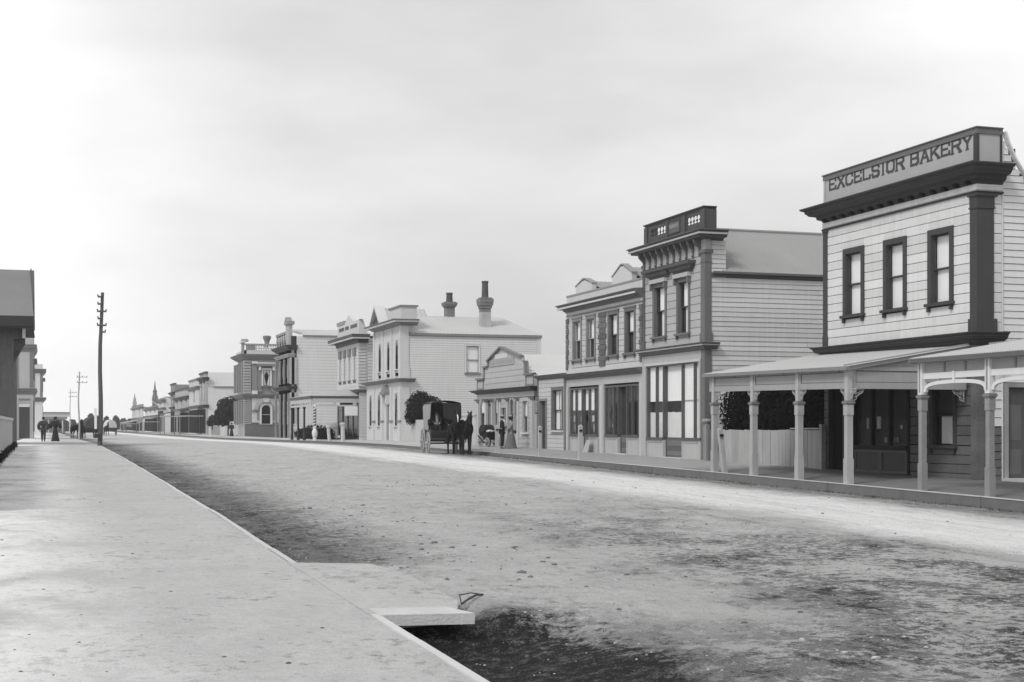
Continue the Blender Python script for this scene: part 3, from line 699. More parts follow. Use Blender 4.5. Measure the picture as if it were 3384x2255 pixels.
# corner pilasters
e = MB()
for (a, c, z0, z1) in ((0, .0, gb-.1, gb-.1),): pass
def pil(z0, z1, wd_, dp, side, m, name):
    e = MB(); k = dp
    e.box(TF-k, TF+side, sr-k, sr+wd_, z0, z1); return e.build(name, m, b)
zc_ = zm1+.02; pil(zc_, zc_+.36, .32, .07, .62, TRIM, 'pilaster_base'); pil(zc_+.361, zfr-.46, .27, .045, .52, TRIM, 'pilaster'); pil(zfr-.459, zfr-.42, .30, .07, .56, TRIM, 'pilaster_collar'); pil(zfr-.419, zfr-.12, .28, .05, .54, TRIM, 'pilaster_neck'); pil(zfr-.119, zfr-.032, .33, .09, .62, TRIM, 'pilaster_capital')
e = MB(); e.box(TF-.05, TF+.3, sl-.24, sl+.04, zc_, zc_+.36); e.box(TF-.035, TF+.3, sl-.22, sl+.03, zc_+.361, zfr-.1); e.box(TF-.06, TF+.3, sl-.26, sl+.05, zfr-.099, zfr-.032); e.build('pilaster', TRIM, b)
e = MB(); e.box(TF-.04, TF+.34, sr-.04, sr+.24, gb-.1, zm0-.01); e.build('lower_pilaster', mat('patchy_pilaster_paint', .14, .8, .6, 3), b)
# side wall facing the camera
boards(fy, b, mat('white_side_board', .66, .7, .06, 3, streak=.06, rand=.04), TF+.54, TP-.02, zm1+.02, zfr-.03, .285, (), 'rust', gap=.014)
prof = [(9.95-.05, TP+.02), (9.6, TP+.13), (zAt(528, TP+.4, sr), tAt(3349, sr)), (zAt(584, TP+.8, sr), tAt(3384, sr)), (7.2, TP+3.6), (6.4, TP+9), (-5, TP+9)]
ZT2 = ZT
prof[0] = (ZT2-.1, TP+.02); prof[1] = (ZT2-.45, TP+.16)
def tside(z):
    for (z0, t0), (z1, t1) in zip(prof[:-1], prof[1:]):
        if z <= z0 and z >= z1: return t0+(t1-t0)*(z0-z)/(z0-z1)
    return TP
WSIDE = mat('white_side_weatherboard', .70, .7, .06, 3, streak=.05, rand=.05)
dr = (tAt(2980+.3507*1000, sr), tAt(2980+.3507*1000, sr)+1.15)
zdt = zAt(1150+.3507*372, dr[0], sr)
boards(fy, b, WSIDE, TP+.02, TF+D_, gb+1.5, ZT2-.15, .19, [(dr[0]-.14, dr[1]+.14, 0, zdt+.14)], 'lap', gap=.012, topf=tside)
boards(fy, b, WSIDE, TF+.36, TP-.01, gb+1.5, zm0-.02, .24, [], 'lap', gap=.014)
boards(fy, b, LOWGREY, TF+.36, TF+D_, gb-.1, gb+1.48, .24, [(dr[0]-.14, dr[1]+.14, -1, zdt+.14)], 'lap', gap=.014)
e = MB(); e.fb(fy, TP-.01, TP+.015, -.05, .03, gb, ZT-.2); e.build('corner_board', WSIDE, b)
e = MB()
for (z0, t0), (z1, t1) in zip(prof[:-2], prof[1:-1]): e.beam((t0+.03, sr-.03, z0), (t1+.03, sr-.03, z1), .16, .05)
e.build('raking_board', WSIDE, b)
e = MB(); e.fb(fy, dr[0]-.13, dr[0], -.15, .04, gb, zdt+.12); e.fb(fy, dr[1], dr[1]+.13, -.15, .04, gb, zdt+.12); e.fb(fy, dr[0], dr[1], -.15, .045, zdt, zdt+.12)
do = e.build('door', mat('grey_door_frame', .33, .7, .15), b); e = MB(); e.fb(fy, dr[0], dr[1], -.12, -.08, gb+.05, zdt-.01); lf = e.build('door_leaf', mat('brown_door', .10, .6, .25, 3), do)
for (a, c, z0, z1) in ((.1, .5, 1.1, 2.1), (.65, 1.05, 1.1, 2.1), (.1, .5, .15, .85), (.65, 1.05, .15, .85)):
    e = MB(); e.fb(fy, dr[0]+a, dr[0]+c, -.081, -.07, gb+z0, gb+z1); e.build('door_panel', mat('brown_door_panel', .14, .6, .2), do)
e = MB(); e.fb(fy, dr[0]-.2, dr[1]+.2, -.05, .28, gb-.12, gb+.04); e.build('door_step', KERBL, do)
A = (TP+.4, sr-.05, 8.9)
e = sheet(b, 'roof', (TF+D_, sr-.03, 6.35), (TF+D_, sl+.03, 6.35), (TP+.2, sl+.03, 8.9), (TP+.2, sr+.03, 8.9), IRONL, .3)

# ---- verandah in front of the bakery
VC = mat('buff_verandah_paint', .35, .75, .1, 4, streak=.08, rand=.03); VL = mat('pale_post_face', .41, .7, .22, 5, streak=.12)
POSTD = mat('dark_post_paint', .17, .7, .25, 4, streak=.2)
TV = TK+.18
ps = [sAt(p, TV) for p in (2362, 2491, 2641, 2804)]
v = thing('verandah', (TV, ps[3], G(ps[3])), 'buff verandah with panelled fascia and fretwork brackets along the bakery front and fence', 'verandah')
zfb = lambda s: 1.65+(HY-1295)*(TV*SN+ps[0]*CS)/FPX+(s-ps[0])*.004        # fascia bottom
zfb0, zfb3 = zAt(1295, TV, ps[0]), zAt(1285, TV, ps[3])
zgt0, zgt3 = zAt(1236, TV-.2, ps[0]), zAt(1212, TV-.2, ps[3])
def lin(s, a, c): return a+(c-a)*(s-ps[0])/(ps[3]-ps[0])
fv = FX(TV)
def slab(mb, s0, s1, w0, w1, z0a, z0b, z1a, z1b):
    a, c = s0, s1
    mb.hexa([(TV-w1, a, z0a), (TV-w0, a, z0a), (TV-w0, c, z0b), (TV-w1, c, z0b), (TV-w1, a, z1a), (TV-w0, a, z1a), (TV-w0, c, z1b), (TV-w1, c, z1b)])
FB = lambda s: lin(s, zfb0, zfb3); GTT = lambda s: lin(s, zgt0, zgt3)
send = ps[0]+.35; s_r2 = ps[3]-.1
for a, c in zip([send]+ps[1:3], ps[1:]):
    e = MB(); lo, hi = c, a; slab(e, lo, hi, -.03, .02, FB(lo), FB(hi), GTT(lo)-.02, GTT(hi)-.02); fo = e.build('fascia', VC, v)
    e = MB(); 
    for (p, q) in ((0, .16), (None, .12)):
        if p == 0: slab(e, lo+.1, hi-.1, .0205, .045, FB(lo), FB(hi), FB(lo)+.17, FB(hi)+.17)
        else: slab(e, lo+.1, hi-.1, .0205, .045, GTT(lo)-.14, GTT(hi)-.14, GTT(lo)-.03, GTT(hi)-.03)
    e.fb(fv, lo+.08, lo+.17, .0205, .046, FB(lo)+.0, GTT(lo)-.03); e.fb(fv, hi-.17, hi-.08, .0205, .046, FB(hi), GTT(hi)-.03)
    e.build('fascia_moulding', VC, fo)
    e = MB(); L0_, L1_ = lo+.171, hi-.171
    slab(e, L0_, L1_, .021, .032, FB(lo)+.171, FB(hi)+.171, FB(lo)+.19, FB(hi)+.19); slab(e, L0_, L1_, .021, .032, GTT(lo)-.165, GTT(hi)-.165, GTT(lo)-.141, GTT(hi)-.141); e.fb(fv, L0_, L0_+.018, .0205, .033, FB(lo)+.191, GTT(lo)-.166); e.fb(fv, L1_-.018, L1_, .0205, .033, FB(hi)+.191, GTT(hi)-.166)
    e.build('panel_shadow_line', mat('shadow_line_paint', .12, .7), fo)  # dark strips paint in the shadow lines round the fascia panels
e = MB(); slab(e, ps[3]-.25, send+.1, .1, .24, GTT(ps[3]-.25)-.1, GTT(send)-.1, GTT(ps[3]-.25), GTT(send)); e.build('gutter', mat('gutter_paint', .22, .6, .15), v)
zw = zAt(1142, TF, ps[3])
sheet(v, 'roof', (TV-.22, ps[3]-.2, GTT(ps[3])+.0), (TV-.22, send+.1, GTT(send)+.0), (TF-.005, send+.1, zw+.13), (TF-.005, ps[3]-.2, zw), IRONL, .11, .013, .012)
def post(par, s, z0, z1, cap=True, top=None, m=VL, wd=.18, t=TV, name='post', darkm=None):
    e = MB(); h = wd/2; zc = z1
    e.box(t-h-.012, t+h+.012, s-h-.012, s+h+.012, z0, z0+.72); e.box(t-h+.004, t+h-.004, s-h+.004, s+h-.004, z0+.721, zc-.36); e.box(t-h-.012, t+h+.012, s-h-.012, s+h+.012, zc-.359, zc-.07)
    p = e.build(name, m, par)
    if cap:
        e = MB()
        for (o, a, c) in ((.025, -.069, -.035), (.045, -.034, .012), (.03, .013, .035)): e.box(t-h-o, t+h+o, s-h-o, s+h+o, zc+a, zc+c)
        e.build('capital', mat('grey_capital_paint', .22, .7, .15), p)
    if top:
        e = MB(); e.box(t-h+.01, t+h-.01, s-h+.01, s+h-.01, zc+.041, top); e.build('upper_post', m, p)
    return p
def fret(par, fr_, u, dirn, z, size, m, name='fretwork_bracket'):
    """cast iron lace corner bracket hanging under the fascia"""
    e = MB(); S = size
    def seg(pts, r=.011):
        P = [fr_(u+dirn*a*S, 0, z-c*S) for a, c in pts]; e.tube(P, r, 5)
    seg([(0, .03), (1.15, .03)], .013); seg([(.03, 0), (.03, 1.0)], .013)
    seg([(1.1, .06), (.95, .3), (.7, .42), (.45, .6), (.38, .85), (.06, .98)], .014)
    seg([(.1, .5), (.25, .35), (.4, .45), (.35, .62), (.2, .6)]); seg([(.5, .1), (.45, .28), (.6, .36), (.72, .25), (.66, .12)]); seg([(.08, .1), (.3, .3), (.15, .15), (.35, .1)]); seg([(.85, .08), (.8, .22), (.95, .2)])
    seg([(.08, .75), (.22, .72), (.25, .85), (.12, .9)]); seg([(.3, .05), (.32, .4)]); seg([(.06, .32), (.45, .36)])
    return e.build(name, m, par)
for i, s in enumerate(ps):
    zc = zAt(1334, TV, s) if i < 3 else zAt(1329, TV, s); zc = zAt(1334-1.5*i, TV, s)
    post(v, s, G(s)-.02, zc, True, GTT(s)-.02, VL)
    for d in ((-1, 1) if i else (-1,)):
        fret(v, fv, s+d*.09, d, FB(s)-.005, .28, VL)
e = MB()  # end frame from the last post back to the wall
s3 = ps[3]; fe = FY(s3)
e.fb(fe, TV+.08, TF-.06, -.02, .02, FB(s3)+.0, FB(s3)+.62); eo = e.build('end_fascia', VC, v)
e = MB(); e.fb(fe, TV+.1, TF-.08, .0205, .045, FB(s3), FB(s3)+.17); e.fb(fe, TV+.1, TF-.08, .0205, .045, FB(s3)+.5, FB(s3)+.6); e.fb(fe, TV+.1, TV+.2, .0205, .046, FB(s3)+.17, FB(s3)+.5); e.fb(fe, TF-.9, TF-.8, .0205, .046, FB(s3)+.17, FB(s3)+.5); e.build('end_fascia_moulding', VC, eo)
e = MB(); e.fb(fe, TV+.2, TF-.9, .0205, .035, FB(s3)+.171, FB(s3)+.19); e.fb(fe, TV+.2, TF-.9, .0205, .035, FB(s3)+.475, FB(s3)+.499); e.fb(fe, TV+.201, TV+.22, .0205, .036, FB(s3)+.191, FB(s3)+.474); e.fb(fe, TF-.92, TF-.901, .0205, .036, FB(s3)+.191, FB(s3)+.474); e.build('panel_shadow_line', mat('shadow_line_paint', .12), eo)  # same painted shadow lines on the end fascia
e = MB(); e.beam((TV-.2, s3-.12, GTT(s3)-.03), (TF-.03, s3-.12, zw-.03), .05, .17); e.build('barge_board', VC, v)
e = MB(); e.prism(fe, [(TV+.1, FB(s3)+.60), (TF-.06, FB(s3)+.60), (TF-.06, zw-.08), (TV+.1, GTT(s3)-.02)], -.015, .01); e.build('gable_infill', VC, v)
fret(v, fe, TV+.1, 1, FB(s3)-.005, .34, VL); fret(v, fe, TF-.12, -1, FB(s3)-.005, .34, VL)
MB().hexa([(TV-.1, ps[3]-.1, zgt3-.03), (TF-.03, ps[3]-.1, zw-.05), (TF-.03, ps[0]+.3, zw+.05), (TV-.1, ps[0]+.3, zgt0-.03), (TV-.1, ps[3]-.1, zgt3-.02), (TF-.03, ps[3]-.1, zw-.04), (TF-.03, ps[0]+.3, zw+.06), (TV-.1, ps[0]+.3, zgt0-.02)]).build('added_shade_lining', mat('dark_shade_lining', .10, .9, .3), v)  # dark sheet added under the roof to deepen the verandah's shade
for k in range(6):
    x = ps[3]+.4+(ps[0]-ps[3]-.4)*k/5; e = MB(); e.beam((TV-.1, x, lin(x, zgt0, zgt3)-.1), (TF-.04, x, zw-.12), .05, .08); e.build('rafter', VC, v)

# ---- second verandah with arches, standing nearer the camera
WV = mat('white_arch_paint', .72, .65, .06, 4, streak=.05); G2 = mat('grey_panel_paint', .36, .75, .15, 2)
q5, q6 = sAt(3049, TV), sAt(3272, TV); dq = q5-q6; qs = [q5, q6, q6-dq, q6-2*dq, q6-3*dq]
zF_ = lambda x, y, t=TV: (2980+.3507*x, 1150+.3507*y)
z5c = zAt(1150+.3507*458, TV, q5); zcap = z5c; zb2 = zAt(1150+.3507*290, TV, q5)-.02; zb2t = zAt(1150+.3507*242, TV, q5); zg2 = zAt(1150+.3507*118, TV-.15, q5)
v2 = thing('verandah', (TV, q5, G(q5)), 'corner verandah with white arched brackets and corrugated iron roof, nearest the camera on the right', 'verandah')
for i, s in enumerate(qs):
    post(v2, s, G(s)-.02, zcap-.02*i, True, None, VL if i > 9 else mat('two_tone_post', .28, .7, .2, 4, streak=.15), .15)
    e = MB(); e.box(TV-.085, TV+.075, s-.085, s+.085, zcap-.02*i+.041, zg2-.06); up = e.build('upper_post', WV, v2)
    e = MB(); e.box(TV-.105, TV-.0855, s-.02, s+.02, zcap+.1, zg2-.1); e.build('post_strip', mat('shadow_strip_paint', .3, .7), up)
    if i: 
        a, c = s+.086, qs[i-1]-.086
        e = MB(); e.fb(fv, a, c, -.03, .03, zb2, zb2t); e.build('beam', WV, v2)
        e = MB(); n = 14; rad = (c-a)/2; mid = (a+c)/2; hgt = zb2-zcap-.14
        for k in range(n):
            p0, p1 = math.pi*k/n, math.pi*(k+1)/n
            f_ = lambda an, r: (mid+r*math.copysign(abs(math.cos(an))**.75, math.cos(an)), zcap+.1+(hgt+(.0 if r == rad else -.09))*abs(math.sin(an))**.62)
            x0, y0 = f_(p0, rad); x1, y1 = f_(p1, rad); u0_, v0_ = f_(p0, rad-.09); u1_, v1_ = f_(p1, rad-.09)
            if min(x1-0, x0)-0 != None: e.prism(fv, [(x0, y0), (x1, y1), (u1_, v1_), (u0_, v0_)], -.035, .035)
        e.build('arch', WV, v2)
        e = MB(); e.fb(fv, mid-.04, mid+.04, .036, .06, zb2-.13, zb2t+.02); e.build('keystone', WV, v2)
        L_ = (c-a)/3
        e = MB(); e.fb(fv, a, c, -.03, .0, zb2t+.001, zg2-.08); pnl = e.build('fascia', G2, v2)
        for k in range(1, 3):
            e = MB(); e.fb(fv, a+L_*k-.03, a+L_*k+.03, .0005, .03, zb2t+.001, zg2-.08); e.build('stile', mat('grey_stile', .25, .7), pnl)
e = MB(); e.fb(fv, qs[-1], q5+.28, .1, .25, zg2-.07, zg2+.03); e.build('gutter', mat('dark_gutter', .12, .6), v2)
e = MB(); e.fb(fv, qs[-1], q5+.1, -.06, .1, zg2-.079, zg2-.03); e.build('plate', VC, v2)
zr2 = zg2+.75
sheet(v2, 'roof', (TV-.24, qs[-1], zg2+.05), (TV-.24, q5+.22, zg2+.05), (TF+.3, q5+.22, zr2), (TF+.3, qs[-1], zr2), IRONL, .1, .014, .012)
e = MB(); e.beam((TV-.2, q5+.2, zg2-.02), (TF+.3, q5+.2, zr2-.05), .05, .15); e.build('barge_board', VC, v2)
for s in (qs[-1]+.3, q6-dq*1.2):
    e = MB(); e.box(TF+.15, TF+.3, s-.08, s+.08, G(s), zr2-.1); e.build('back_post', VC, v2)
e = MB(); e.beam((TF+.22, qs[-1], zr2-.15), (TF+.22, sr-.3, zr2-.15), .12, .14); e.build('wall_plate', VC, v2)

# ---- fence, gate and hedge between the bakery and the tall shop
FENCE = mat('pale_fence_board', .38, .9, .14, 4, streak=.2, rand=.09, bump=.2)
f0, f1 = sl+.25, sF(2381); zt0 = zAt(1421, TF, f1)
fo = thing('board_fence', (TF, f0, GF(f0, TF)), 'pale vertical board fence under the bakery verandah with dark hedge above it', 'fence')
s = f0; 
while s < f1-.1:
    wd_ = random.uniform(.22, .34); e = MB(); e.box(TF-.05+random.uniform(-.006, .006), TF-.02, s, min(s+wd_-.014, f1), GF(s, TF)-.05, zt0+random.uniform(-.02, .02)); e.build('board', FENCE, fo); s += wd_
e = MB(); e.box(TF-.08, TF+.02, f0, f0+1.9, zt0+.03, zt0+.08); e.build('rail_cap', FENCE, fo)
e = MB(); e.box(TF-.01, TF+.05, f0, f1, zt0-.35, zt0-.25); e.build('rail', WOODG, fo)
e = MB(); x = sF(2300+.255*1680); e.box(TF-.2, TF-.04, x-.08, x+.08, GF(x, TF)-.1, zt0+.2); tag(e.build('gate_post', mat('patchy_gate_post', .36, .9, .5, 2)), 'pale gate post at the bakery end of the board fence beside the dark entry', 'post')
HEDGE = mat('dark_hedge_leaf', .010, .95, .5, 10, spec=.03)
h = thing('hedge', (TF+1.2, (f0+f1)/2, 0), 'dense dark hedge rising behind the board fence under the verandah', 'hedge')
lm = [((TF+1.0, f0+.1+(f1-f0-.2)*k/7, 2.05+.12*math.sin(k*2.1)), (.95, .95, 1.55)) for k in range(8)]
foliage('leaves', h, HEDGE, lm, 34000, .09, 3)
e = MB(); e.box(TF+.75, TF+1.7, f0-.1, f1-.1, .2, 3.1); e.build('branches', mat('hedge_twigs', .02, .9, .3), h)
# gate beside the tall shop
x0, x1 = sF(2352), sF(2326); x0, x1 = sF(2378), sF(2334)
g = thing('side_gate', (TF, x0, GF(x0, TF)), 'narrow weathered gate with a round capped post between the tall shop and the board fence', 'gate')
zg = zAt(1120+.2678*1010, TF, x1)
e = MB(); e.box(TF-.16, TF+.0, x1-.32, x1-.06, GF(x1, TF)-.05, zg-.02); e.build('gate_post', WOODG, g)
e = MB(); e.lathe([(.20, zg-.06), (.21, zg), (.14, zg+.06), (.02, zg+.08)], TF-.08, x1-.19, 10); e.build('post_cap', WOODG, g)
s = x0
while s < x1-.4:
    e = MB(); e.box(TF-.07, TF-.04, s, s+.13, GF(s, TF), zg-.35); e.build('gate_board', mat('dark_gate_board', .13, .9, .3, 5, streak=.2, rand=.1), g); s += .145
def zm(ox, oy, k): return (lambda x: ox+k*x), (lambda y: oy+k*y)
def body(b, s0, s1, z0, z1, depth=11, name='wall', m=WALLCORE, t0=TF):
    return MB().box(t0+.21, t0+depth, s0+.21, s1-.21, z0, z1).build(name, m, b)
def wrap(s0, s1, r0=.6, r1=.6, T=TF): return [(T+r1, s1), (T, s1), (T, s0), (T+r0, s0)]
# ================================================================ tall narrow shop with balustrade
X, Y = zm(2080, 660, .2168); XE, YE = zm(2080, 1120, .2678)
r0 = sF(2331); r1 = sF(2126); gb = GF(r0, TF); fy = FY(r0); fr = FX(TF)
b = thing('tall_shop', (TF, r0, gb), 'tall narrow two storey shop with a dark pierced balustrade and long boarded side wall', 'shop')
SB = mat('grey_shopfront_board', .45, .75, .08, 4, streak=.07, rand=.05, bump=.1); STR = mat('mid_brown_trim', .15, .6, .12, 5, streak=.08)
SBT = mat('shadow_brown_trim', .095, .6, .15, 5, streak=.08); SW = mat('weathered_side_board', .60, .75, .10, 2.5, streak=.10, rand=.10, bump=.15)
zc1 = 1.65+(HY-754)*((TF-.55)*SN+(r0-.55)*CS)/FPX
zc0 = zF(2300, Y(850)); z_eave = zAt(Y(1100), TF+.2, r0)
ztop = zF(X(1110), Y(100)); zs1 = zF(XE(870), YE(62)); zs0 = zF(XE(900), YE(140)); zlin = zF(XE(850), YE(258))
zfr0 = zF(X(1035), Y(870))
body(b, r0, r1, gb-.7, zc1-.1, .9); body(b, r0, r1, gb-.7, z_eave-.15, 11.5, t0=TF+.6)
ws = []
for (xl, xr) in ((385, 548), (748, 905)):
    ws.append((sF(X(xr)), sF(X(xl))))
zwt = zF(X(905), Y(1235)); _x, _y = zm(1800, 650, .5803); zwb = zF(_x(830), _y(772))
ops = []
for a, c in ws:
    window(b, fr, a, c, zwb, zwt, tw=.15, trim=STR, sm=mat('dark_sash', .06, .4), upper=CLOTH, lower=CURT, split=.52, rec=.1, blindw=.86, lblind=.72)
    ops.append((a-.14, c+.14, zwb-.08, zwt+.15))
    MB().sweep([(TF+.02, c+.32), (TF, c+.32), (TF, a-.32), (TF+.02, a-.32)], [(0, zwt+.34), (.05, zwt+.34), (.08, zwt+.44), (.20, zwt+.48), (.21, zwt+.60), (.34, zwt+.64), (.36, zwt+.76), (0, zwt+.79)]).build('window_hood', SBT, b)
    e = MB(); e.fb(fr, a-.24, c+.24, .0, .18, zwt+.17, zwt+.335); e.build('hood_frieze', SB, b)
    for u in (a-.2, c+.09): e = MB(); e.fb(fr, u, u+.11, .0, .16, zwt-.1, zwt+.165); e.build('hood_bracket', STR, b)
    ops.append((a-.2, c+.2, zwt+.1, zwt+.5))
boards(fr, b, SB, r0+.34, r1-.14, zs1+.04, zfr0, .30, ops, 'rust', gap=.016)
e = MB(); e.fb(fr, r0+.02, r1, -.05, .012, zfr0+.002, zc1-.3); e.build('frieze', SB, b)
MB().sweep(wrap(r0, r1, .75, .75), [(-.05, zc1-.34), (.06, zc1-.34), (.10, zc1-.3), (.40, zc1-.27), (.42, zc1-.20), (.48, zc1-.19), (.50, zc1-.06), (.56, zc1-.04), (.56, zc1), (-.05, zc1+.03)]).build('cornice', SBT, b)
MB().sweep(wrap(r0, r1, .75, .75), [(.40, zc1-.185), (.505, zc1-.185), (.507, zc1-.115), (.40, zc1-.115)]).build('cornice_bead', SB, b)
n = 9
for k in range(n+1):
    u = r0+.42+(r1-r0-.62)*k/n; e = MB()
    e.prism(FY(u-.05), [(TF-.34, zc1-.28), (TF-.30, zc1-.45), (TF-.12, zc1-.62), (TF-.07, zfr0+.12), (TF-.11, zfr0+.04), (TF-.02, zfr0-.03), (TF-.005, zfr0-.0), (TF-.005, zc1-.28)], -.1, 0); e.build('bracket', STR, b)
# corner pilasters
def pila(b, s0, s1, side, z0, z1, m, base=.36, cap=True):
    e = MB(); e.box(TF-.035, TF+side, s0-.02, s1, z0+base, z1-.5); p = e.build('pilaster', m, b)
    e = MB(); e.box(TF-.06, TF+side+.04, s0-.05, s1+.03, z0, z0+base-.001); e.build('pilaster_base', m, p)
    e = MB(); e.box(TF-.05, TF+side+.02, s0-.04, s1+.02, z1-.499, z1-.46); e.box(TF-.035, TF+side, s0-.02, s1, z1-.459, z1-.13); e.box(TF-.07, TF+side+.05, s0-.06, s1+.05, z1-.129, z1); e.build('pilaster_capital', m, p)
pila(b, r0, r0+.36, .26, zs1+.05, zF(X(1090), Y(775)), STR); pila(b, r1-.2, r1+.02, .26, zs1+.05, zF(X(1090), Y(775)), SBT)
e = MB(); e.box(TF-.02, TF+.24, r0-.01, r0+.34, zF(X(1090), Y(775))+.003, zc1-.34); e.build('pilaster_block', SB, b)
# balustrade
BAL = mat('dark_balustrade_paint', .075, .6, .2, 6, streak=.1)
q0, q1 = r0+.12, r1-.08; zb0, zb1 = zc1+.02, ztop-.12
sx = lambda x: sF(X(x)); so1 = (sx(1100), sx(860)); so2 = (sx(535), sx(312))
zo1 = zF(X(1085), Y(212)); zo0 = zF(X(1085), Y(330))
e = MB()
for (a, c) in ((q0, so1[0]), (so1[1], so2[0]), (so2[1], q1)): e.fb(fr, a, c, -.11, -.05, zb0, zb1)
for (a, c) in (so1, so2): e.fb(fr, a, c, -.11, -.06, zb0, zo0); e.fb(fr, a, c, -.11, -.06, zo1, zb1)
ba = e.build('balustrade', BAL, b)
MB().sweep([(TF+.55, q1), (TF, q1), (TF, q0), (TF+.55, q0)], [(-.2, zb1), (-.04, zb1), (-.03, zb1+.04), (.04, zb1+.09), (.04, ztop), (-.2, ztop+.02)]).build('balustrade_cap', BAL, ba)
for qa in (q0+.002, q1-.16): e = MB(); e.box(TF+.115, TF+.55, qa, qa+.158, zb0, zb1); e.build('balustrade_return', BAL, ba)
for (a, c) in ((q0-.02, q0+.3), (so1[1]+.1, so1[1]+.3), (so2[0]-.3, so2[0]-.1), (q1-.3, q1+.02)):
    e = MB(); e.fb(fr, a, c, -.049, .0, zb0, zb1); e.build('die', BAL, ba)
for (a, c) in (so1, so2):
    for k in range(6):
        u = a+(c-a)*k/5; h = zo1-zo0; e = MB(); w_ = (c-a)/5
        e.lathe([(w_*.36, zo0), (w_*.14, zo0+h*.10), (w_*.14, zo0+h*.22), (w_*.40, zo0+h*.32), (w_*.30, zo0+h*.42), (w_*.10, zo0+h*.60), (w_*.10, zo0+h*.80), (w_*.32, zo0+h*.97), (w_*.34, zo1)], TF+.085, u, 8, sx=.25); e.build('baluster', BAL, ba)
a, c = sx(742), sx(590); zq0, zq1 = zF(X(742), Y(400)), zF(X(742), Y(340))
flat_panel(fr, ba, 'name_panel', mat('faded_panel_paint', .14, .8, .2), a-.1, c+.1, zq0-.25, zq1+.15, -.045, .01, .05, BAL); e = MB(); e.fb(fr, a+.05, c-.05, -.044, -.035, zq0-.02, zq1-.02); e.build('faded_inscription', mat('worn_pale_panel', .24, .8, .25, 9), ba)
# string course, frieze, shopfront
MB().sweep(wrap(r0, r1, .5, .5), cornice_prof(zs0+.02, zs1+.03, .33)).build('string_course', STR, b)
MB().sweep(wrap(r0, r1, .5, .5), [(.24, zs0+.17), (.27, zs0+.17), (.272, zs0+.22), (.24, zs0+.22)]).build('course_bead', SB, b)
e = MB(); e.fb(fr, r0+.36, r1-.1, -.1, .02, zlin+.03, zs0+.0); e.build('shop_fascia', SB, b)
e = MB(); e.fb(fr, r0+.36, r1-.22, -.02, .07, zlin-.07, zlin+.028); e.build('lintel_mould', mat('pale_mould', .55, .7, .1), b)
e = MB(); e.box(TF-.045, TF+.26, r0-.03, r0+.30, gb-.1, zs0); e.build('shop_pilaster', STR, b)
e = MB(); e.fb(fr, r0+.31, r0+.36, -.1, .0, gb-.1, zlin-.07); e.fb(fr, r0+.361, r0+.5, -.1, .06, gb-.1, zlin-.07); e.build('shop_pilaster', SB, b)
e = MB(); e.fb(fr, r1-.36, r1-.12, -.1, .05, gb-.1, zlin+.03); e.fb(fr, r1-.1, r1+.02, -.1, .045, gb-.1, zs0); e.build('shop_pilaster', SB, b)
def shopfront(b, fr, u0, u1, gb, zsill, ztop_, door, fm, risem, mull, style, doorm, ztr=None):
    """glazed front with a recessed central doorway; door=(u0,u1), mull=positions of slim mullions"""
    e = MB(); e.fb(fr, u0, u0+.07, -.2, .03, zsill, ztop_); e.fb(fr, u1-.07, u1, -.2, .03, zsill, ztop_); e.fb(fr, u0+.07, u1-.07, -.2, .03, ztop_-.09, ztop_)
    sfm = e.build('shop_window', fm, b)
    d0, d1 = door
    for (a, c) in ((u0, d0), (d1, u1)):
        e = MB(); e.fb(fr, a, c, -.2, .08, zsill-.11, zsill); e.build('sill', fm, sfm)
        flat_panel(fr, b, 'stall_riser', risem, a, c, gb-.05, zsill-.112, 0, .15, .09)
        ms = sorted([a+.07 if a == u0 else a]+[m_ for m_ in mull if a < m_ < c]+[c-.07 if c == u1 else c])
        for x in ms[1:-1]+([d0] if a == u0 else [])+([d1] if c == u1 else []):
            e = MB(); e.fb(fr, x-.03, x+.03, -.1, .025, zsill, ztop_-.09); e.build('mullion', fm, sfm)
        for p, q in zip(ms[:-1], ms[1:]):
            e = MB(); e.fb(fr, p+.031, q-.031, -.03, -.026, zsill, ztop_-.09); e.build('pane', GLASS, sfm)
            style(sfm, fr, p+.02, q-.02, zsill, ztop_-.09, -.1)
    # the doorway
    e = MB(); e.fb(fr, d0, d0+.04, -.2, -.1, gb, ztop_-.09); e.fb(fr, d1-.04, d1, -.2, -.1, gb, ztop_-.09); dd = e.build('doorway', fm, b)
    style(dd, fr, d0+.05, d1-.05, zsill, ztop_-.09, -.17)
    e = MB(); e.fb(fr, d0+.04, d1-.04, -.18, -.13, gb, zsill-.02); dl = e.build('door_panel', doorm, dd)
    e = MB(); e.fb(fr, d0+.12, d1-.12, -.129, -.115, gb+.12, gb+.3); e.fb(fr, d0+.12, d1-.12, -.129, -.115, zsill-.35, zsill-.12); e.build('door_moulding', mat('door_mould', .17, .7), dl)
    e = MB(); e.fb(fr, d0-.05, d1+.05, -.18, .12, gb-.08, gb+.05); e.build('door_step', KERBL, dd)
zsl = zF(XE(880), YE(1225)); ztp = zF(XE(880), YE(268)); zmid = zF(XE(880), YE(752)); zgap = zF(XE(690), YE(893))
def st_tall(par, fr, p, q, z0, z1, wz):
    um = (p+q)/2; right = um < sF(XE(700))
    e = MB(); e.fb(fr, p, q, wz-.02, wz-.01, (z0 if right else zmid), z1); e.build('blind', CLOTH, par)
    if not right:
        e = MB(); n = 10; pts = [(p, z0), (q, z0)]+[(q-(q-p)*k/n, zgap-.03*abs(math.sin(k*.9+um))-.02*k/n) for k in range(n+1)]
        e.prism(fr, pts, wz-.02, wz-.01); e.build('curtain', CURT, par)
    else:
        e = MB(); e.fb(fr, p, q, wz-.008, wz+.03, zmid-.015, zmid+.015); e.build('glazing_bar', mat('grey_bar', .25), par)
dor = (sF(XE(652)), sF(XE(420)))
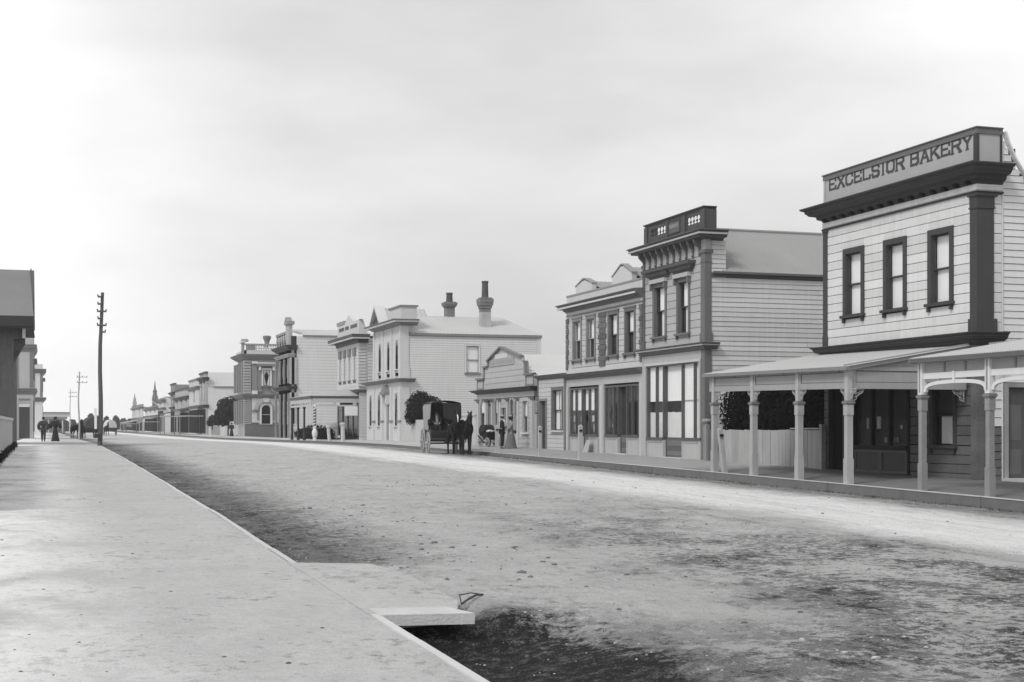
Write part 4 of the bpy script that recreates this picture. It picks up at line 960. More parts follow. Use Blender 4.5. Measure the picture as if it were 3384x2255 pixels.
shopfront(b, fr, sF(XE(892)), sF(XE(222)), gb, zsl, ztp, dor, mat('dark_shop_paint', .10, .5, .15), mat('pale_riser', .46, .8, .12, 4, streak=.1), [sF(XE(802)), sF(XE(333))], st_tall, mat('brown_kick_panel', .12, .7, .2))
# side wall and roof
boards(fy, b, SW, TF+.27, TF+11.5, gb-.1, z_eave-.2, .19, (), 'lap', gap=.012, maxlen=4)
boards(fy, b, SW, TF+.27, TF+.9, z_eave-.2, zc1-.36, .19, (), 'lap', gap=.012)
zr = zAt(Y(445), TF+.9, (r0+r1)/2)
e = MB(); e.fb(fy, TF+.25, TF+11.5, -.02, .05, z_eave-.19, z_eave-.03); e.build('eaves_board', SBT, b)
e = MB(); e.fb(fy, TF+.3, TF+11.5, .05, .17, z_eave-.07, z_eave+.02); e.build('gutter', mat('dark_gutter', .12, .6), b)
rfm = IRON; sm_ = (r0+r1)/2
sheet(b, 'roof', (TF+.75, r0-.1, z_eave+.02), (TF+11.7, r0-.1, z_eave+.02), (TF+11.7, sm_, zr), (TF+.75, sm_, zr), IRON, .13, .016)
sheet(b, 'roof', (TF+.75, r1+.1, z_eave+.02), (TF+11.7, r1+.1, z_eave+.02), (TF+11.7, sm_, zr), (TF+.75, sm_, zr), IRON, .3, .016)
e = MB(); e.tube([(TF+.75, sm_, zr+.02), (TF+11.7, sm_, zr+.02)], .07, 8); e.build('ridge_cap', IRON, b)

# ================================================================ pair of shops with quoins and gabled parapet
X, Y = zm(1840, 860, .4082)
c0, c1 = r1+.03, sF(1872.7); cm = sF(X(372)); gc = GF(c0, TF)
b = thing('paired_shops', (TF, c0, gc), 'pair of joined two storey shops with dark quoins and two small gables on top', 'shop')
CB = mat('light_grey_board', .52, .75, .08, 4, streak=.08, rand=.05); CP = mat('pale_parapet_paint', .60, .75, .07, 3, streak=.06); QD = mat('dark_quoin', .13, .7, .2, 5, rand=.25)
zk1 = 1.65+(HY-Y(222))*((TF-.45)*SN+(c0-.1)*CS)/FPX; zk0 = zF(X(690), Y(300)); zp0 = zF(X(690), Y(335)); zl1 = zF(X(690), Y(868)); zl0 = zF(X(690), Y(915)); zshop = zF(X(665), Y(985))
zpt = zF(X(690), Y(140))
body(b, c0, c1, gc-.7, zk1-.1, 10)
ops = []; wtz = zF(X(632), Y(405)); wbz = zF(X(632), Y(745))
for (xl, xr, up) in ((138, 196, 0), (249, 308, 0), (425, 494, 1), (560, 630, 1)):
    a, c = sF(X(xr)), sF(X(xl)); window(b, fr, a, c, wbz, wtz, tw=.13, trim=STR if up else mat('mid_grey_trim', .22, .6, .1), sm=mat('dark_sash', .06) if up else mat('pale_sash', .4), upper=CLOTH, lower=CURT, split=.5, rec=.09, blindw=.95, lblind=.6 if up else .45)
    e = MB(); e.fb(fr, a-.19, c+.19, .0, .07, wtz+.135, wtz+.21); e.build('window_head', STR if up else mat('mid_grey_trim', .22), b)
    ops.append((a-.13, c+.13, wbz-.08, wtz+.15))
boards(fr, b, CB, c0, c1, zl1+.3, zp0, .265, ops, 'rust', gap=.014)
e = MB(); e.fb(fr, c0, c1, -.05, .01, zl1+.02, zl1+.28); e.build('plinth_board', CP, b)
qz = zl1+.22; nq = 10; qh = (zp0-.1-qz)/nq
for k in range(nq):
    wdq = .48 if k % 2 else .36
    for (a, c) in ((c0-.0, c0+wdq*.75), (cm-wdq, cm+wdq), (c1-wdq*.7, c1+.01)):
        e = MB(); e.fb(fr, a, c, .005, .055, qz+k*qh+.012, qz+(k+1)*qh-.012); e.build('quoin', QD if k % 1 == 0 else CB, b)
e = MB(); e.fb(fr, c0, c1, -.05, .015, zp0+.002, zk0+.02); e.build('frieze', CP, b)
e = MB(); e.fb(fr, c0+.02, c1, .016, .05, zp0-.0, zp0+.05); e.build('frieze_mould', mat('grey_mould', .28), b)
MB().sweep([(TF+.5, c1), (TF, c1), (TF, c0)], cornice_prof(zk0, zk1, .45)).build('cornice', STR, b)
MB().sweep([(TF+.5, c1), (TF, c1), (TF, c0)], [(.36, zk0+.17), (.40, zk0+.17), (.402, zk0+.25), (.36, zk0+.25)]).build('cornice_bead', CP, b)
zpl = zpt
e = MB(); e.fb(fr, c0, c1, -.25, .0, zk1-.05, zpl-.08); e.build('parapet', CP, b)
e = MB(); e.fb(fr, c0, c1, -.27, .03, zpl-.079, zpl); e.build('parapet_cap', mat('grey_cap', .3), b)
for (xl, xa, xr, ya, yl) in ((155, 217, 283, 166, 225), (449, 520, 607, 52, 150)):
    a, mdl, c = sF(X(xr)), sF(X(xa)), sF(X(xl)); mdl = (a+c)/2; zt = zF(X(xa), Y(ya)); zl = zpl+.32
    e = MB(); e.prism(fr, [(a, zpl+.001), (c, zpl+.001), (c, zl), (mdl+.12, zt), (mdl-.12, zt), (a, zl)], -.25, .0); e.build('gable', CP, b)
    e = MB(); e.prism(fr, [(c+.05, zl), (mdl+.12, zt+.06), (mdl-.12, zt+.06), (a-.05, zl), (a-.05, zl+.06), (mdl-.13, zt+.12), (mdl+.13, zt+.12), (c+.05, zl+.06)], -.27, .03); e.build('gable_coping', mat('grey_cap', .3), b)
    sheet(b, 'roof', (TF+.25, a-.6, zpl+.05), (TF+6, a-.6, zpl+.05), (TF+6, mdl, zt-.02), (TF+.25, mdl, zt-.02), IRON, .2)
    sheet(b, 'roof', (TF+.25, c+.6, zpl+.05), (TF+6, c+.6, zpl+.05), (TF+6, mdl, zt-.02), (TF+.25, mdl, zt-.02), IRON, .2)
c1b = sF(1778)
MB().sweep([(TF+.3, c1), (TF, c1), (TF, c0)], cornice_prof(zl0-.02, zl1, .34)).build('string_course', STR, b)
e = MB(); e.fb(fr, c0, c1, -.1, .02, zshop, zl0-.02); e.build('shop_fascia', SB, b)
for (a, c) in ((c0, sF(X(672))), (sF(X(385)), sF(X(345))), (sF(X(98)), c1)):
    e = MB(); e.fb(fr, a, c, -.1, .04, gc-.1, zshop-.002); pl = e.build('shop_pilaster', SB, b)
    e = MB(); e.fb(fr, a+(c-a)*.3, a+(c-a)*.5, .041, .08, gc-.1, zshop-.05); e.build('pilaster_rib', CP, pl)
GOODS = mat('shop_goods', .3, .8, .3, rand=.8)
zs1_ = zF(X(665), Y(1415)); ztp1 = zF(X(660), Y(1000)); zmd = zF(X(330), Y(1212))
def st_left(par, fr, p, q, z0, z1, wz):
    e = MB(); e.fb(fr, p, q, wz-.02, wz-.01, zmd, z1); e.build('blind', CLOTH, par)
    rn = random.Random(int(p*100)); 
    for k in range(3):
        u = rn.uniform(p+.05, q-.25) if q-p > .35 else p+.02; z = z0+.1+k*.5; e = MB(); e.fb(fr, u, min(q, u+rn.uniform(.12, .4)), wz-.06, wz-.04, z, z+rn.uniform(.2, .4)); e.build('display_card', GOODS, par)
def st_right(par, fr, p, q, z0, z1, wz):
    rn = random.Random(int(p*77))
    e = MB(); u = p+(q-p)*rn.random()*.5; e.fb(fr, u, u+.09, wz-.05, wz-.03, z0, z1-.1); e.build('hanging_cloth', mat('dim_cloth', .13, .9, .3, rand=.5), par)
    for k in range(3):
        u = rn.uniform(p, max(p+.01, q-.2)); z = z0+rn.uniform(.02, .9); e = MB(); e.fb(fr, u, u+.1, wz-.06, wz-.045, z, z+rn.uniform(.1, .4)); e.build('display_card', GOODS, par)
rm = mat('pale_riser', .46)
shopfront(b, fr, sF(X(335)), sF(X(112)), gc, zs1_, ztp1, (sF(X(262)), sF(X(205))), mat('dark_shop_paint', .1), rm, [sF(X(310)), sF(X(155))], st_left, mat('brown_kick_panel', .12))
shopfront(b, fr, sF(X(668)), sF(X(395)), gc, zs1_, ztp1, (sF(X(568)), sF(X(498))), mat('dark_shop_paint', .1), rm, [sF(X(612)), sF(X(462))], st_right, mat('brown_kick_panel', .12))
# leaning board beside the left door
e = MB(); u = sF(X(290)); e.hexa([(TF-.40, u-.3, gc), (TF-.36, u-.3, gc), (TF-.36, u+.35, gc), (TF-.40, u+.35, gc), (TF-.22, u-.25, gc+.62), (TF-.19, u-.25, gc+.62), (TF-.19, u+.25, gc+.62), (TF-.22, u+.25, gc+.62)])
tag(e.build('sandwich_board', mat('grey_white_board', .42, .8, .25)), 'white board leaning against the stall riser of the paired shops', 'board')
siding(FY(c0), b, CB, TF+.05, TF+.0501, gc, gc+.1, .1) if False else None

# ================================================================ low shop with the tall barred window
X, Y = zm(1560, 1130, .2360)
d0, d1 = c1+.02, sF(X(928)); gd = GF(d0, TF)
b = thing('low_shop', (TF, d0, gd), 'low boarded shop with one tall dark framed window, between paired shops and gabled shop', 'shop')
zc1d = zF(X(1330), Y(438)); zc0d = zF(X(1330), Y(498)); LB = mat('pale_low_board', .55, .75, .08, 4, streak=.08, rand=.04)
body(b, d0, d1, gd-.7, zc1d-.1, 8)
wn = (sF(X(1262)), sF(X(1130))); wz1, wz0 = zF(X(1262), Y(672)), zF(X(1262), Y(1240)); dn = (sF(X(1040)), sF(X(950))); dz = zF(X(1040), Y(828))
boards(fr, b, LB, d0, d1, gd-.1, zc0d, .22, [(wn[0]-.13, wn[1]+.13, wz0-.05, wz1+.13), (dn[0]-.12, dn[1]+.12, -1, dz+.12)], 'rust', gap=.012)
window(b, fr, wn[0], wn[1], wz0, wz1, tw=.16, trim=STR, sm=mat('dark_sash', .06), upper=CLOTH, lower=CLOTH, split=.5, vbar=1, rec=.09, sillm=LB, brk=False)
e = MB(); e.fb(fr, dn[0]-.13, dn[0], -.15, .05, gd, dz+.13); e.fb(fr, dn[1], dn[1]+.1, -.15, .05, gd, dz+.13); e.fb(fr, dn[0], dn[1], -.15, .052, dz, dz+.13); do = e.build('door', mat('mid_grey_trim', .22), b)
e = MB(); e.fb(fr, dn[0], dn[1], -.19, -.14, gd+.04, dz); e.build('door_leaf', mat('dark_door', .06, .6, .2), do)
MB().sweep([(TF+.5, d1), (TF, d1), (TF, d0)], cornice_prof(zc0d, zc1d, .26)).build('cornice', STR, b)
sheet(b, 'roof', (TF+.3, d0, zc1d+.0), (TF+.3, d1, zc1d), (TF+5, d1+.0, zc1d+2.3), (TF+5, d0, zc1d+2.3), mat('whitewashed_roof_iron', .55, .7, .08, 2), .2)
e = MB(); e.fb(fr, d1-.06, d1, -.05, .06, gd, zc0d); e.build('corner_board', STR, b)
e = MB(); e.fb(fr, d0, d0+.1, .001, .12, gd, zc0d-.02); e.build('down_pipe', mat('mid_grey_trim', .22), b)

# ================================================================ small gabled shop, single storey
e0, e1 = sF(X(866)), sF(X(72)); ge = GF(e0, TF)
b = thing('small_shop', (TF, e0, ge), 'small single storey shop with stepped gable parapet, dark cornice and a row of slim columns', 'shop')
EB = mat('grey_washed_board', .46, .8, .10, 3, streak=.12, rand=.05); ET = mat('grey_trim_paint', .20, .7, .12)
zE = lambda x, y: zF(X(x), Y(y)); sE = lambda x: sF(X(x))
zc1e, zc0e = zE(860, 622), zE(860, 700); zen = zE(860, 760)
body(b, e0, e1, ge-.7, zc1e-.1, 9)
MB().sweep([(TF+.4, e1), (TF, e1), (TF, e0), (TF+.4, e0)], cornice_prof(zc0e+.05, zc1e, .42)).build('cornice', mat('dark_cornice', .07, .6, .15), b)
e = MB(); e.fb(fr, e0, e1, -.1, .02, zen, zc0e+.05); e.build('frieze', EB, b)
st = [(e0, zc1e), (e1, zc1e), (e1, zE(60, 492)+.0), (sE(165), zE(60, 492))]
zw1 = zE(850, 445); zmid_ = zE(700, 292); zgs = zE(620, 215)
gl, ga, gr = sE(225), sE(408), sE(640)
z1l = zE(170, 345); zgl = zE(225, 270); zap = zE(408, 80)
ml, mr = sE(170), sE(745)
# symmetrical stepped outline
cx_ = (ml+mr)/2
zmp = (z1l+zmid_)/2; zgp = zgl
e = MB(); e.prism(fr, [(e0, zc1e), (e1, zc1e), (e1, zw1), (ml, zw1), (ml, zmp), (gl, zmp), (gl, zgp), (ga, zap), (sE(690), zgp-.02), (sE(690), zmp), (mr, zmp), (mr, zw1), (e0, zw1)], -.2, -.03); e.build('parapet', EB, b)
siding(fr, b, EB, mr+.05, ml-.05, zc1e+.03, zmp-.05, .3, name='parapet_boards', gap=.015)
for (a, c) in ((e0, mr-.1), (ml+.12, e1)):
    flat_panel(fr, b, 'parapet_wing_panel', EB, a, c, zc1e+.03, zw1-.02, -.0, .03, .1, ET)
for P in ([(e1+.04, zw1), (ml, zw1)], [(ml+.02, zw1), (ml+.02, zmp)], [(ml+.04, zmp), (gl, zmp)], [(gl, zmp), (gl, zgp)], [(gl+.04, zgp), (ga, zap+.03)], [(ga, zap+.03), (sE(690)-.04, zgp)], [(mr+.1, zmp), (mr-.04, zmp)], [(mr, zmp), (mr, zw1)], [(mr, zw1), (e0, zw1)]):
    (a, p), (c, q) = P; e = MB(); e.beam((TF-.0, a, p), (TF-.0, c, q), .26, .1, up=(-1, 0, 0) if abs(a-c) < .01 else (0, 0, 1)); e.build('coping', ET, b)
a, c = sE(585), sE(245); z0, z1 = zE(410, 335), zE(410, 240)
e = MB(); e.fb(fr, a, c, -.029, .02, z0, z1+.02); sg = e.build('sign_board', mat('grey_sign', .36, .8, .15, 8), b)
rn = random.Random(2)
for word in ((.05, .28), (.33, .62), (.67, .95)):      # letters too worn to read
    x = word[0]
    while x < word[1]: e = MB(); u = c+(a-c)*x; e.fb(fr, u-.05, u+.02, .0205, .026, z0+.12, z1-.12+rn.uniform(-.04, .03)); e.build('worn_letter', mat('worn_letter_paint', .26, .9, .3), sg); x += .055+rn.random()*.02
a, c = sE(497), sE(325); e = MB(); e.fb(fr, a, c, -.029, .03, zE(410, 238)+.02, zE(410, 168)); e.build('sign_board', mat('white_bill_board', .60, .8, .1, 6), b)
zcap_ = zen
for x in (90, 197, 287, 398, 500, 648, 845):
    u = sE(x); e = MB(); e.fb(fr, u-.12, u+.12, -.1, .07, ge-.1, zen-.22); cp = e.build('column', mat('pale_column', .52, .8, .12, 4, streak=.12) if x not in (500, 287) else EB, b)
    e = MB(); e.prism(FY(u+.14), [(TF-.07, zen-.22), (TF+.05, zen-.22), (TF+.05, zen-.001), (TF-.26, zen-.001), (TF-.22, zen-.09), (TF-.1, zen-.13)], 0, .28); e.build('console', ET, cp)
e = MB(); e.fb(fr, e0, e1, -.15, -.05, ge-.1, ge+.75); e.build('stall_riser', EB, b)
for (xl, xr, yt, yb, kind) in ((105, 190, 800, 1240, 'a'), (212, 268, 900, 1440, 'd'), (308, 352, 800, 1240, 'a'), (360, 392, 800, 1240, 'a'), (420, 482, 885, 1440, 'd'), (525, 575, 800, 1240, 'k'), (590, 636, 810, 1240, 'a'), (712, 782, 830, 1270, 'w')):
    a, c = sE(xr), sE(xl); z1 = zE(xr, yt); z0 = zE(xr, yb)
    if kind == 'd':
        e = MB(); e.fb(fr, a, c, -.18, -.1, ge, z1); do = e.build('door', ET, b); e = MB(); e.fb(fr, a+.06, c-.06, -.099, -.085, ge+.7, z1-.08); e.build('door_glass', mat('dim_glass', .16, .3), do)
        e = MB(); e.fb(fr, a, c, -.18, -.12, z1+.1, zen-.02); e.build('transom_light', mat('dim_glass', .16), do)
    elif kind == 'w': window(b, fr, a, c, z0, z1, tw=.09, trim=EB, sm=mat('grey_sash', .25), upper=CLOTH, lower=CURT, split=.52, rec=.05, lblind=.55, sillm=WHITE, brk=False)
    else: window(b, fr, a, c, z0, z1, tw=.05, trim=EB, sm=ET, upper=CLOTH if kind == 'a' else None, lower=CURT if kind == 'a' else None, split=.55, rec=.05, sill=False, arch=True, lblind=.5, proud=0)
siding(fr, b, EB, sE(845)+.1, sE(648)-.1, ge-.05, zen-.02, .28, [(sE(782)-.09, sE(712)+.09, zE(782, 1270)-.09, zE(782, 830)+.09)], gap=.012, name='front_boards')
siding(fr, b, EB, sE(500)+.1, sE(398)-.1, ge+2.2, zen-.02, .28, [], gap=.012, name='front_boards')
zri = zap-.35
rfl = mat('whitewashed_roof_iron', .55)
sheet(b, 'roof', (TF+.2, e0-.2, zc1e+.35), (TF+9, e0-.2, zc1e+.35), (TF+9, ga, zri), (TF+.2, ga, zri), rfl, .2)
sheet(b, 'roof', (TF+.2, e1+.2, zc1e+.35), (TF+9, e1+.2, zc1e+.35), (TF+9, ga, zri), (TF+.2, ga, zri), rfl, .2)
siding(FY(e0), b, EB, TF+.1, TF+9, ge, zc1e+.3, .25, gap=.02)
# slatted infill in the gap
e = thing('slatted_gate', (TF+.05, d1+.05, gd), 'narrow slatted infill between the small gabled shop and the low shop', 'gate')
for k in range(5):
    q = MB(); z = zE(900, 830+k*34); q.box(TF+.02, TF+.06, d1+.02, e0-.03, z-.09, z+.02); q.build('slat', WOODG, e)
q = MB(); q.box(TF+.0, TF+.05, d1+.06, d1+.2, gd-.05, zE(900, 1010)); q.box(TF+.0, TF+.05, d1+.28, e0-.04, gd-.05, zE(900, 1010)); q.build('gate_board', FENCE, e)
q = MB(); q.box(TF+.12, TF+.16, d1, e0, gd-.05, zE(900, 820)); q.build('backing_board', DARK, e)

# ================================================================ two storey building with arched windows and two chimneys
X, Y = zm(1220, 980, .3189); fX = lambda x: sF(X(x)); fZ = lambda x, y: zF(X(x), Y(y))
g0, g1 = sF(1326), sF(1238); gg = GF(g0, TF); fy = FY(g0)
b = thing('hall_building', (TF, g0, gg), 'white two storey building with arched front windows, small pointed gable and two tall brick chimneys', 'building')
HB = mat('off_white_front_paint', .60, .75, .09, 4, streak=.1); HS = mat('white_side_siding', .68, .75, .06, 1.5, streak=.08); HT = mat('grey_cornice_paint', .24, .7, .1)
zC1 = 1.65+(HY-Y(230))*((TF-.6)*SN+(g0-.6)*CS)/FPX; zC0 = fZ(330, 300); zB1 = fZ(335, 850); zB0 = fZ(335, 885)
yE = lambda px, py: zAt(py, tAt(px, g0), g0)
zev = zAt(Y(370), TF+.6, g0); tend = tAt(1788, g0)
body(b, g0, g1, gg-.7, zC1-.1, 1.0, m=HB); body(b, g0, g0+9, gg-.7, zev-.1, tend-TF-.2, m=WALLCORE)
MB().sweep(wrap(g0, g1, 1.2, .8), cornice_prof(zC0, zC1, .75)).build('cornice', HT, b)
MB().sweep(wrap(g0, g1, 1.2, .8), [(.6, zC0+(zC1-zC0)*.5), (.64, zC0+(zC1-zC0)*.5), (.65, zC0+(zC1-zC0)*.8), (.6, zC0+(zC1-zC0)*.8)]).build('cornice_bead', HB, b)
fl = sF(1212)
MB().sweep([(TF+.6, fl), (TF, fl), (TF, g0), (TF+1.0, g0)], cornice_prof(zB0, zB1, .5)).build('string_course', HT, b)
body(b, g1-.2, fl, gg-.7, zB0, 3, m=HB)
e = MB(); e.fb(fr, g0, g1, -.2, 0, zB1+.02, zC0); 
lw = [(g0, g1)]
def arched(fr, u0, u1, z0, z1, m, name='front_panel', holes=()):
    """wall strip with vertical window holes cut to the spring line; arch corners are filled by the window itself"""
    e = MB()
    for (p, q, c, d) in row_pieces(u0, u1, z0, z1, holes): e.fb(fr, p, q, -.2, 0, c, d)
    return e.build(name, m, b)
uw = []; 
for x, yt, yb in ((290, 450, 755), (202, 465, 770), (114, 485, 780)):
    u = fX(x); uw.append((u-.42, u+.42, fZ(290, 755), fZ(290, 452)))
arched(fr, g0, g1, zB1+.02, zC0, HB, holes=[(a, c, z0, z1) for a, c, z0, z1 in uw])
for a, c, z0, z1 in uw:
    window(b, fr, a, c, z0, z1, tw=.1, trim=HB, sm=mat('dark_sash', .06), upper=None, lower=None, split=.5, rec=.04, arch=True, proud=.05, sillm=HB)
    e = MB(); e.fb(fr, a+.35, c-.05, -.17, -.16, (z0+z1)/2, z1-.1); e.build('pane_reflection', CLOTH, b)  # white half panel paints in a bright reflection on the window
    flat_panel(fr, b, 'apron_panel', HB, a-.15, c+.15, zB1+.15, z0-.2, .0, .01, .06)
zlt = fZ(335, 960); lo = []
for x, yt, yb in ((283, 1000, 1340), (105, 1012, 1335), (17, 1015, 1330)):
    u = fX(x); lo.append((u-.42, u+.42, fZ(283, 1340), fZ(283, 1002)))
du = (fX(205), fX(175)); dzt = fZ(200, 1120)
arched(fr, g0, fl, gg-.1, zB0, HB, holes=lo+[(du[0], du[1], -1, dzt)])
for a, c, z0, z1 in lo:
    window(b, fr, a, c, z0, z1, tw=.1, trim=HB, sm=mat('grey_sash', .25), upper=mat('dim_blind', .3), lower=mat('dim_blind', .3), split=.5, rec=.04, arch=True, proud=.04, sillm=HB)
e = MB(); e.fb(fr, du[0]+.01, du[1]-.01, -.19, -.12, gg, dzt); do = e.build('door', mat('grey_door', .16, .6, .2), b)
e = MB(); e.fb(fr, du[0]-.35, du[1]+.35, 0, .45, dzt+.75, dzt+.95); e.prism(fr, [(du[0]-.3, dzt+.95), (du[1]+.3, dzt+.95), ((du[0]+du[1])/2, dzt+1.5)], .0, .35); e.build('door_hood', HT, do)
for u in (du[0]-.3, du[1]+.02): e = MB(); e.fb(fr, u, u+.28, 0, .3, dzt+.1, dzt+.75); e.build('hood_console', HB, do)
for x in (60, 150, 240, 345): 
    u = fX(x) if x < 345 else g0; e = MB(); 
    e.box(TF-.09, TF+(.55 if x == 345 else 0), u-.05 if x < 345 else u-.06, u+.35 if x < 345 else u+.4, zB1+.3, zC0-.02); e.build('pilaster', HB, b)
    e = MB(); e.box(TF-.11, TF+(.62 if x == 345 else 0), u-.08, u+.42, zB1+.03, zB1+.85); e.build('pilaster_base', HB, b)
    e = MB(); e.box(TF-.12, TF+(.6 if x == 345 else 0), u-.1, u+.4, gg-.1, zB0-.35); e.build('lower_pilaster', HB, b)
    e = MB(); e.box(TF-.22, TF+(.66 if x == 345 else 0), u-.2, u+.5, gg+1.35, gg+1.5); e.build('plinth_cap', HT, b)
    e = MB(); e.box(TF-.17, TF+(.64 if x == 345 else 0), u-.15, u+.46, gg-.1, gg+1.349); e.build('pedestal', HB, b)
e = MB(); e.fb(fy, TF+.01, TF+.56, -.15, -.01, gg, zC0+.02); e.build('corner_wall', HB, b)
# pointed gable and parapet blocks
e = MB(); a, c = fX(172), fX(72); mdl = (a+c)/2; zpk = fZ(113, 110)
e.prism(fr, [(a, zC1), (c, zC1), (mdl, zpk-.3)], -.4, .28); e.build('gable', mat('dark_gable_panel', .09, .7, .15), b)
for (p, q) in ((a-.12, mdl), (c+.12, mdl)):
    e = MB(); e.beam((TF-.15, p, zC1), (TF-.15, q, zpk), .8, .16); e.build('gable_coping', HB, b)
sheet(b, 'gable_roof', (TF+.2, a-.2, zC1+.1), (TF+3.5, a-.2, zC1+.1), (TF+3.5, mdl, zpk-.1), (TF+.2, mdl, zpk-.1), IRONL, .3)
e = MB(); e.box(TF+.1, TF+1.3, g0+.5, g1-4.6 if g1-g0 > 9 else g0+4.2, zC1, fZ(340, 95)); e.build('parapet_block', HB, b)
e = MB(); e.box(TF+.0, TF+1.4, g0+.4, g0+4.3, fZ(340, 95), fZ(340, 95)+.12); e.build('parapet_cap', HT, b)
e = MB(); e.box(TF+.1, TF+.9, g1-1.3, g1-.6, zC1, zpk-1.3); e.build('parapet_block', HB, b)
x4, y4 = zm(1180, 880, .4082)
wn = (tAt(x4(884), g0), tAt(x4(985), g0)); wz1, wz0 = zAt(y4(645), wn[0], g0), zAt(y4(862), wn[0], g0)
siding(fy, b, HS, TF+.56, tend-.35, gg-.1, zev-.25, .17, [(wn[0]-.12, wn[1]+.12, wz0-.1, wz1+.12)], gap=.010)
window(b, fy, wn[0], wn[1], wz0, wz1, tw=.1, trim=HS, sm=mat('grey_sash', .25), upper=CLOTH, lower=CLOTH, split=.48, rec=.03, vbar=0, brk=False, sillm=HT)
e = MB(); e.fb(fy, tend-.34, tend, -.2, .03, gg, zev-.1); e.build('corner_board', HS, b)
e = MB(); e.fb(fy, TF+.6, tend+.05, -.1, .12, zev-.24, zev-.08); e.build('eaves_gutter', HT, b)
zrf = zAt(y4(405), tAt(x4(600), g0+4.6), g0+4.6); RFW = mat('pale_hipped_roof', .50, .6, .08, 1.5)
hip = tAt(x4(1170), g0+4.6)
sheet(b, 'roof', (TF+.7, g0-.1, zev-.05), (hip, g0-.1, zev-.05), (hip, g0+4.6, zrf), (TF+.7, g0+4.6, zrf), RFW, .3, .012)
e = MB(); e.v = [(hip, g0-.1, zev-.05), (tend+.1, g0-.1, zev-.05), (tend+.1, g0+9.2, zev-.05), (hip, g0+9.2, zev-.05), (hip, g0+4.6, zrf), (TF+.7, g0+9.2, zev-.05), (TF+.7, g0+4.6, zrf)]
e.f = [(0, 1, 4), (1, 2, 4), (2, 3, 4), (3, 5, 6, 4)]; e.build('roof', RFW, b)
BRK = mat('sooty_chimney_brick', .20, .9, .45, 5)
for (xl, xr, yt, yn, yb, sy) in ((705, 790, 215, 290, 400, 4.9), (990, 1082, 120, 255, 470, 2.2)):
    s_ = g0+sy; t0, t1 = tAt(x4(xl), s_), tAt(x4(xr), s_); tc_ = (t0+t1)/2; w0 = (t1-t0)*.40
    zt, zn, zb = zAt(y4(yt), t0, s_), zAt(y4(yn), t0, s_), zAt(y4(yb), t0, s_)
    hN = zn-zb; ch = thing('x', (tc_, s_, zb), 'x', 'x'); bpy.data.objects.remove(ch)
    e = MB(); e.box(tc_-w0, tc_+w0, s_-.35, s_+.35, zb-1, zb+hN*.25 if sy > 3 else zb+hN*.45); chm = e.build('chimney', mat('rendered_chimney', .42, .8, .3, 4) if sy < 3 else BRK, b)
    for (k0, k1, o) in ((.25 if sy > 3 else .45, .60, .0), (.60, .70, .07), (.70, .80, .14), (.80, .95, .17), (.95, 1.0, .08)):
        e = MB(); e.box(tc_-w0-o, tc_+w0+o, s_-.35-o, s_+.35+o, zb+hN*k0+.001, zb+hN*k1); e.build('chimney_course', BRK, chm)
    e = MB(); e.lathe([(.30, zn), (.27, zn+.1), (.24, zt-.15), (.28, zt-.1), (.27, zt)], tc_, s_, 10); e.build('chimney_pot', mat('dark_chimney_pot', .09, .9, .3), chm)
e = MB(); t_ = tAt(x4(465), g0+1.5); e.box(t_-.12, t_+.12, g0+1.4, g0+1.6, zAt(y4(400), t_, g0+1.5), zAt(y4(370), t_, g0+1.5)); e.build('vent_pipe', HT, b)
# yard fence between the small shop and the hall, with the round bush
a, c = e1+.1, g0-.05
f = thing('yard_fence', (TF, a, GF(a, TF)), 'white yard fence between the chimneyed hall and the small gabled shop, behind the wagon', 'fence')
s = a; ztf = zAt(y4(1238), TF, a+4)
YF = mat('white_fence_board', .52, .85, .12, 3, streak=.14, rand=.05)
while s < c-.1:
    e = MB(); e.box(TF-.04, TF, s, min(s+.30, c), GF(s, TF)-.05, ztf+(.18 if s < a+4.2 else 0)); e.build('board', YF, f); s += .315
e = MB(); e.box(TF-.1, TF+.04, a, a+4.3, ztf+.18, ztf+.28); e.build('fence_cap', YF, f)
BUSH = mat('dark_bush_leaf', .02, .95, .6, 4, spec=.05)
def pxpos(px, py, s): t = tAt(px, s); return t, zAt(py, t, s)
sb = 97; tb, zb_ = pxpos(1388, 1343, sb)
bsh = thing('bush', (tb, sb, GF(sb, TF)), 'large dark round bush rising above the white yard fence beside the hall', 'bush')
foliage('leaves', bsh, BUSH, [((tb, sb, zb_), (1.0, 1.0, 1.1)), ((tb+.85, sb-.2, zb_-.1), (.75, .8, .85)), ((tb-.4, sb, zb_-.6), (.75, .8, .8)), ((tb+.4, sb, zb_-.7), (1.0, .8, .8))], 9000, .10, 4)
e = MB(); e.tube([(tb, sb, GF(sb, TF)-.1), (tb+.1, sb, zb_)], [.16, .08], 7); e.build('trunk', mat('dark_bark', .05, .9, .3), bsh)
# ================================================================ two storey shop with slant sided sign parapet and its verandah
X, Y = zm(740, 1040, .2807); x5 = lambda x: sF(X(x)); z5 = lambda x, y: zF(X(x), Y(y))
h0, h1 = x5(1590), x5(1333); gh = GF(h0, TF); fr = FX(TF); fy = FY(h0)
b = thing('sign_parapet_shop', (TF, h0, gh), 'light boarded two storey shop with slant sided sign parapet and four narrow upper windows', 'shop')
WB = mat('pale_shop_board', .60, .75, .08, 3, streak=.06); WBD = mat('dark_soffit_paint', .08, .6, .15)
zc1 = 1.65+(HY-Y(225))*((TF-.7)*SN+(h0-.7)*CS)/FPX; zc0 = z5(1600, 330); zst1, zst0 = z5(1600, 880), z5(1600, 915)
te = tAt(X(1700), h0)
body(b, h0, h1, gh-.7, zc1-.1, 9)
ww = []
for x in (1372, 1425, 1481, 1542): u = x5(x); ww.append((u-.30, u+.30))
wz1, wz0 = z5(1542, 505), z5(1542, 768)
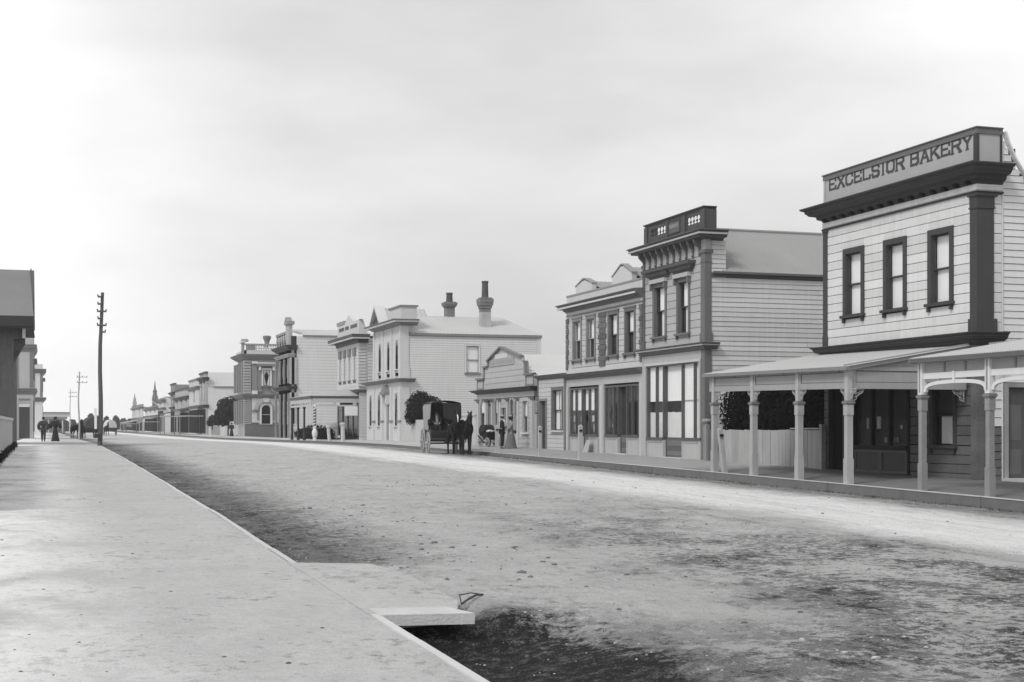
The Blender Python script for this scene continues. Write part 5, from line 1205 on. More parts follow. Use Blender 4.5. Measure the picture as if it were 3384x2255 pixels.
siding(fr, b, WB, h0+.05, h1, zst1+.02, zc0-.35, .30, [(a-.1, c+.1, wz0-.1, wz1+.1) for a, c in ww], gap=.015)
for a, c in ww:
    window(b, fr, a, c, wz0, wz1, tw=.1, trim=WB, sm=mat('dark_sash', .06), upper=DARK, lower=DARK, split=.5, rec=.12, sillm=mat('grey_trim_paint', .2))  # dark sheets behind the panes stand in for the room's shade
    e = MB(); e.fb(fr, a-.14, c+.14, 0, .14, wz1+.12, zc0-.36); e.build('window_head', mat('grey_trim_paint', .2), b)
e = MB(); e.fb(fr, h0, h1, -.1, .02, zc0-.34, zc0); e.build('frieze', WB, b)
MB().sweep(wrap(h0, h1, te-TF, .6), [(-.05, zc0), (.08, zc0), (.16, zc0+.35), (.5, zc0+.5), (.55, zc0+.55), (.62, zc1-.28), (.70, zc1-.26), (.72, zc1), (-.05, zc1+.03)]).build('cornice', WBD, b)
MB().sweep(wrap(h0, h1, te-TF, .6), [(.6, zc1-.38), (.67, zc1-.38), (.69, zc1-.27), (.6, zc1-.27)]).build('cornice_bead', WB, b)
B_, C_ = zm(1090, 1040, .07653); zb = lambda x, y: zF(B_(x), C_(y)); sb_ = lambda x: sF(B_(x))
pt = zb(1290, 195); pk = zb(820, 130)
e = MB(); a, c = h0+.0, sb_(330)
e.prism(fr, [(a, zc1), (c, zc1), (c, pt-.0), (sb_(640), pt), (sb_(800)+.0, pk+.25), (sb_(1000), pt), (sb_(1290), pt), (a, pt)], -.3, .0); e.build('parapet', WB, b)
e = MB(); t1_, t2_ = tAt(B_(1440), h0), tAt(B_(1660), h0); e.prism(FY(h0-.02), [(TF+.01, zc1), (t2_, zc1), (t1_, pt), (TF+.01, pt)], -.3, .0); e.build('parapet_return', WB, b)
e = MB(); e.fb(fr, sb_(640), c+.1, -.34, .05, pt+.001, pt+.3); e.build('parapet_block', mat('grey_cap', .3), b)
for (xl, xr) in ((400, 620), (660, 830), (890, 1180)):
    a, c = sb_(xr), sb_(xl); z0, z1 = zb(1180, 530), zb(1180, 370); rn = random.Random(xl); u = c
    while u > a+.1:
        e = MB(); w_ = rn.uniform(.22, .34); e.fb(fr, max(a, u-w_), u, .0, .012, z0, z1); e.build('worn_letter', mat('worn_dark_letter', .13, .9, .3), b); u -= w_+.06
for k in range(13):
    z = zst1+.25+k*(zc0-zst1-.5)/13; e = MB(); e.box(TF-.04, te-.15, h0-.05, h0+.4, z, z+(zc0-zst1-.5)/13-.06); e.build('quoin', WB, b)
siding(fy, b, WB, te-.14, te+4, gh, zc0+.4, .26, gap=.02)
e = MB(); e.fb(fy, TF+.05, te+.0, -.2, -.06, gh, zc0); e.build('corner_backing', WB, b)
siding(fy, b, WB, TF+.02, te-.14, gh, zst0, .26, gap=.02, name='lower_side_boards')
MB().sweep(wrap(h0, h1, te-TF, .5), cornice_prof(zst0, zst1, .3)).build('string_course', mat('grey_trim_paint', .2), b)
e = MB(); e.fb(fr, h0+.3, h1-.3, -.15, -.05, gh+.3, gh+3); sf_ = e.build('shop_window', DARK, b)
e = MB(); e.fb(fr, h0+.3, h1-.3, -.04, -.03, gh+.5, gh+2.9); e.build('pane', GLASS, sf_)
for k in range(5): u = h0+.3+(h1-h0-.6)*k/4; e = MB(); e.fb(fr, u-.05, u+.05, -.03, .03, gh+.3, gh+3); e.build('mullion', mat('grey_trim_paint', .2), sf_)
# verandah
v = thing('verandah', (TV, h0, G(h0)), 'verandah on three dark posts with open panelled end, before the shop with the sign parapet', 'verandah')
vp = [sAt(p, TV) for p in (965, 985.3, 1005.5)]; vs0, vs1 = sAt(1030, TV), vp[0]+.3
zgt = zAt(1312, TV, vs0); zbm1 = zAt(1338, TV, vs0); zbm0 = zAt(1343.5, TV, vs0); zrt = zAt(1296, TF, vs0); zfs = zAt(1322, TV, vs0)
VW = mat('pale_verandah_timber', .50, .75, .08, 3); VDK = mat('black_post_paint', .035, .5, .2)
for s in vp: e = MB(); e.lathe([(.13, G(s)-.05), (.12, G(s)+.5), (.09, G(s)+.6), (.085, zbm0-.2), (.14, zbm0-.1), (.13, zbm0)], TV, s, 9); e.build('post', VDK, v)
e = MB(); e.box(TV-.06, TV+.06, vs0, vs1, zbm0, zbm1); e.box(TV-.06, TV+.06, vs0, vs1, zfs-.22, zgt-.1); e.build('beam', VW, v)
for k in range(9): u = vs0+.2+(vs1-vs0-.4)*k/8; e = MB(); e.box(TV-.05, TV+.05, u-.07, u+.07, zbm1, zfs-.22); e.build('stile', VW, v)
fe = FY(vs0)
e = MB(); e.fb(fe, TV+.06, TF-.1, 0, .12, zbm0, zbm1); e.fb(fe, TV+.06, TF+.3, 0, .12, zfs-.22, zgt-.1); e.fb(fe, TV+.06, TV+.3, .001, .115, zbm1, zfs-.22); e.fb(fe, TF-.4, TF-.1, .001, .115, zbm1, zfs-.22); e.build('end_beam', VW, v)
e = MB(); tm = (TV+TF)/2; e.fb(fe, TV+.55, tm-.1, .02, .09, zbm1+.001, zfs-.33); e.fb(fe, tm-.099, tm+.1, .001, .115, zbm1+.001, zfs-.22); e.build('end_panel', VW, v)
e = MB(); e.fb(fe, TF-1.1, TF-.0, .13, .17, zbm0-.75, zbm0+.02); e.build('hanging_sign', CLOTH, v)
MB().sweep([(TV-.05, vs1+.1), (TV-.05, vs0-.05), (TF+.2, vs0-.05)], [(-.0, zgt-.1), (.08, zgt-.12), (.14, zgt), (.14, zgt+.09), (0, zgt+.09)]).build('gutter', mat('dark_gutter', .12), v)
sheet(v, 'roof', (TV-.15, vs0-.1, zgt+.09), (TV-.15, vs1+.1, zgt+.09), (TF-.02, vs1+.1, zrt+.35), (TF-.02, vs0+2.2, zrt+.35), IRONL, .25)
e = MB(); e.v = [(TV-.15, vs0-.1, zgt+.1), (TF+.2, vs0-.1, zgt+.1), (TF-.02, vs0+2.2, zrt+.35)]; e.f = [(0, 1, 2)]; e.build('roof_hip', IRONL, v)
# barber pole, posts and shrubs below
p = thing('barber_pole', (TV+.2, vs0-.3, G(vs0)), 'striped barber pole standing at the end of the verandah with black posts', 'barber pole')
e = MB(); zt_ = zbm0; zb_ = G(vs0)-.05; e.lathe([(.16, zb_), (.15, zb_+.3), (.22, zb_+.5), (.24, zb_+.75), (.17, zb_+.95), (.13, zb_+1.0), (.13, zt_), (.16, zt_+.02), (.05, zt_+.15)], TV+.2, vs0-.3, 12); e.build('pole', WHITE, p)
e = MB(); N_ = 150
for i in range(N_):
    a0, a1 = i*.28, (i+1)*.28; zz0 = zb_+1.1+(zt_-zb_-1.25)*i/N_; zz1 = zb_+1.1+(zt_-zb_-1.25)*(i+1)/N_; k0 = len(e.v)
    for a, z in ((a0, zz0), (a1, zz1), (a1, zz1+.17), (a0, zz0+.11)): e.v.append((TV+.2+.134*math.cos(a), vs0-.3+.134*math.sin(a), z))
    e.f.append((k0, k0+1, k0+2, k0+3))
e.build('stripe', mat('dark_stripe_paint', .12), p)
YH = zm(950, 1260, .14875)
for i, (px, lab) in enumerate(((1089, 'leaning pale post at the kerb, right of the striped barber pole'), (1133, 'stout pale post with a domed cap at the kerb before the dark shopfront'))):
    s = sAt(px, TV); p = thing('kerb_post', (TV, s, G(s)), lab, 'post'); zt_ = zAt(1260+.14875*(1000 if i == 0 else 935), TV, s); r = .17 if i == 0 else .20
    e = MB(); e.tube([(TV, s, G(s)-.1), (TV-(.1 if i == 0 else 0), s+.05, zt_-.12)], [r*.8, r*.75], 8); e.build('post', mat('pale_kerb_post', .52, .85, .2, 5, streak=.15), p)
    e = MB(); e.lathe([(r*.8, zt_-.14), (r*1.05, zt_-.1), (r*1.05, zt_-.02), (r*.6, zt_+.04), (.01, zt_+.06)], TV-(.1 if i == 0 else 0), s+.05, 9); e.build('post_cap', mat('pale_kerb_post', .52), p)
sgd = h0+9.5
bs = thing('shrub', (TF-.3, 128, GF(128, TF)), 'low dark ragged shrubs along the picket fence beyond the barber pole', 'shrub')
foliage('leaves', bs, BUSH, [((TF-.6, 126.5+k*2.6, GF(128, TF)+.35), (.8, 1.5, .75+.25*math.sin(k*2.3))) for k in range(6)], 5200, .12, 9)
f = thing('picket_fence', (TF+.1, h1+.2, GF(h1, TF)), 'low white picket fence behind the shrubs in the open gap past the verandah', 'fence')
for k in range(44):
    s = h1+.2+k*.55; e = MB(); z = GF(s, TF); e.prism(FX(TF+.1), [(s, z-.1), (s+.18, z-.1), (s+.18, z+1.35), (s+.09, z+1.5), (s, z+1.35)], -.03, 0); e.build('picket', YF, f)
e = MB(); e.box(TF+.11, TF+.16, h1+.2, h1+24.3, gh+.9, gh+1.0); e.build('rail', YF, f)

# ================================================================ plain sided hall with pilastered dark front
i0, i1 = sF(957), sF(913); gi = GF(i0, TF); fy = FY(i0)
b = thing('plain_sided_building', (TF, i0, gi), 'two storey building with dark pilastered front, gabled pier and long plain white side', 'building')
DKF = mat('grey_streaked_front', .27, .8, .3, 2, streak=.3); GRP = mat('grey_plaster', .44, .8, .15, 2, streak=.15)
zc1, zc0 = zF(X(775), Y(358)), zF(X(775), Y(415)); zs1, zs0 = zF(X(765), Y(843)), zF(X(765), Y(885)); tb_ = tAt(X(905), i0); zr_, ze_ = zAt(Y(178), TF+3, i0+4.5), zAt(Y(240), tb_, i0)
body(b, i0, i1, gi-.7, zc1, 3, m=GRP); tfar = tAt(1240, i0)
body(b, i0, i0+9, gi-.7, ze_-.1, tfar-TF)
MB().sweep(wrap(i0, i1, tb_-TF-.4, .5), cornice_prof(zc0, zc1, .55)).build('cornice', mat('dark_cornice', .07), b)
MB().sweep(wrap(i0, i1, tb_-TF-.4, .5), cornice_prof(zs0, zs1, .4)).build('string_course', mat('dark_cornice', .07), b)
MB().sweep(wrap(i0, i1, tb_-TF-.6, .5), cornice_prof(zF(X(765), Y(500)), zF(X(765), Y(462)), .25)).build('lower_mould', GRP, b)
for k in range(4):
    u = i0+(i1-i0-.5)*k/3
    for (z0, z1) in ((gi, zs0-.4), (zs1+.3, zc0-.9)): e = MB(); e.fb(fr, u, u+.5, 0, .16, z0, z1); e.build('pilaster', DKF, b)
    if k < 3:
        for (z0, z1) in ((gi+1.4, zs0-1.2), (zs1+.9, zc0-1.6)): e = MB(); e.fb(fr, u+.75, u+1.6, -.02, .03, z0, z1); w_ = e.build('window', mat('dim_window_frame', .12), b); e = MB(); e.fb(fr, u+.8, u+1.55, .031, .035, z0+.05, z1-.05); e.build('pane', GLASS, w_)
for (t0, t1) in ((TF, TF+.5), (tb_-1.0, tb_-.45)):
    e = MB(); e.fb(fy, t0, t1, 0, .14, gi, zs0-.3); e.fb(fy, t0, t1, 0, .14, zs1+.2, zc0-.8); e.build('side_pilaster', GRP, b)
e = MB(); e.fb(fy, TF+.5, tb_-1.0, -.1, .05, gi, zc0); e.build('side_bay', DKF, b)
siding(fy, b, HS, tb_-.44, tfar, gi, ze_-.1, .32, gap=.014)
e = MB(); tt = tAt(X(790), i0+1.2); zt_ = zAt(Y(120), TF, i0+1); e.box(TF-.05, tt, i0+.3, i0+2.2, zc1, zt_); pr = e.build('parapet_pier', GRP, b)
e = MB(); e.box(TF-.2, tt+.2, i0+.1, i0+2.4, zt_+.001, zt_+.35); e.build('pier_cap', mat('grey_cap', .3), pr)
e = MB(); e.prism(fr, [(i0+.5, zt_+.35), (i0+2.3, zt_+.35), (i0+1.5, zt_+.85)], -.4, .2); e.build('pier_gable', DKF, pr)
for k in range(5): u = i0+2.5+(i1-i0-2.7)*k/4; e = MB(); e.lathe([(.14, zc1), (.09, zc1+.3), (.17, zc1+.8), (.1, zc1+1.2), (.14, zc1+1.35)], TF+.1, u, 7); e.build('baluster', GRP, b)
e = MB(); e.fb(fr, i0+2.3, i1, -.25, .05, zc1+1.35, zc1+1.6); e.build('parapet_rail', mat('grey_cap', .3), b)
sheet(b, 'roof', (TF+1.3, i0-.1, ze_), (tfar, i0-.1, ze_), (tfar, i0+4.5, zr_), (TF+.2, i0+4.5, zr_), RFW, .4, .012)
e = MB(); e.fb(fy, TF+1.4, tfar, .03, .14, ze_-.12, ze_); e.build('gutter', mat('mid_grey_trim', .22), b)

# ================================================================ corner building with balustrade beyond the side street
X, Y = zm(760, 1060, .2551)
k0_, k1_ = sF(808.5), sF(780); gk = GF(k0_, TF); fy = FY(k0_)
b = thing('corner_building', (TF, k0_, gk), 'ornate corner building with rusticated quoins, arched ground floor window and roof balustrade', 'building')
PL = mat('plaster_wall', .40, .8, .12, 2, streak=.1); PL2 = mat('pale_plaster', .58, .8, .1, 2, streak=.1); PD = mat('grey_plaster_pilaster', .24, .8, .12, 2)
ty = lambda x: tAt(X(x), k0_); zy = lambda x, y: zAt(Y(y), tAt(X(x), k0_), k0_)
tf_ = ty(840)
body(b, k0_, k1_, gk-.7, zy(300, 440), tf_-TF, m=PL)
zc1, zc0 = zy(400, 438), zy(400, 500); zs1, zs0 = zy(400, 955), zy(400, 1010)
MB().sweep(wrap(k0_, k1_, tf_-TF, .5), cornice_prof(zc0, zc1, .75)).build('cornice', mat('grey_cornice_paint', .24), b)
MB().sweep(wrap(k0_, k1_, tf_-TF, .5), cornice_prof(zs0, zs1, .55)).build('string_course', mat('mid_grey_trim', .22), b)
e = MB(); e.fb(fy, TF, tf_, -.25, .0, zc1+.02, zy(400, 385)); e.fb(fr, k0_, k1_, -.25, .0, zc1+.02, zy(400, 385)); e.build('parapet_base', PL2, b)
zbr = zy(400, 322)
for k in range(16): t_ = ty(345)+(tf_-ty(345))*k/16; z0 = zy(400, 385); e = MB(); e.lathe([(.14, z0), (.08, z0+.15), (.16, z0+(zbr-z0)*.45), (.07, z0+(zbr-z0)*.8), (.13, zbr)], t_, k0_+.1, 7); e.build('baluster', PL2, b)
e = MB(); e.fb(fy, TF, tf_, -.3, .05, zbr, zbr+.22); e.build('balustrade_rail', mat('grey_cap', .3), b)
e = MB(); e.fb(fy, ty(210), ty(330), -.25, .0, zy(400, 384), zbr-.002); e.build('balustrade_block', PD, b)
e = MB(); e.box(TF-.1, ty(190)+.0, k0_+.2, k0_+2.6, zc1, zy(200, 285)); pr = e.build('parapet_pier', PD, b); e = MB(); e.box(TF-.3, ty(195)+.1, k0_+.0, k0_+2.8, zy(200, 284), zy(200, 262)); e.build('pier_cap', PL2, pr)
e = MB(); e.prism(fr, [(k0_+.3, zy(200, 262)), (k0_+2.5, zy(200, 262)), (k0_+1.4, zy(120, 228))], -.6, .2); e.build('pier_gable', PD, pr)
t_ = ty(537)+.3; e = MB(); zu0, zu1 = zbr, zAt(Y(195), t_, k0_+6); e.lathe([(.32, zu0), (.32, zu1-.9), (.36, zu1-.8), (.55, zu1-.3), (.56, zu1-.1), (.35, zu1)], t_, k0_+6, 12); e.build('chimney', mat('sooty_chimney_brick', .2), b)
a, c = ty(428), ty(518); z0, z1 = zy(470, 845), zy(470, 638)
window(b, fy, a, c, z0, z1, tw=.2, trim=WHITE, sm=WHITE, upper=DARK, lower=DARK, split=.52, rec=.0, proud=.25, brk=False, sillm=mat('grey_cornice_paint', .24))  # the blinds here are dark sheets painting in an unlit room
e = MB(); e.prism(fy, [(a+.1, z0+.1), (a+.5, z0+.1), (a+.75, z0+1.3), (a+.3, z0+2.2), (a+.1, z0+2.2)], .0, .02); e.prism(fy, [(c-.1, z0+.1), (c-.5, z0+.1), (c-.75, z0+1.3), (c-.3, z0+2.2), (c-.1, z0+2.2)], .0, .02); e.build('curtain', CURT, b)
e = MB(); e.fb(fy, ty(345), ty(600), 0, .7, zy(470, 590), zy(470, 562)); e.build('window_hood', mat('mid_grey_trim', .22), b)
e = MB(); e.fb(fy, ty(350), ty(595), 0, .5, zy(470, 561), zy(470, 540)); e.build('hood_frieze', PL2, b)
for x in (368, 545): e = MB(); e.fb(fy, ty(x), ty(x+27), 0, .55, zy(470, 645), zy(470, 592)); e.build('console', WHITE, b); e = MB(); e.fb(fy, ty(x-18), ty(x+38), 0, .12, zy(470, 900), zy(470, 646)); e.build('flanking_strip', PD, b); e = MB(); e.fb(fy, ty(x-10), ty(x+45), 0, .3, zy(470, 920), zy(470, 895)); e.build('console', PD, b)
e = MB(); e.fb(fy, ty(285), ty(350), 0, .2, zs1+.3, zy(300, 560)); e.build('pilaster', PD, b); e = MB(); e.fb(fy, ty(280), ty(355), 0, .4, zy(300, 558), zy(300, 530)); e.fb(fy, ty(280), ty(355), 0, .3, zs1+.02, zs1+.45); e.build('pilaster_capital', WHITE, b)
nq = 12
for (z0_, z1_) in ((zs1+.1, zc0-.1), (gk+1.6, zs0-.1)):
    for k in range(nq): h = (z1_-z0_)/nq; e = MB(); e.box(TF-.1, ty(272), k0_-.1, k0_+.8, z0_+k*h, z0_+(k+1)*h-.1); e.build('quoin', PL, b)
a, c = ty(405), ty(525); z0, z1 = zy(470, 1342), zy(470, 1095)
e = MB(); e.fb(fy, ty(280), tf_, -.1, .04, gk+1.8, zs0); e.build('ground_floor_panel', PL2, b)
window(b, fy, a, c, z0, z1, tw=.22, trim=WHITE, sm=WHITE, upper=DARK, lower=DARK, split=.5, rec=-.16, proud=.25, arch=True, brk=False, sillm=mat('mid_grey_trim', .22))  # unlit room painted by dark sheets in the blinds' place
e = MB(); n = 14; cx = (a+c)/2; r = (c-a)/2+.45; az = z1-(c-a)/2
for i in range(n):
    a0, a1 = math.pi*i/n, math.pi*(i+1)/n
    e.prism(fy, [(cx+r*math.cos(a0), az+r*math.sin(a0)), (cx+r*math.cos(a1), az+r*math.sin(a1)), (cx+(r+.5)*math.cos(a1), az+(r+.5)*math.sin(a1)), (cx+(r+.5)*math.cos(a0), az+(r+.5)*math.sin(a0))], .04, .4)
e.build('arch_mould', PL, b)
e = MB(); e.prism(fy, [(cx-.3, z1+.35), (cx+.3, z1+.35), (cx+.42, zs0-.1), (cx-.42, zs0-.1)], .05, .55); e.build('keystone', PL2, b)
for x in (350, 558): e = MB(); e.fb(fy, ty(x), ty(x+35), 0, .2, gk+2.2, az-.1); e.build('impost_strip', PD, b)
e = MB(); e.fb(fy, ty(275), ty(590), 0, .2, az-.25, az-.05) if False else e.fb(fy, ty(275), ty(345), .0, .2, az-.25, az-.05); e.build('impost_band', PD, b)
e = MB(); e.fb(fy, TF, tf_, -.05, .25, gk-.5, gk+1.5); e.build('plinth', mat('dark_stone_plinth', .15, .9, .2), b)
for k in range(4):
    u = k0_+.8+(k1_-k0_-1.4)*k/3
    for (z0_, z1_) in ((gk+1.6, zs0-.2), (zs1+.3, zc0-.5)): e = MB(); e.fb(fr, u, u+.7, 0, .3, z0_, z1_); e.build('pilaster', PD, b); e = MB(); 
for k in range(3):
    u = k0_+1.9+(k1_-k0_-1.4)*k/3
    for (z0_, z1_) in ((gk+1.9, zs0-1.5), (zs1+.9, zc0-1.5)):
        e = MB(); e.fb(fr, u, u+.8, 0, .02, z0_, z1_); w_ = e.build('window', mat('dark_sash', .06), b); e = MB(); e.fb(fr, u+.05, u+.75, .021, .025, z0_+.05, z1_-.05); e.build('pane', GLASS, w_)

# ================================================================ distant shops
def far_shop(name, label, pl, pr, ytop, ycor, ystr, m, side_px=None, eave=None, ridge=None, ver=None, nwin=3, trim=None, sidem=None, winm=None, cat='shop', slope=0):
    s0, s1 = sF(pr), sF(pl); g = GF(s0, TF); fy = FY(s0); trim = trim or mat('mid_grey_trim', .22)
    b = thing(name, (TF, s0, g), label, cat)
    zt, zc, zs = zF(pr, ytop), zF(pr, ycor), zF(pr, ystr); dep = (tAt(side_px, s0)-TF) if side_px else 6
    MB().box(TF, TF+(.35 if side_px else dep), s0, s1, g-.7, zt-.3).build('wall', m, b)
    MB().sweep(wrap(s0, s1, .5, .5), cornice_prof(zc-.6, zc, .6)).build('cornice', trim, b)
    MB().sweep(wrap(s0, s1, .5, .5), cornice_prof(zs-.5, zs, .5)).build('string_course', trim, b)
    MB().sweep(wrap(s0, s1, .36, .3), [(-.05, zt-.29), (.15, zt-.29), (.18, zt), (-.05, zt)]).build('parapet_cap', trim, b)
    for k in range(nwin):
        u = s0+(s1-s0)*(k+.5)/nwin; wd_ = min(.9, (s1-s0)/nwin*.3)
        for (a, c) in ((zs+.7, zc-.95),):
            e = MB(); e.fb(fr, u-wd_, u+wd_, .0, .04, a, c); w_ = e.build('window', winm or mat('dark_sash', .06), b)
            e = MB(); e.fb(fr, u-wd_+.06, u+wd_-.06, .041, .045, a+.06, c-.06); e.build('pane', GLASS, w_)
            e = MB(); e.fb(fr, u-wd_-.2, u+wd_+.2, .0, .25, c+.1, c+.4); e.build('window_hood', trim, w_)
    e = MB(); e.fb(fr, s0+.15, s1-.15, .0, .03, g+.2, zs-.7); e.build('shop_window', DARK, b)  # dark panel for the shopfront and the shade under its verandah
    if side_px:
        zev_ = zAt(eave, TF+1.5, s0); mid = (s0+s1)/2; zr_ = zAt(ridge, TF+1.5, mid); sm2 = sidem or HS
        MB().box(TF+.351, TF+dep, s0+.02, s1, g-.7, zev_).build('wall', sm2, b)
        siding(fy, b, sm2, TF+.36, TF+dep, g, zev_-.1, .4, gap=.03)
        sheet(b, 'roof', (TF+.4, s0-.1, zev_), (TF+dep, s0-.1, zev_), (TF+dep, mid, zr_), (TF+.4, mid, zr_), RFW, .6, .012)
        e = MB(); e.fb(fy, TF+1.2, TF+dep, .03, .16, zev_-.18, zev_); e.build('gutter', mat('mid_grey_trim', .22), b)
    if ver:
        vl, vr, yg, yb, vm = ver; a, c = sAt(vr, TV), sAt(vl, TV); zg_ = zAt(yg, TV, a); zb_ = zAt(yb, TV, a)
        e = MB(); e.hexa([(TV-.2, a, zg_-.15), (TF, a, zg_+.5), (TF, c, zg_+.5), (TV-.2, c, zg_-.15), (TV-.2, a, zg_), (TF, a, zg_+.65), (TF, c, zg_+.65), (TV-.2, c, zg_)]); e.build('verandah_roof', vm, b)
        e = MB(); e.box(TV-.05, TV+.05, a, c, zb_, zb_+.18); e.fb(FY(a), TV, TF, 0, .1, zb_, zb_+.18); e.build('verandah_beam', PL, b)
        e = MB(); e.box(TV+.0, TV+.03, a, c, zb_+.26, zg_-.16); e.build('verandah_fascia', mat('dim_fascia', .3, .8, .2), b)
        n = max(2, int((c-a)/9))
        for k in range(n+1): s = a+(c-a)*k/n; e = MB(); e.box(TV-.09, TV+.09, s-.09, s+.09, G(s)-.05, zb_); e.build('verandah_post', mat('grey_trim_paint', .2) if k % 2 == 0 else VW, b)
    return b
dk = mat('dark_cornice', .07)
far_shop('verandah_shop', 'two storey shop with long blank pale side wall, just past the ornate corner building', 660, 680, 1228, 1247, 1338, PL, 790, 1277, 1231, (577, 594, 1352, 1377, mat('brown_verandah_roof', .15, .8, .2)), 2, dk)
far_shop('ornate_shop', 'distant shop with a tall arched top window and curved parapet above a brown verandah', 625, 659, 1248, 1276, 1340, PL2, nwin=1, trim=mat('mid_grey_trim', .22))
far_shop('dark_pier_shop', 'distant darker two storey shop with a tall pier at its far end', 578, 624, 1279, 1308, 1350, GRP, nwin=3, trim=dk)
far_shop('pier_building', 'narrow dark distant building right of the white panelled house', 564, 577, 1266, 1296, 1345, PD, nwin=1, trim=dk, ver=(529, 543, 1366, 1378, mat('dark_cornice', .07)))
b = far_shop('white_panelled_house', 'distant white house wall divided in two panels under a thin dark eave', 523, 540, 1316, 1322, 1347, WB, 572, 1312, 1310, None, 1)
far_shop('white_gabled_shop', 'distant white shop with one dark upper window above a sloping verandah', 478, 520, 1340, 1346, 1372, WHITE, 523, 1341, 1326, (452, 470, 1384, 1396, mat('dim_fascia', .3)), 3)
far_shop('end_shop', 'last pale two storey shop at the far end of the right hand row', 436, 470, 1336, 1344, 1380, WB, 473, 1345, 1334, (398, 416, 1396, 1402, IRONL), 2)
far_shop('low_far_shop', 'low pale buildings closing the far right of the street before the dark trees', 398, 436, 1393, 1395, 1402, WB, nwin=0)
# white sign board, church spires
def spire(name, label, px, yt, ys, yb, wpx, s, m):
    t = tAt(px, s); D = t*SN+s*CS; w_ = wpx*D/FPX/2
    b = thing(name, (t, s, G(s)), label, 'church spire'); za, zb_, zc_ = zAt(yt, t, s), zAt(ys, t, s), zAt(yb, t, s)
    MB().box(t-w_, t+w_, s-w_, s+w_, G(s)-.5, zb_).build('tower', m, b)
    MB().lathe([(w_*1.25, zb_), (w_*.75, zb_+(za-zb_)*.22), (w_*.72, zb_+(za-zb_)*.42), (w_*.9, zb_+(za-zb_)*.45), (w_*.45, zb_+(za-zb_)*.55), (.05, za)], t, s, 8).build('spire', m, b)
    for k in (-1, 1): MB().lathe([(w_*.22, zb_), (w_*.2, zb_+(za-zb_)*.12), (.03, zb_+(za-zb_)*.28)], t+k*w_*.9, s-w_*.9, 6).build('pinnacle', m, b)
    return b
SPM = mat('grey_slate', .17, .8, .2)
spire('church_spire', 'dark pointed church spire above the distant white shops', 512, 1259, 1322, 1400, 17, 430, SPM)
spire('church_spire', 'faint slender pale spire at the far end of the street, left of the dark one', 445, 1299, 1335, 1400, 12, 620, mat('pale_spire', .35))
# trees and fences beyond the corner building
f = thing('yard_fence', (TF, 190, GF(190, TF)), 'plain pale board fence between the corner building and the dark tree', 'fence')
s = k1_+.1; zt_ = zAt(1394, TF, sF(740))
while s < sF(730): e = MB(); e.box(TF-.05, TF, s, s+.95, GF(s, TF)-.05, zt_); e.build('board', YF, f); s += 1.0
t_, z_ = pxpos(757, 1362, 203)
tr = thing('tree', (t_, 203, GF(203, TF)), 'dark spreading tree behind the pale fence beside the corner building', 'tree')
foliage('crown', tr, BUSH, [((t_, 203, z_), (1.9, 2, 2.1)), ((t_+1.3, 202, z_+.3), (1.5, 1.5, 1.6)), ((t_-1.0, 203, z_-.8), (1.2, 1.2, 1.3))], 6500, .24, 5)
e = MB(); e.tube([(t_, 203, 0), (t_, 203, z_)], [.25, .12], 7); e.build('trunk', mat('dark_bark', .05), tr)
t_, z_ = pxpos(712, 1396, 224)
tr = thing('bush', (t_, 224, GF(224, TF)), 'small dark bush in front of the blank pale wall, left of the tree', 'bush')
foliage('leaves', tr, BUSH, [((t_, 224, z_), (1.3, 1.5, 1.2))], 2500, .2, 6)
e = MB(); e.tube([(t_, 224, 0), (t_, 224, z_)], [.15, .08], 6); e.build('trunk', mat('dark_bark', .05), tr)
f = thing('paling_fence', (TF, 216, GF(216, TF)), 'dark paling fence below the small bush by the blank wall', 'fence')
for k in range(30): s = sF(728)+k*.6; e = MB(); e.box(TF-.03, TF, s, s+.45, GF(s, TF)-.05, zAt(1406, TF, 220)); e.build('paling', WOODG, f)
s = sAt(694, TV); p = thing('kerb_post', (TV, s, G(s)), 'white kerb post in front of the dark paling fence, far along the right footpath', 'post')
e = MB(); e.box(TV-.16, TV+.16, s-.16, s+.16, G(s), zAt(1412, TV, s)); e.build('post', WHITE, p); e = MB(); e.box(TV-.2, TV+.2, s-.2, s+.2, zAt(1412, TV, s), zAt(1410, TV, s)); e.build('post_cap', WHITE, p)
TREEM = mat('distant_tree_leaf', .05, .9, .4, 3)
for i, (px, yt, w_, s) in enumerate(((300, 1373, 20, 420), (318, 1378, 12, 400), (352, 1382, 14, 430), (383, 1380, 18, 440), (408, 1388, 20, 470), (428, 1390, 14, 480), (272, 1394, 22, 460), (240, 1392, 20, 470), (215, 1394, 22, 450), (190, 1396, 20, 460))):
    t = tAt(px, s); D = t*SN+s*CS; r = w_*D/FPX*.62; zt_ = zAt(yt, t, s); zc_ = (zt_+G(s)+1)/2
    lab = ['rounded distant tree left of the near telegraph pole top of the group', 'smaller distant tree beside the rounded one', 'low distant tree just right of the near pole', 'taller distant tree with a pointed top right of the near pole', 'broad low distant tree left of the far shops', 'last distant tree against the far shops', 'faint distant tree behind the middle telegraph pole', 'faint low distant tree between the two far poles', 'faint distant tree behind the walking pair to their right', 'faintest distant tree nearest the left hand buildings'][i]
    tr = thing('tree', (t, s, G(s)), lab, 'tree', 'trees closing the far end of the street')
    foliage('crown', tr, TREEM, [((t, s, zc_), (r, r, max(1.2, (zt_-G(s))/2))), ((t+r*.5, s, zc_-.6), (r*.7, r*.7, 1.4)), ((t-r*.6, s, zc_-.5), (r*.6, r*.7, 1.3))], 1300, .5, 20+i)
    e = MB(); e.tube([(t, s, G(s)-.3), (t, s, zc_)], [.35, .2], 6); e.build('trunk', mat('dark_bark', .05), tr)

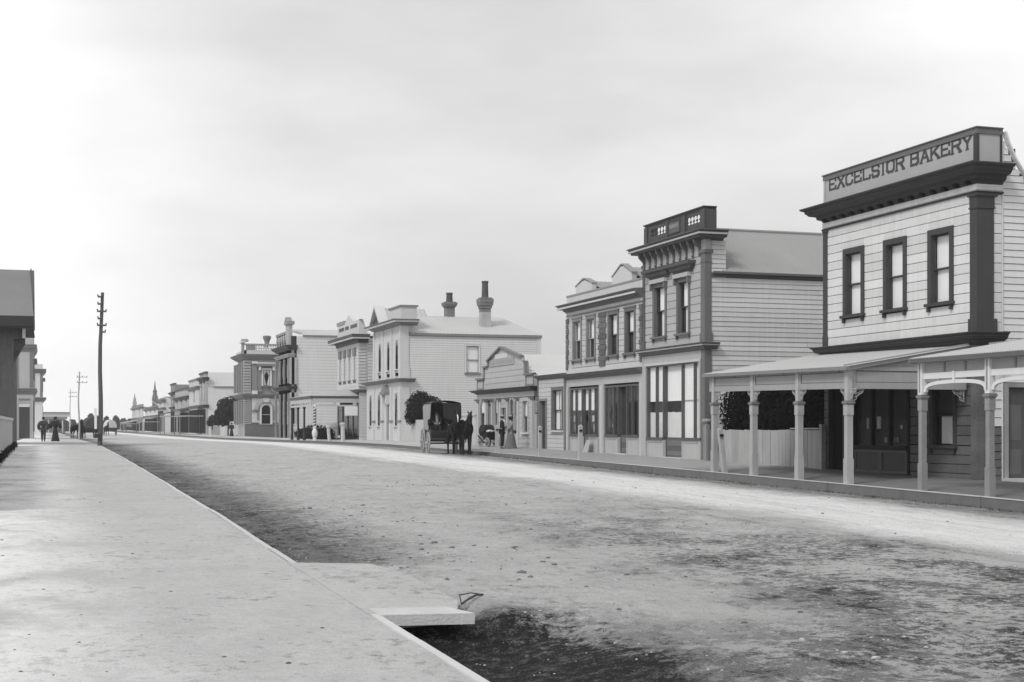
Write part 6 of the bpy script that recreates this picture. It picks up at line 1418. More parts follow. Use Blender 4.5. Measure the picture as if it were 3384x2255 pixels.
# ================================================================ left side of the street
# low pale wall along the footpath
Wl = thing('garden_wall', (TW, 36, G(36)), 'low pale rendered wall with a light coping along the left footpath', 'wall')
WM = mat('pale_rendered_wall', .42, .85, .18, 3, streak=.15); zt0_, sE_ = 1.93, 84
e = MB(); z_a = G(30); e.hexa([(TW-.35, 28, -1), (TW, 28, -1), (TW, sE_, -1), (TW-.35, sE_, -1), (TW-.35, 28, 1.93), (TW, 28, 1.93), (TW, sE_, 2.0), (TW-.35, sE_, 2.0)]); e.build('wall', WM, Wl)
e = MB(); e.hexa([(TW-.4, 28, 1.932), (TW+.06, 28, 1.932), (TW+.06, sE_, 2.002), (TW-.4, sE_, 2.002), (TW-.4, 28, 2.05), (TW+.06, 28, 2.05), (TW+.06, sE_, 2.12), (TW-.4, sE_, 2.12)]); e.build('coping', mat('pale_kerb_edge', .58), Wl)
foliage('weeds', Wl, BUSH, [((TW+.12, 48+k*5, G(48+k*5)+.05), (.22, 2.6, .28)) for k in range(8)], 3500, .05, 31)
# dark gabled building
s0 = 90; fy = FY(s0); tr_ = tAt(45, s0)
b = thing('dark_roofed_building', (tr_, s0, G(s0)), 'dark walled building with a plain grey roof and deep eaves at the left edge', 'building')
DW = mat('dark_stained_wall', .10, .85, .5, 2.5, streak=.4); ze = zAt(1048, tr_, s0); zr_ = zAt(893, tr_, s0+4.5)
MB().box(tr_-14, tr_, s0, s0+10, G(s0)-.6, ze-.1).build('wall', DW, b)
to = tAt(111, s0-.8)
e = MB(); e.hexa([(tr_-14, s0-.9, ze-.12), (to, s0-.9, ze-.12), (to, s0+4.6, zr_-.12), (tr_-14, s0+4.6, zr_-.12), (tr_-14, s0-.9, ze+.03), (to, s0-.9, ze+.03), (to-.25, s0+4.6, zr_+.03), (tr_-14, s0+4.6, zr_+.03)]); e.build('roof', mat('plain_grey_roof', .21, .8, .15, 1), b)
e = MB(); e.hexa([(tr_-14, s0+4.61, zr_-.12), (to, s0+4.61, zr_-.12), (to, s0+10.5, ze-.12), (tr_-14, s0+10.5, ze-.12), (tr_-14, s0+4.61, zr_+.03), (to, s0+4.61, zr_+.03), (to, s0+10.5, ze+.03), (tr_-14, s0+10.5, ze+.03)]); e.build('roof', mat('plain_grey_roof', .21), b)
e = MB(); e.beam((to+.03, s0-.9, ze-.45), (to-.2, s0+4.6, zr_-.1), .08, .5); e.build('barge_board', DW, b)
e = MB(); e.box(tr_-14, to, s0-.95, s0-.9, ze-.6, ze-.0); e.box(tr_-14, to, s0-.9, s0+9, ze-.7, ze-.6); e.build('eaves_fascia', mat('dark_eaves', .045, .8, .2), b)
e = MB(); z1_ = zAt(1118, tr_, s0); e.prism(FY(s0+.5), [(tr_-.3, z1_-1.5), (tr_+.0, z1_-1.5), (tAt(83, s0), z1_-.3), (tAt(83, s0), z1_), (tr_-.3, z1_)], -.4, 0); e.build('eaves_bracket', DW, b)
e = MB(); t_ = tAt(79, s0-.2); e.box(t_-.09, t_+.09, s0-.3, s0-.15, z1_, zAt(1071, t_, s0)); e.build('white_strut', WHITE, b)
e = MB(); e.box(tr_, tAt(83, s0), s0+.0, s0+.4, z1_-.02, ze-.6); e.build('gable_return', DW, b)
# pale two storey buildings further on
def left_shop(label, s0, px_l, px_r, px_c, ytop, yc1, yc0, ys1, ys0, m, door=None, dep=14):
    fy = FY(s0); tl, t1, tc_ = tAt(px_l, s0), tAt(px_r, s0), tAt(px_c, s0); Z = lambda y: zAt(y, t1, s0); o = tc_-t1
    b = thing('left_shop', (t1, s0, G(s0)), label, 'shop')
    MB().box(tl-3, t1, s0, s0+dep, G(s0)-.6, Z(ytop)).build('wall', m, b)
    pth = [(tl-3, s0), (t1, s0), (t1, s0+dep)]
    MB().sweep(pth, cornice_prof(Z(yc0), Z(yc1), o)).build('cornice', mat('mid_grey_trim', .22), b)
    MB().sweep(pth, cornice_prof(Z(ys0), Z(ys1), o)).build('string_course', mat('mid_grey_trim', .22), b)
    e = MB(); e.fb(fy, t1-.35, t1+.03, -.3, .06, Z(ys1)+.1, Z(yc0)); e.fb(fy, tl, tl+.3, 0, .06, Z(ys1)+.1, Z(yc0)); e.build('pilaster', mat('grey_trim_paint', .2), b)
    siding(fy, b, m, tl+.31, t1-.36, Z(ys1)+.1, Z(yc0)-.1, .42, gap=.03)
    if door:
        a, c = tAt(door[0], s0), tAt(door[1], s0); e = MB(); e.fb(fy, a-.35, c+.35, 0, .1, G(s0), Z(door[2])+.9); e.build('door_surround', PL, b)
        e = MB(); e.fb(fy, a, c, .101, .13, G(s0)+.1, Z(door[2])); e.build('door', mat('dark_door', .06), b); e = MB(); e.fb(fy, a, c, .101, .16, Z(door[2])+.02, Z(door[2])+.3); e.build('transom', WHITE, b)
        e = MB(); e.fb(fy, a, c, .101, .12, Z(door[2]-22), Z(door[2]-28)); e.build('fanlight', mat('grey_trim_paint', .2), b)
    for k in range(3):
        s = s0+2+k*(dep-3)/3; e = MB(); e.box(t1, t1+.06, s, s+1.1, Z(ys1)+1, Z(yc0)-1); w_ = e.build('window', mat('dark_sash', .06), b); e = MB(); e.box(t1, t1+.35, s-.2, s+1.3, Z(yc0)-.9, Z(yc0)-.6); e.build('window_hood', mat('grey_trim_paint', .2), w_)
        e = MB(); e.box(t1, t1+.05, s, s+2.2, G(s)+.8, Z(ys0)-.6); e.build('shop_window', DARK, b)
    return b
left_shop('pale two storey shop with a tall dark door, just past the dark roofed building', 156, 50, 110, 122, 1098, 1139, 1163, 1284, 1304, mat('grey_washed_board', .46), (63, 98, 1346))
left_shop('narrow pale shop front with projecting cornice, second along the left row', 215, 108, 141, 153, 1204, 1220, 1234, 1314, 1328, WHITE)
s0 = 330; fy = FY(s0); ta, tb2 = tAt(136, s0), tAt(230, s0); Z = lambda y: zAt(y, ta, s0)
b = thing('far_verandah_building', (ta, s0, G(s0)), 'low distant building with a broad pale verandah fascia across the far left end', 'building')
MB().box(ta, tb2-1, s0+3, s0+12, G(s0)-.5, Z(1366)).build('wall', mat('dim_plaster', .22), b)
e = MB(); e.box(ta, tb2, s0, s0+3, Z(1378), Z(1364)); e.build('fascia', PL2, b); e = MB(); e.box(ta-.2, tb2+.2, s0-.3, s0+3.2, Z(1364)+.01, Z(1362)); e.box(ta, tb2-.5, s0-.2, s0-.05, Z(1386), Z(1378)); e.build('verandah_edge', mat('mid_grey_trim', .22), b)
for k in range(5): t = ta+(tb2-ta)*k/4; e = MB(); e.box(t-.12, t+.12, s0, s0+.24, G(s0), Z(1386)); e.build('post', PL2, b)

# telegraph poles
PM = mat('telegraph_pole_wood', .105, .9, .25, 3, streak=.2)
def pole(px0, px1, ytop, ybot, t0, s, r0_, r1_, label, near=False, m=PM):
    t1 = tAt(px1, s); zt_ = zAt(ytop, t1, s); p = thing('telegraph_pole', (t0, s, G(s)), label, 'telegraph pole')
    n = 6; pts = [(t0+(t1-t0)*k/n+.05*math.sin(k*1.3), s, G(s)-.3+(zt_-G(s)+.3)*k/n) for k in range(n+1)]; e = MB(); e.tube(pts, [r0_+(r1_-r0_)*k/n for k in range(n+1)], 10); e.build('shaft', m, p)
    return p, t1, zt_
s = 87; t0 = tAt(329, s)
p, t1, zt_ = pole(329, 336, 967, 1476, t0, s, .145, .09, 'tall near telegraph pole with short crossarms and insulators at the left kerb')
for i, (y, w_, side) in enumerate(((982, .22, -1), (1006, .22, -1), (1030, .25, 0), (1054, .22, -1), (1076, .25, 0), (1098, .2, 1))):
    z = zAt(y, t1, s); e = MB(); a, c = (-w_, 0) if side < 0 else ((0, w_) if side > 0 else (-w_, w_)); e.box(t1+a-.02, t1+c+.02, s-.17, s-.1, z-.05, z+.05); ar = e.build('crossarm', PM, p)
    for k in ([a] if side < 0 else [c] if side > 0 else [a, c]): e = MB(); e.lathe([(.03, z+.05), (.045, z+.07), (.04, z+.11), (.02, z+.14)], t1+k, s-.135, 8); e.build('insulator', mat('dark_insulator', .06, .3), ar)
zq0, zq1 = zAt(1418, t0, s), zAt(1350, t0, s)
e = MB(); e.box(t0-.30, t0-.16, s-.22, s-.18, zq0, zq1); e.build('notice_board', CLOTH, p)
e = MB(); e.box(t0-.32, t0+.12, s-.26, s-.2, zAt(1448, t0, s), zAt(1434, t0, s)); e.build('band_board', mat('dark_eaves', .045), p)
def fpole(px, yt, label):
    s = sAt(px, TL-.15); t0 = TL-.15; p, t1, z = pole(px, px, yt, 0, t0, s, .085 if px > 250 else .06, .055 if px > 250 else .035, label, m=mat('glare_pale_pole', .38, .9, .2))  # far glare put into a paler pole colour
    for dz in (.5, 1.0): e = MB(); e.box(t1-.2, t1+.75, s-.15, s-.1, z-dz-.03, z-dz+.03); ar = e.build('crossarm', mat('glare_pale_pole', .38), p); [MB().lathe([(.03, z-dz+.03), (.03, z-dz+.12)], t1+q, s-.11, 6).build('insulator', mat('dark_insulator', .06), ar) for q in (-.15, .3, .7)]
fpole(261, 1229, 'middle distance telegraph pole with two crossarms on the left kerb'); fpole(232.5, 1285, 'farthest telegraph pole, thin and faint near the left row')
# ================================================================ figures, animals, vehicles
def skin_obj(name, joints, edges, m, parent, root=0, sub=1, M=None):
    """one continuous surface grown round a skeleton: joints = [(x, y, z, r)], in the thing's own space"""
    me = bpy.data.meshes.new(name); me.from_pydata([j[:3] for j in joints], edges, []); o = bpy.data.objects.new(name, me); COL.objects.link(o)
    md = o.modifiers.new('skin', 'SKIN'); md.use_smooth_shade = True; md.branch_smoothing = .3
    sv = me.skin_vertices[0].data
    for i, j in enumerate(joints):
        r = j[3]; sv[i].radius = (r[0], r[1]) if isinstance(r, tuple) else (r, r); sv[i].use_root = (i == root)
    sb = o.modifiers.new('sub', 'SUBSURF'); sb.levels = sub; sb.render_levels = sub
    dg = bpy.context.evaluated_depsgraph_get(); ev = o.evaluated_get(dg); nm = bpy.data.meshes.new_from_object(ev, depsgraph=dg)
    o.modifiers.clear(); o.data = nm; nm.name = name; nm.materials.clear(); nm.materials.append(m)
    for p in nm.polygons: p.use_smooth = True
    o.parent = parent; ORG[o.name] = Vector()
    return o
class Loc:                                      # mesh parts modelled in a thing's own space
    def __init__(s, parent): s.p = parent
def local_build(mb, name, m, parent, smooth_=True):
    me = uniq_mesh(name, mb.v, mb.f, m, smooth_); bm = bmesh.new(); bm.from_mesh(me); bmesh.ops.recalc_face_normals(bm, faces=bm.faces); bm.to_mesh(me); bm.free()
    o = bpy.data.objects.new(name, me); COL.objects.link(o); o.parent = parent; return o
SKIN = mat('skin', .34, .6, .08); HAIR = mat('dark_hair', .04, .7, .2)
def person(loc, rz, label, h=1.72, coat=None, legs=None, skirt=None, hat=None, hands=((.22, -.22, 1.0), (.22, .22, 1.0)), sit=False, shirt=None, stride=.0, group=None, broad=1.0, puff=0, lean=0):
    """faces local +X; hands are the wrist positions"""
    p = thing('person', loc, label, 'person', group, rz); k = h/1.72
    J = []; E = []
    def j(x, y, z, r): J.append((x*k, y*k, z*k, r*k if not isinstance(r, tuple) else (r[0]*k, r[1]*k))); return len(J)-1
    zp = .95 if not sit else .55
    pel = j(0, 0, zp, .125); sp_ = j(.0+lean*.4, 0, zp+.22, .115); chs = j(.01+lean, 0, zp+.42, .145); nk = j(.0+lean*1.2, 0, zp+.56, .058); hd = j(.02+lean*1.3, 0, zp+.655, .083); cr_ = j(.01+lean*1.3, 0, zp+.745, .078)
    E += [(pel, sp_), (sp_, chs), (chs, nk), (nk, hd), (hd, cr_)]
    ns = j(.105+lean*1.3, 0, zp+.645, .014); E.append((hd, ns))
    arm = []; legj = []
    for sgn, hp in ((-1, hands[0]), (1, hands[1])):
        sh = j(lean, sgn*.18*broad, zp+.475, .07); el = ((hp[0]+lean)/2-.06, (hp[1]+sgn*.18*broad)/2+sgn*.07, (hp[2]+zp+.475)/2-.05)
        e1 = j(*el, .052); wr = j(*hp, .034); d = (Vector(hp)-Vector(el)).normalized(); a = Vector(hp)+d*.07; pm = j(*a, .036); E += [(chs, sh), (sh, e1), (e1, wr), (wr, pm)]
        side = Vector((0, 1, 0)) if abs(d.y) < .8 else Vector((1, 0, 0))
        for fi, (o, l) in enumerate(((-.03, .075), (-.01, .088), (.012, .082), (.032, .066))):
            b1 = a+side*o+d*.035; b2 = b1+d*l*.5+Vector((0, 0, -.012)); f1 = j(*b1, .009); f2 = j(*b2, .0085); E += [(pm, f1), (f1, f2)]
        th = a+side*(-.045*sgn)-d*.02; tj = j(*th, .01); th2 = j(*(th+d*.04+side*(-.012*sgn)), .009); E += [(wr, tj), (tj, th2)]
        arm.append((sh, e1, wr))
    for sgn in (-1, 1):
        hp_ = j(0, sgn*.095, zp-.04, .10)
        if sit: kn = j(.42, sgn*.11, zp-.02, .07); an = j(.45, sgn*.11, zp-.45, .045); to = j(.6, sgn*.12, zp-.49, .035)
        else: kn = j(.03+stride*sgn*.5, sgn*.095, .50, .068); an = j(-.01+stride*sgn, sgn*.095, .09, .045); to = j(.17+stride*sgn, sgn*.11, .035, .035)
        E += [(pel, hp_), (hp_, kn), (kn, an), (an, to)]; legj.append((hp_, kn, an, to))
    skin_obj('body', J, E, SKIN, p, pel)
    def garment(name, m, idx, edges, grow, sub=1):
        mp_ = {i: n for n, i in enumerate(idx)}
        jj = [(J[i][0], J[i][1], J[i][2], (J[i][3] if not isinstance(J[i][3], tuple) else J[i][3][0])+grow*k*(1 if i not in (nk,) else .6)) for i in idx]
        return skin_obj(name, jj, [(mp_[a], mp_[c]) for a, c in edges], m, p, 0, sub)
    if coat: garment('jacket', coat, [pel, sp_, chs]+[q for a in arm for q in a], [(pel, sp_), (sp_, chs)]+[x for a in arm for x in ((chs, a[0]), (a[0], a[1]), (a[1], a[2]))], .024+puff)
    if legs: garment('trousers', legs, [pel]+[q for a in legj for q in a[:3]], [x for a in legj for x in ((pel, a[0]), (a[0], a[1]), (a[1], a[2]))], .025)
    if shirt:
        mb = MB(); mb.tube([(.13*k+lean, 0, (zp+.02)*k), (.165*k+lean, 0, (zp+.30)*k), (.13*k+lean, 0, (zp+.50)*k), (.05*k+lean, 0, (zp+.56)*k)], [.06, .085, .07, .05], 8); local_build(mb, 'shirt_front', shirt, p)
    if skirt: mb = MB(); mb.lathe([(.36*k, .03), (.35*k, .06), (.30*k, .25), (.225*k, .6), (.17*k, .88), (.15*k, 1.02), (.13*k, 1.06)], 0, 0, 18, 1.0, .86); local_build(mb, 'skirt', skirt, p)
    if not sit and not skirt or sit:
        for a in legj:
            mb = MB(); x, y, z, _ = J[a[2]]; mb.blob((x+.06, y, z-.05 if not sit else z-.03), (.14, .05, .05)); local_build(mb, 'shoe', mat('black_shoe', .025, .5), p)
    hx, hz = J[hd][0], J[hd][2]
    mb = MB(); mb.blob((hx-.02, 0, hz+.055), (.105, .092, .085), 10, 7); local_build(mb, 'hair', HAIR, p)
    for sgn in (-1, 1): mb = MB(); mb.blob((hx+.082, sgn*.03, hz+.02), (.012, .014, .01), 6, 4); local_build(mb, 'eye', mat('eye_dark', .02), p)
    mb = MB(); mb.blob((hx+.084, 0, hz-.04), (.008, .025, .007), 6, 4); local_build(mb, 'mouth', mat('mouth_dark', .12), p)
    if hat:
        kind, hm, bm_ = hat; zt = hz+.075
        if kind == 'boater': mb = MB(); mb.lathe([(.17, zt), (.172, zt+.012), (.095, zt+.014), (.093, zt+.085), (.085, zt+.092)], hx-.01, 0, 16); ho = local_build(mb, 'hat', hm, p); mb = MB(); mb.lathe([(.097, zt+.016), (.097, zt+.045)], hx-.01, 0, 16); local_build(mb, 'hat_band', bm_, ho)
        elif kind == 'bowler': mb = MB(); mb.lathe([(.14, zt), (.145, zt+.012), (.10, zt+.015), (.1, zt+.06), (.075, zt+.11), (.02, zt+.13)], hx-.01, 0, 14); local_build(mb, 'hat', hm, p)
        elif kind == 'trim': mb = MB(); mb.lathe([(.19, zt-.0), (.2, zt+.02), (.11, zt+.03), (.12, zt+.09), (.06, zt+.13)], hx-.01, 0, 16); ho = local_build(mb, 'hat', hm, p); mb = MB(); [mb.blob((hx+.06*math.cos(a), .07*math.sin(a), zt+.11), (.05, .05, .04), 7, 5) for a in (0, 1.2, 2.4, 3.6, 4.8)]; local_build(mb, 'hat_trimming', bm_, ho)
    return p
HORSE = mat('black_horse_coat', .012, .7, .3, 6, spec=.15); HORSEB = mat('brown_horse_coat', .018, .7, .3, 6, spec=.15)
LEA = mat('black_leather', .015, .6, .2, spec=.15)
def horse(loc, rz, label, m, blaze=False, head=(0, 0), group=None, lod=False, cat='horse'):
    p = thing('horse', loc, label, cat, group, rz); J = []; E = []
    def j(x, y, z, r): J.append((x, y, z, r)); return len(J)-1
    hx, hy = head
    ru = j(-.78, 0, 1.36, .27); lo = j(-.38, 0, 1.36, .27); ba = j(.02, 0, 1.26, .31); wi = j(.42, 0, 1.32, .28); ch = j(.66, 0, 1.22, .23); n1 = j(.86, hy*.3, 1.50, .165); n2 = j(1.02+hx*.5, hy*.7, 1.78, .12); po = j(1.13+hx, hy, 1.97, .095); fc = j(1.28+hx, hy, 1.80, .093); mz = j(1.38+hx, hy*1.1, 1.56, .062); nz = j(1.41+hx, hy*1.1, 1.49, .05)
    E += [(ru, lo), (lo, ba), (ba, wi), (wi, ch), (ch, n1), (n1, n2), (n2, po), (po, fc), (fc, mz), (mz, nz)]
    for sg in (-1, 1):
        dx = .05*sg
        a = j(.55, sg*.15, 1.0, .125); b_ = j(.53+dx*.5, sg*.165, .80, .085); c = j(.57+dx, sg*.165, .50, .058); d = j(.56+dx, sg*.165, .27, .04); e = j(.57+dx, sg*.165, .13, .047); f = j(.61+dx, sg*.165, .045, .06); E += [(wi, a), (a, b_), (b_, c), (c, d), (d, e), (e, f)]
        a = j(-.74, sg*.14, 1.12, .18); b_ = j(-.55-dx*.5, sg*.17, .90, .12); c = j(-.86-dx, sg*.16, .58, .062); d = j(-.84-dx, sg*.16, .32, .044); e = j(-.82-dx, sg*.16, .14, .048); f = j(-.77-dx, sg*.16, .045, .06); E += [(ru, a), (a, b_), (b_, c), (c, d), (d, e), (e, f)]
    skin_obj('body', J, E, m, p, ba, 1 if lod else 2)
    px_, py_, pz_ = J[po][:3]
    for sg in (-1, 1): mb = MB(); mb.lathe([(.035, 0), (.04, .05), (.025, .11), (.004, .16)], 0, 0, 6); mb.v = [(px_-.02+x, py_+sg*.065+y+sg*z*.15, pz_+.06+z) for x, y, z in mb.v]; local_build(mb, 'ear', m, p)
    mb = MB()
    for i in range(16):
        f = i/15; x = .62+(px_-.62)*f; z = 1.55+(pz_+.1-1.55)*f; y = hy*f; mb.blob((x-.10+.03*f, y+.05, z-.04), (.05, .06, .11), 5, 4)
    mb.blob((px_+.06, py_, pz_+.05), (.05, .04, .1), 6, 4); local_build(mb, 'mane', HAIR, p)
    mb = MB(); mb.tube([(-1.0, 0, 1.48), (-1.14, .02, 1.3), (-1.16, .03, .95), (-1.12, .02, .6)], [.05, .07, .09, .03], 7); local_build(mb, 'tail', HAIR, p)
    if lod: return p
    fx, fy_, fz = J[fc][:3]; mx, my, mzz = J[mz][:3]
    if blaze: mb = MB(); mb.tube([(px_+.105, py_, pz_-.02), (fx+.095, fy_, fz+.02), (mx+.062, my, mzz+.04)], [.03, .035, .022], 6); local_build(mb, 'blaze', WHITE, p)
    mb = MB(); n = 18
    P = [(.62+.10*math.sin(a), .27*math.cos(a), 1.28+.40*math.sin(a)) for a in [2*math.pi*i/n for i in range(n+1)]]; mb.tube(P, .055, 7, False); local_build(mb, 'collar', LEA, p)
    for sg in (-1, 1):
        mb = MB(); mb.beam((fx-.04, fy_+sg*.10, fz-.02), (fx+.03, fy_+sg*.12, fz+.10), .10, .012, up=(0, 1, 0)); local_build(mb, 'blinker', LEA, p)
        mb = MB(); mb.tube([(.62, sg*.29, 1.22), (0, sg*.33, 1.18), (-.9, sg*.33, 1.1), (-1.3, sg*.33, 1.0)], .018, 5); local_build(mb, 'trace', LEA, p)
        mb = MB(); mb.tube([(px_+.02, py_+sg*.09, pz_+.04), (fx, fy_+sg*.10, fz), (mx, my+sg*.07, mzz)], .014, 5); local_build(mb, 'bridle', LEA, p)
    mb = MB(); P = [(.1, .33*math.cos(a), 1.26+.33*math.sin(a)) for a in [2*math.pi*i/n for i in range(n+1)]]; mb.tube(P, .02, 5, False); local_build(mb, 'girth', LEA, p)
    mb = MB(); P = [(mx-.01+.0*i, my+.075*math.cos(a), mzz+.05+.075*math.sin(a)) for a in [2*math.pi*i/n for i in range(n+1)]]; mb.tube(P, .012, 5, False); local_build(mb, 'noseband', LEA, p)
    return p
def wheel(parent, x, y, r, m, nsp=12, wd=.06):
    """wheel in the XZ plane of the vehicle"""
    mb = MB(); n = 28; k0 = 0
    for i in range(n):
        a = 2*math.pi*i/n; c, s_ = math.cos(a), math.sin(a)
        for (rr, yy) in ((r, -wd/2), (r, wd/2), (r-.075, wd/2), (r-.075, -wd/2)): mb.v.append((x+rr*c, y+yy, r+rr*s_))
    for i in range(n):
        a = i*4; b_ = ((i+1) % n)*4
        for q in range(4): mb.f.append((a+q, a+(q+1) % 4, b_+(q+1) % 4, b_+q))
    w_ = local_build(mb, 'wheel', m, parent, False)
    for i in range(nsp): a = 2*math.pi*i/nsp; mb = MB(); mb.beam((x+.06*math.cos(a), y, r+.06*math.sin(a)), (x+(r-.07)*math.cos(a), y, r+(r-.07)*math.sin(a)), .045, .04, up=(0, 1, 0)); local_build(mb, 'spoke', m, w_, False)
    mb = MB(); mb.tube([(x, y-.16, r), (x, y-.1, r), (x, y+.1, r), (x, y+.16, r)], [.06, .10, .10, .06], 10); local_build(mb, 'hub', m, w_)
    return w_
CAN = mat('dark_oilcloth_hood', .028, .75, .25, 4, bump=.3); CANL = mat('pale_canvas_side', .30, .8, .15, 5, streak=.15); WHM = mat('pale_wheel_paint', .33, .7, .2, 8); WBD_ = mat('dark_wagon_body', .05, .55, .2)
def wagon(loc, rz, label):
    """front faces local +X"""
    p = thing('covered_wagon', loc, label, 'wagon', None, rz)
    L0, L1, W = -1.25, 1.15, .72
    mb = MB(); mb.hexa([(L0, -W, .72), (L1, -W, .72), (L1, W, .72), (L0, W, .72), (L0, -W-.04, 1.22), (L1, -W-.04, 1.22), (L1, W+.04, 1.22), (L0, W+.04, 1.22)]); local_build(mb, 'body', WBD_, p, False)
    for sg, mm in ((-1, CANL), (1, CAN)):
        y = sg*(W+.045)
        mb = MB(); P = [(L0+.05, y, 1.23), (L1-.75, y, 1.23), (L1-.45, y*1.03, 1.75), (L1+.02, y*1.06, 1.80), (L1+.12, y*1.03, 2.45), (L1+.0, y*.94, 2.63), (L0, y*.94, 2.60), (L0-.08, y*1.02, 2.4)]
        mb.v = P+[(a, b_-sg*.03, c) for a, b_, c in P]; n = len(P); mb.f = [tuple(range(n)), tuple(range(2*n-1, n-1, -1))]+[(i, (i+1) % n, n+(i+1) % n, n+i) for i in range(n)]
        local_build(mb, 'canvas_side', mm, p, False)
    mb = MB(); ny = 9; xs = [L0-.08, -.6, .1, .7, L1+.16]
    for x in xs:
        for i in range(ny): f = i/(ny-1)*2-1; mb.v.append((x, f*(W+.06), 2.60+.13*(1-f*f)+(.0 if x < L1 else -.02)))
    for x in xs:
        for i in range(ny): f = i/(ny-1)*2-1; mb.v.append((x, f*(W+.06), 2.57+.12*(1-f*f)))
    K = len(xs)*ny
    for a in range(len(xs)-1):
        for i in range(ny-1): q = a*ny+i; mb.f += [(q, q+1, q+ny+1, q+ny), (K+q, K+q+ny, K+q+ny+1, K+q+1)]
    for i in range(ny-1): q = (len(xs)-1)*ny+i; mb.f += [(q, q+1, K+q+1, K+q), (i, K+i, K+i+1, i+1)]
    local_build(mb, 'roof', CAN, p)
    mb = MB(); mb.box(L0-.02, L0+.02, -W, W, 1.22, 2.6); local_build(mb, 'back_curtain', CAN, p, False)
    mb = MB(); mb.box(.1, .14, -W, W, 1.22, 2.58); local_build(mb, 'inner_curtain', CAN, p, False)
    mb = MB(); mb.hexa([(L1-.02, -.1, 1.85), (L1+.02, -.1, 1.85), (L1+.04, W+.03, 1.6), (L1, W+.03, 1.6), (L1+.1, -.15, 2.60), (L1+.13, -.15, 2.60), (L1+.12, W+.05, 2.56), (L1+.08, W+.05, 2.56)]); local_build(mb, 'front_hood', CAN, p, False)
    mb = MB(); mb.box(.35, .85, -W+.02, W-.02, 1.22, 1.42); local_build(mb, 'seat', LEA, p, False)
    mb = MB(); mb.hexa([(L1, -W, .85), (L1+.05, -W, .85), (L1+.05, W, .85), (L1, W, .85), (L1+.28, -W, 1.22), (L1+.32, -W, 1.22), (L1+.32, W, 1.22), (L1+.28, W, 1.22)]); local_build(mb, 'dashboard', WBD_, p, False)
    for x, r in ((-.85, .66), (.92, .56)):
        for sg in (-1, 1): wheel(p, x, sg*(W+.13), r, WHM)
        mb = MB(); mb.tube([(x, -W-.1, r), (x, W+.1, r)], .045, 8); local_build(mb, 'axle', WBD_, p)
    mb = MB(); mb.tube([(1.0, 0, .62), (2.4, 0, .75), (3.6, 0, .85)], .05, 7); local_build(mb, 'pole', WBD_, p)
    mb = MB(); mb.beam((1.35, -.75, .78), (1.35, .75, .78), .06, .06); local_build(mb, 'swingle_bar', WBD_, p, False)
    for sg in (-1, 1): mb = MB(); mb.box(L1+.0, L1+.16, sg*(W+.12)-.07, sg*(W+.12)+.07, 1.45, 1.75); local_build(mb, 'lamp', LEA, p, False)
    return p
# --- the covered wagon by the right kerb: heading towards the camera, a little away from the street axis
def onroad(px, s): return tAt(px, s)
sw = 70.3; tw_ = tAt(1460, sw); zw_ = road_z(tw_, sw)
hd = R(-96)
wg = wagon((tw_, sw, zw_), hd, 'dark hooded wagon with pale canvas side and pale spoked wheels standing at the right kerb')
def wl(x, y, z=0):                               # wagon space to world
    return (tw_+x*math.cos(hd)-y*math.sin(hd), sw+x*math.sin(hd)+y*math.cos(hd), zw_+z)
BLK = mat('black_cloth', .025, .9, .2, 12); GRY = mat('grey_cloth', .16, .9, .15, 12); DGR = mat('dark_grey_cloth', .05, .9, .2, 12)
person(wl(.55, -.36, .87), hd, 'driver in dark jacket with pale collar sitting at the open front of the wagon', 1.7, coat=DGR, legs=BLK, sit=True, hands=((.42, -.16, .72), (.42, .10, .72)), shirt=WHITE)
person(wl(.50, .30, .87), hd, 'passenger in shadow beside the driver under the wagon hood', 1.62, coat=BLK, legs=BLK, sit=True, hands=((.38, -.1, .66), (.38, .12, .66)), hat=('bowler', BLK, BLK))
x, y = tAt(1502, 66.9), 66.9; horse((x, y, road_z(x, y)), R(-94), 'black harnessed horse with a white blaze, nearer the road side of the wagon team', HORSE, True, (0, -.12), 'pair of horses harnessed to the covered wagon')
x, y = tAt(1541, 66.6), 66.6; horse((x, y, road_z(x, y)), R(-104), 'dark harnessed horse nearest the kerb in the wagon team, head raised', HORSEB, False, (.03, .12), 'pair of horses harnessed to the covered wagon')
mb = MB(); a = (tAt(1580, 67), 67, zw_+.95); b_ = (tAt(1600, 66.4), 66.4, zw_+.62); mb.tube([a, b_], .04, 6); tag(mb.build('carriage_shaft', WBD_), 'dark shaft end sticking out low beside the kerb side horse', 'shaft')
# --- baby carriage
s = 76.5; t = tAt(1612, s); g = GF(s, t)
pr = thing('baby_carriage', (t, s, g), 'dark hooded baby carriage with a white pillow on the footpath beside the small shop', 'baby carriage', None, R(-75))
mb = MB(); mb.hexa([(-.32, -.24, .38), (.32, -.24, .38), (.32, .24, .38), (-.32, .24, .38), (-.5, -.3, .82), (.5, -.3, .82), (.5, .3, .82), (-.5, .3, .82)]); local_build(mb, 'body', LEA, pr, False)
mb = MB(); n = 9
for i in range(n):
    a = math.pi*.95*i/(n-1)-.1
    for sg in (-1, 1): mb.v.append((-.12-.36*math.cos(a), sg*.31, .82+.42*math.sin(a)))
mb.v += [(-.12, -.31, .80), (-.12, .31, .80)]
for i in range(n-1): mb.f += [(2*i, 2*i+1, 2*i+3, 2*i+2), (2*i, 2*i+2, 2*n), (2*i+1, 2*n+1, 2*i+3)]
local_build(mb, 'hood', CAN, pr, False)
mb = MB(); mb.blob((.22, 0, .86), (.26, .25, .09)); local_build(mb, 'pillow', WHITE, pr)
for x_, r_ in ((-.34, .30), (.36, .26)):
    for sg in (-1, 1): w_ = wheel(pr, x_, sg*.27, r_, mat('grey_pram_wheel', .25), 8, .03)
mb = MB(); mb.tube([(.5, -.25, .8), (.85, -.25, 1.0), (.85, .25, 1.0), (.5, .25, .8)], .016, 6); local_build(mb, 'handle', LEA, pr)
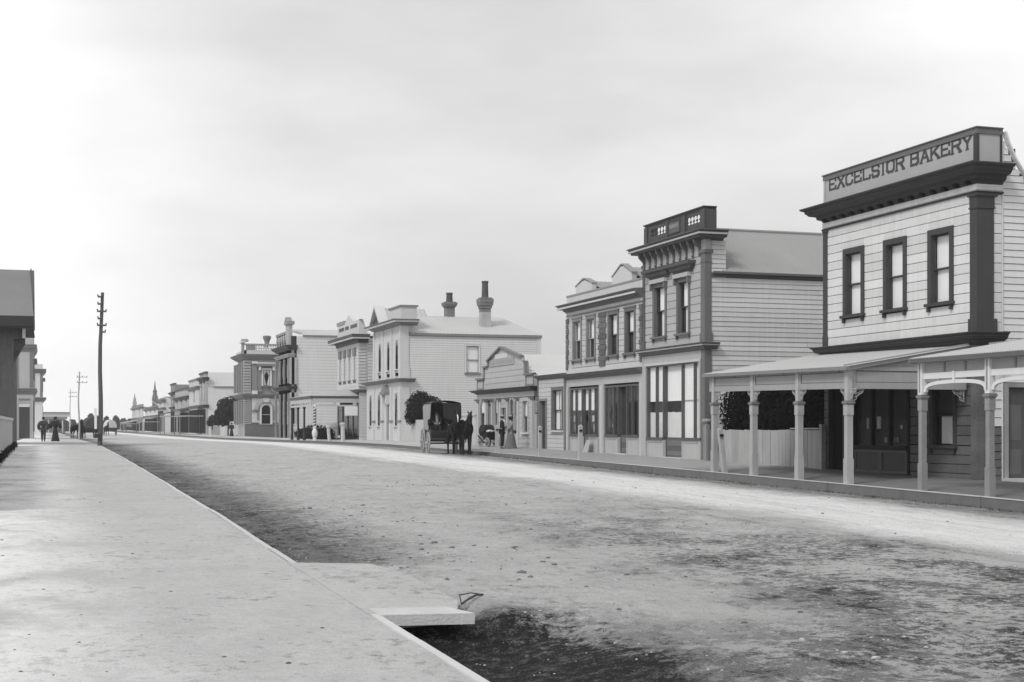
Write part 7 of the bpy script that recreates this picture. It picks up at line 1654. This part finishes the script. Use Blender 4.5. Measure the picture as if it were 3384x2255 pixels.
# --- the couple
s = 72.2; t = tAt(1659, s); g = GF(s, t)
person((t, s, g), R(-28), 'man in straw hat and white shirt front talking to a woman outside the small shop', 1.74, coat=BLK, legs=BLK, hat=('boater', mat('straw', .55), BLK), shirt=WHITE, hands=((.20, -.22, 1.02), (.24, .18, 1.05)), broad=1.2, puff=.02)
s = 71.6; t = tAt(1688, s); g = GF(s, t)
person((t, s, g), R(168), 'woman in trimmed hat and long grey skirt talking to the man outside the small shop', 1.64, coat=mat('pale_grey_blouse', .26, .9, .1, 12), skirt=GRY, hat=('trim', BLK, mat('pale_trimming', .4)), hands=((.24, -.14, 1.02), (.24, .14, 1.02)), puff=.025)
# --- the pair walking away on the left footpath
for px, lab, kw in ((143, 'left hand person of the pair walking away in a dark coat on the left footpath', dict(coat=DGR, legs=DGR, hat=('bowler', BLK, BLK), stride=.06, puff=.055, broad=1.25, hands=((.02, -.30, .86), (.05, .28, .86)))), (183, 'stouter person in a long black coat and full skirt, right of the walking pair', dict(coat=BLK, skirt=BLK, hat=('trim', BLK, BLK), puff=.075, broad=1.3, hands=((.05, -.34, .95), (.05, .34, .95))))):
    s = 112; t = tAt(px, s); person((t, s, G(s)+.02), R(80), lab, 1.78, **kw)
    MB_ = None
s = sF(784)-2; t = TF-1.0; person((t, s, GF(s, t)), R(-100), 'dark clothed figure standing against the far corner of the corner building', 1.75, coat=BLK, skirt=BLK, hat=('trim', BLK, BLK), puff=.04)
# --- kerb posts
PK = mat('pale_kerb_post_near', .44, .85, .2, 5, streak=.15)
def kpost(px, yt, t, label, w_=.17, lean=(0, 0), split=None, dark=None, rnd=False):
    s = sAt(px, t); g = GF(s, t)-.03; zt_ = zAt(yt, t, s); p = thing('kerb_post', (t, s, g), label, 'post'); h = w_/2; lx, ly = lean
    e = MB(); e.hexa([(t-h, s-h, g-.1), (t+h, s-h, g-.1), (t+h, s+h, g-.1), (t-h, s+h, g-.1), (t-h*.92+lx, s-h*.92+ly, zt_), (t+h*.92+lx, s-h*.92+ly, zt_), (t+h*.92+lx, s+h*.92+ly, zt_), (t-h*.92+lx, s+h*.92+ly, zt_)]); e.build('post', PK, p)
    e = MB(); e.hexa([(t-h*.92+lx, s-h*.92+ly, zt_+.001), (t+h*.92+lx, s-h*.92+ly, zt_+.001), (t+h*.92+lx, s+h*.92+ly, zt_+.001), (t-h*.92+lx, s+h*.92+ly, zt_+.001), (t-h*.4+lx, s-h*.4+ly, zt_+.06), (t+h*.4+lx, s-h*.4+ly, zt_+.06), (t+h*.4+lx, s+h*.4+ly, zt_+.06), (t-h*.4+lx, s+h*.4+ly, zt_+.06)]); e.build('post_top', PK, p)
    e = MB(); e.box(t-h-.004+lx*.8, t+h*.6+lx*.8, s-h-.03, s-h-.003+ly, zt_-.22, zt_-.14); e.build('hitching_plate', LEA, p)
    return p
kpost(1642, 1409, TV, 'pale kerb post in front of the baby carriage and the couple', .15)
kpost(1784, 1412, TV, 'pale kerb post before the low shop doorway, with a dark fitting near its top', .14)
kpost(1918, 1409, TV, 'pale kerb post in front of the left window of the paired shops', .16)
kpost(2397, 1421, TV+.1, 'leaning weathered kerb post just inside the first verandah post of the bakery', .15, (-.19, .02))
# --- far traffic: a team and two hooded carts
for px, s, lab, hr in ((252, 163, 'dark horse standing in the far roadway left of the near telegraph pole', R(-60)), (272, 166, 'second dark horse in the far roadway, closer to the cart', R(-100))):
    t = tAt(px, s); horse((t, s, G(s)-.05), hr, lab, HORSEB, lod=True, group='far horses on the left of the road')
def cart(px, s, label, m, sc_=1.0):
    t = tAt(px, s); p = thing('hooded_cart', (t, s, G(s)-.04), label, 'cart', None, R(-80))
    mb = MB(); n = 9; L_ = 1.3
    for x in (-L_, L_*.8):
        for i in range(n): a = math.pi*i/(n-1); mb.v.append((x, -.85*math.cos(a), 1.25+1.25*math.sin(a)))
    for i in range(n-1): mb.f.append((i, i+1, n+i+1, n+i))
    mb.f += [tuple(range(n)), tuple(range(2*n-1, n-1, -1))]; local_build(mb, 'hood', m, p, False)
    mb = MB(); mb.box(-1.3, 1.3, -.8, .8, .7, 1.24); local_build(mb, 'body', WBD_, p, False)
    for sg in (-1, 1): wheel(p, -.2, sg*.95, .68, WHM)
    mb = MB(); mb.tube([(1.2, .4, .9), (3.0, .35, 1.0)], .04, 5); mb.tube([(1.2, -.4, .9), (3.0, -.35, 1.0)], .04, 5); local_build(mb, 'shafts', WBD_, p); return p
cart(300, 172, 'dark hooded cart in the far roadway just left of the near telegraph pole', mat('grey_hood', .12, .8, .2)); cart(364, 235, 'far cart with a pale rounded hood just right of the near telegraph pole', mat('pale_hood', .6, .8, .1))
for px, s, lab in ((318, 176, 'horse in front of the dark hooded cart far down the road'), (352, 232, 'dark horse beside the far pale hooded cart')): t = tAt(px, s); horse((t, s, G(s)-.05), R(-80), lab, HORSEB, lod=True, group='far horses on the left of the road')

# ================================================================ haze in the air
hzm = bpy.data.materials.new('haze'); hzm.use_nodes = True; t_ = hzm.node_tree; t_.nodes.clear(); o_ = t_.nodes.new('ShaderNodeOutputMaterial'); pv = t_.nodes.new('ShaderNodeVolumePrincipled')
pv.inputs['Color'].default_value = (1, 1, 1, 1); pv.inputs['Density'].default_value = .0003; t_.links.new(pv.outputs[0], o_.inputs['Volume'])
mb = MB(); mb.box(-910, 910, -310, 1510, -3, 60); o = mb.build('haze', hzm); o['kind'] = 'stuff'; o['label'] = 'pale haze in the air over the whole street'; o['category'] = 'haze'
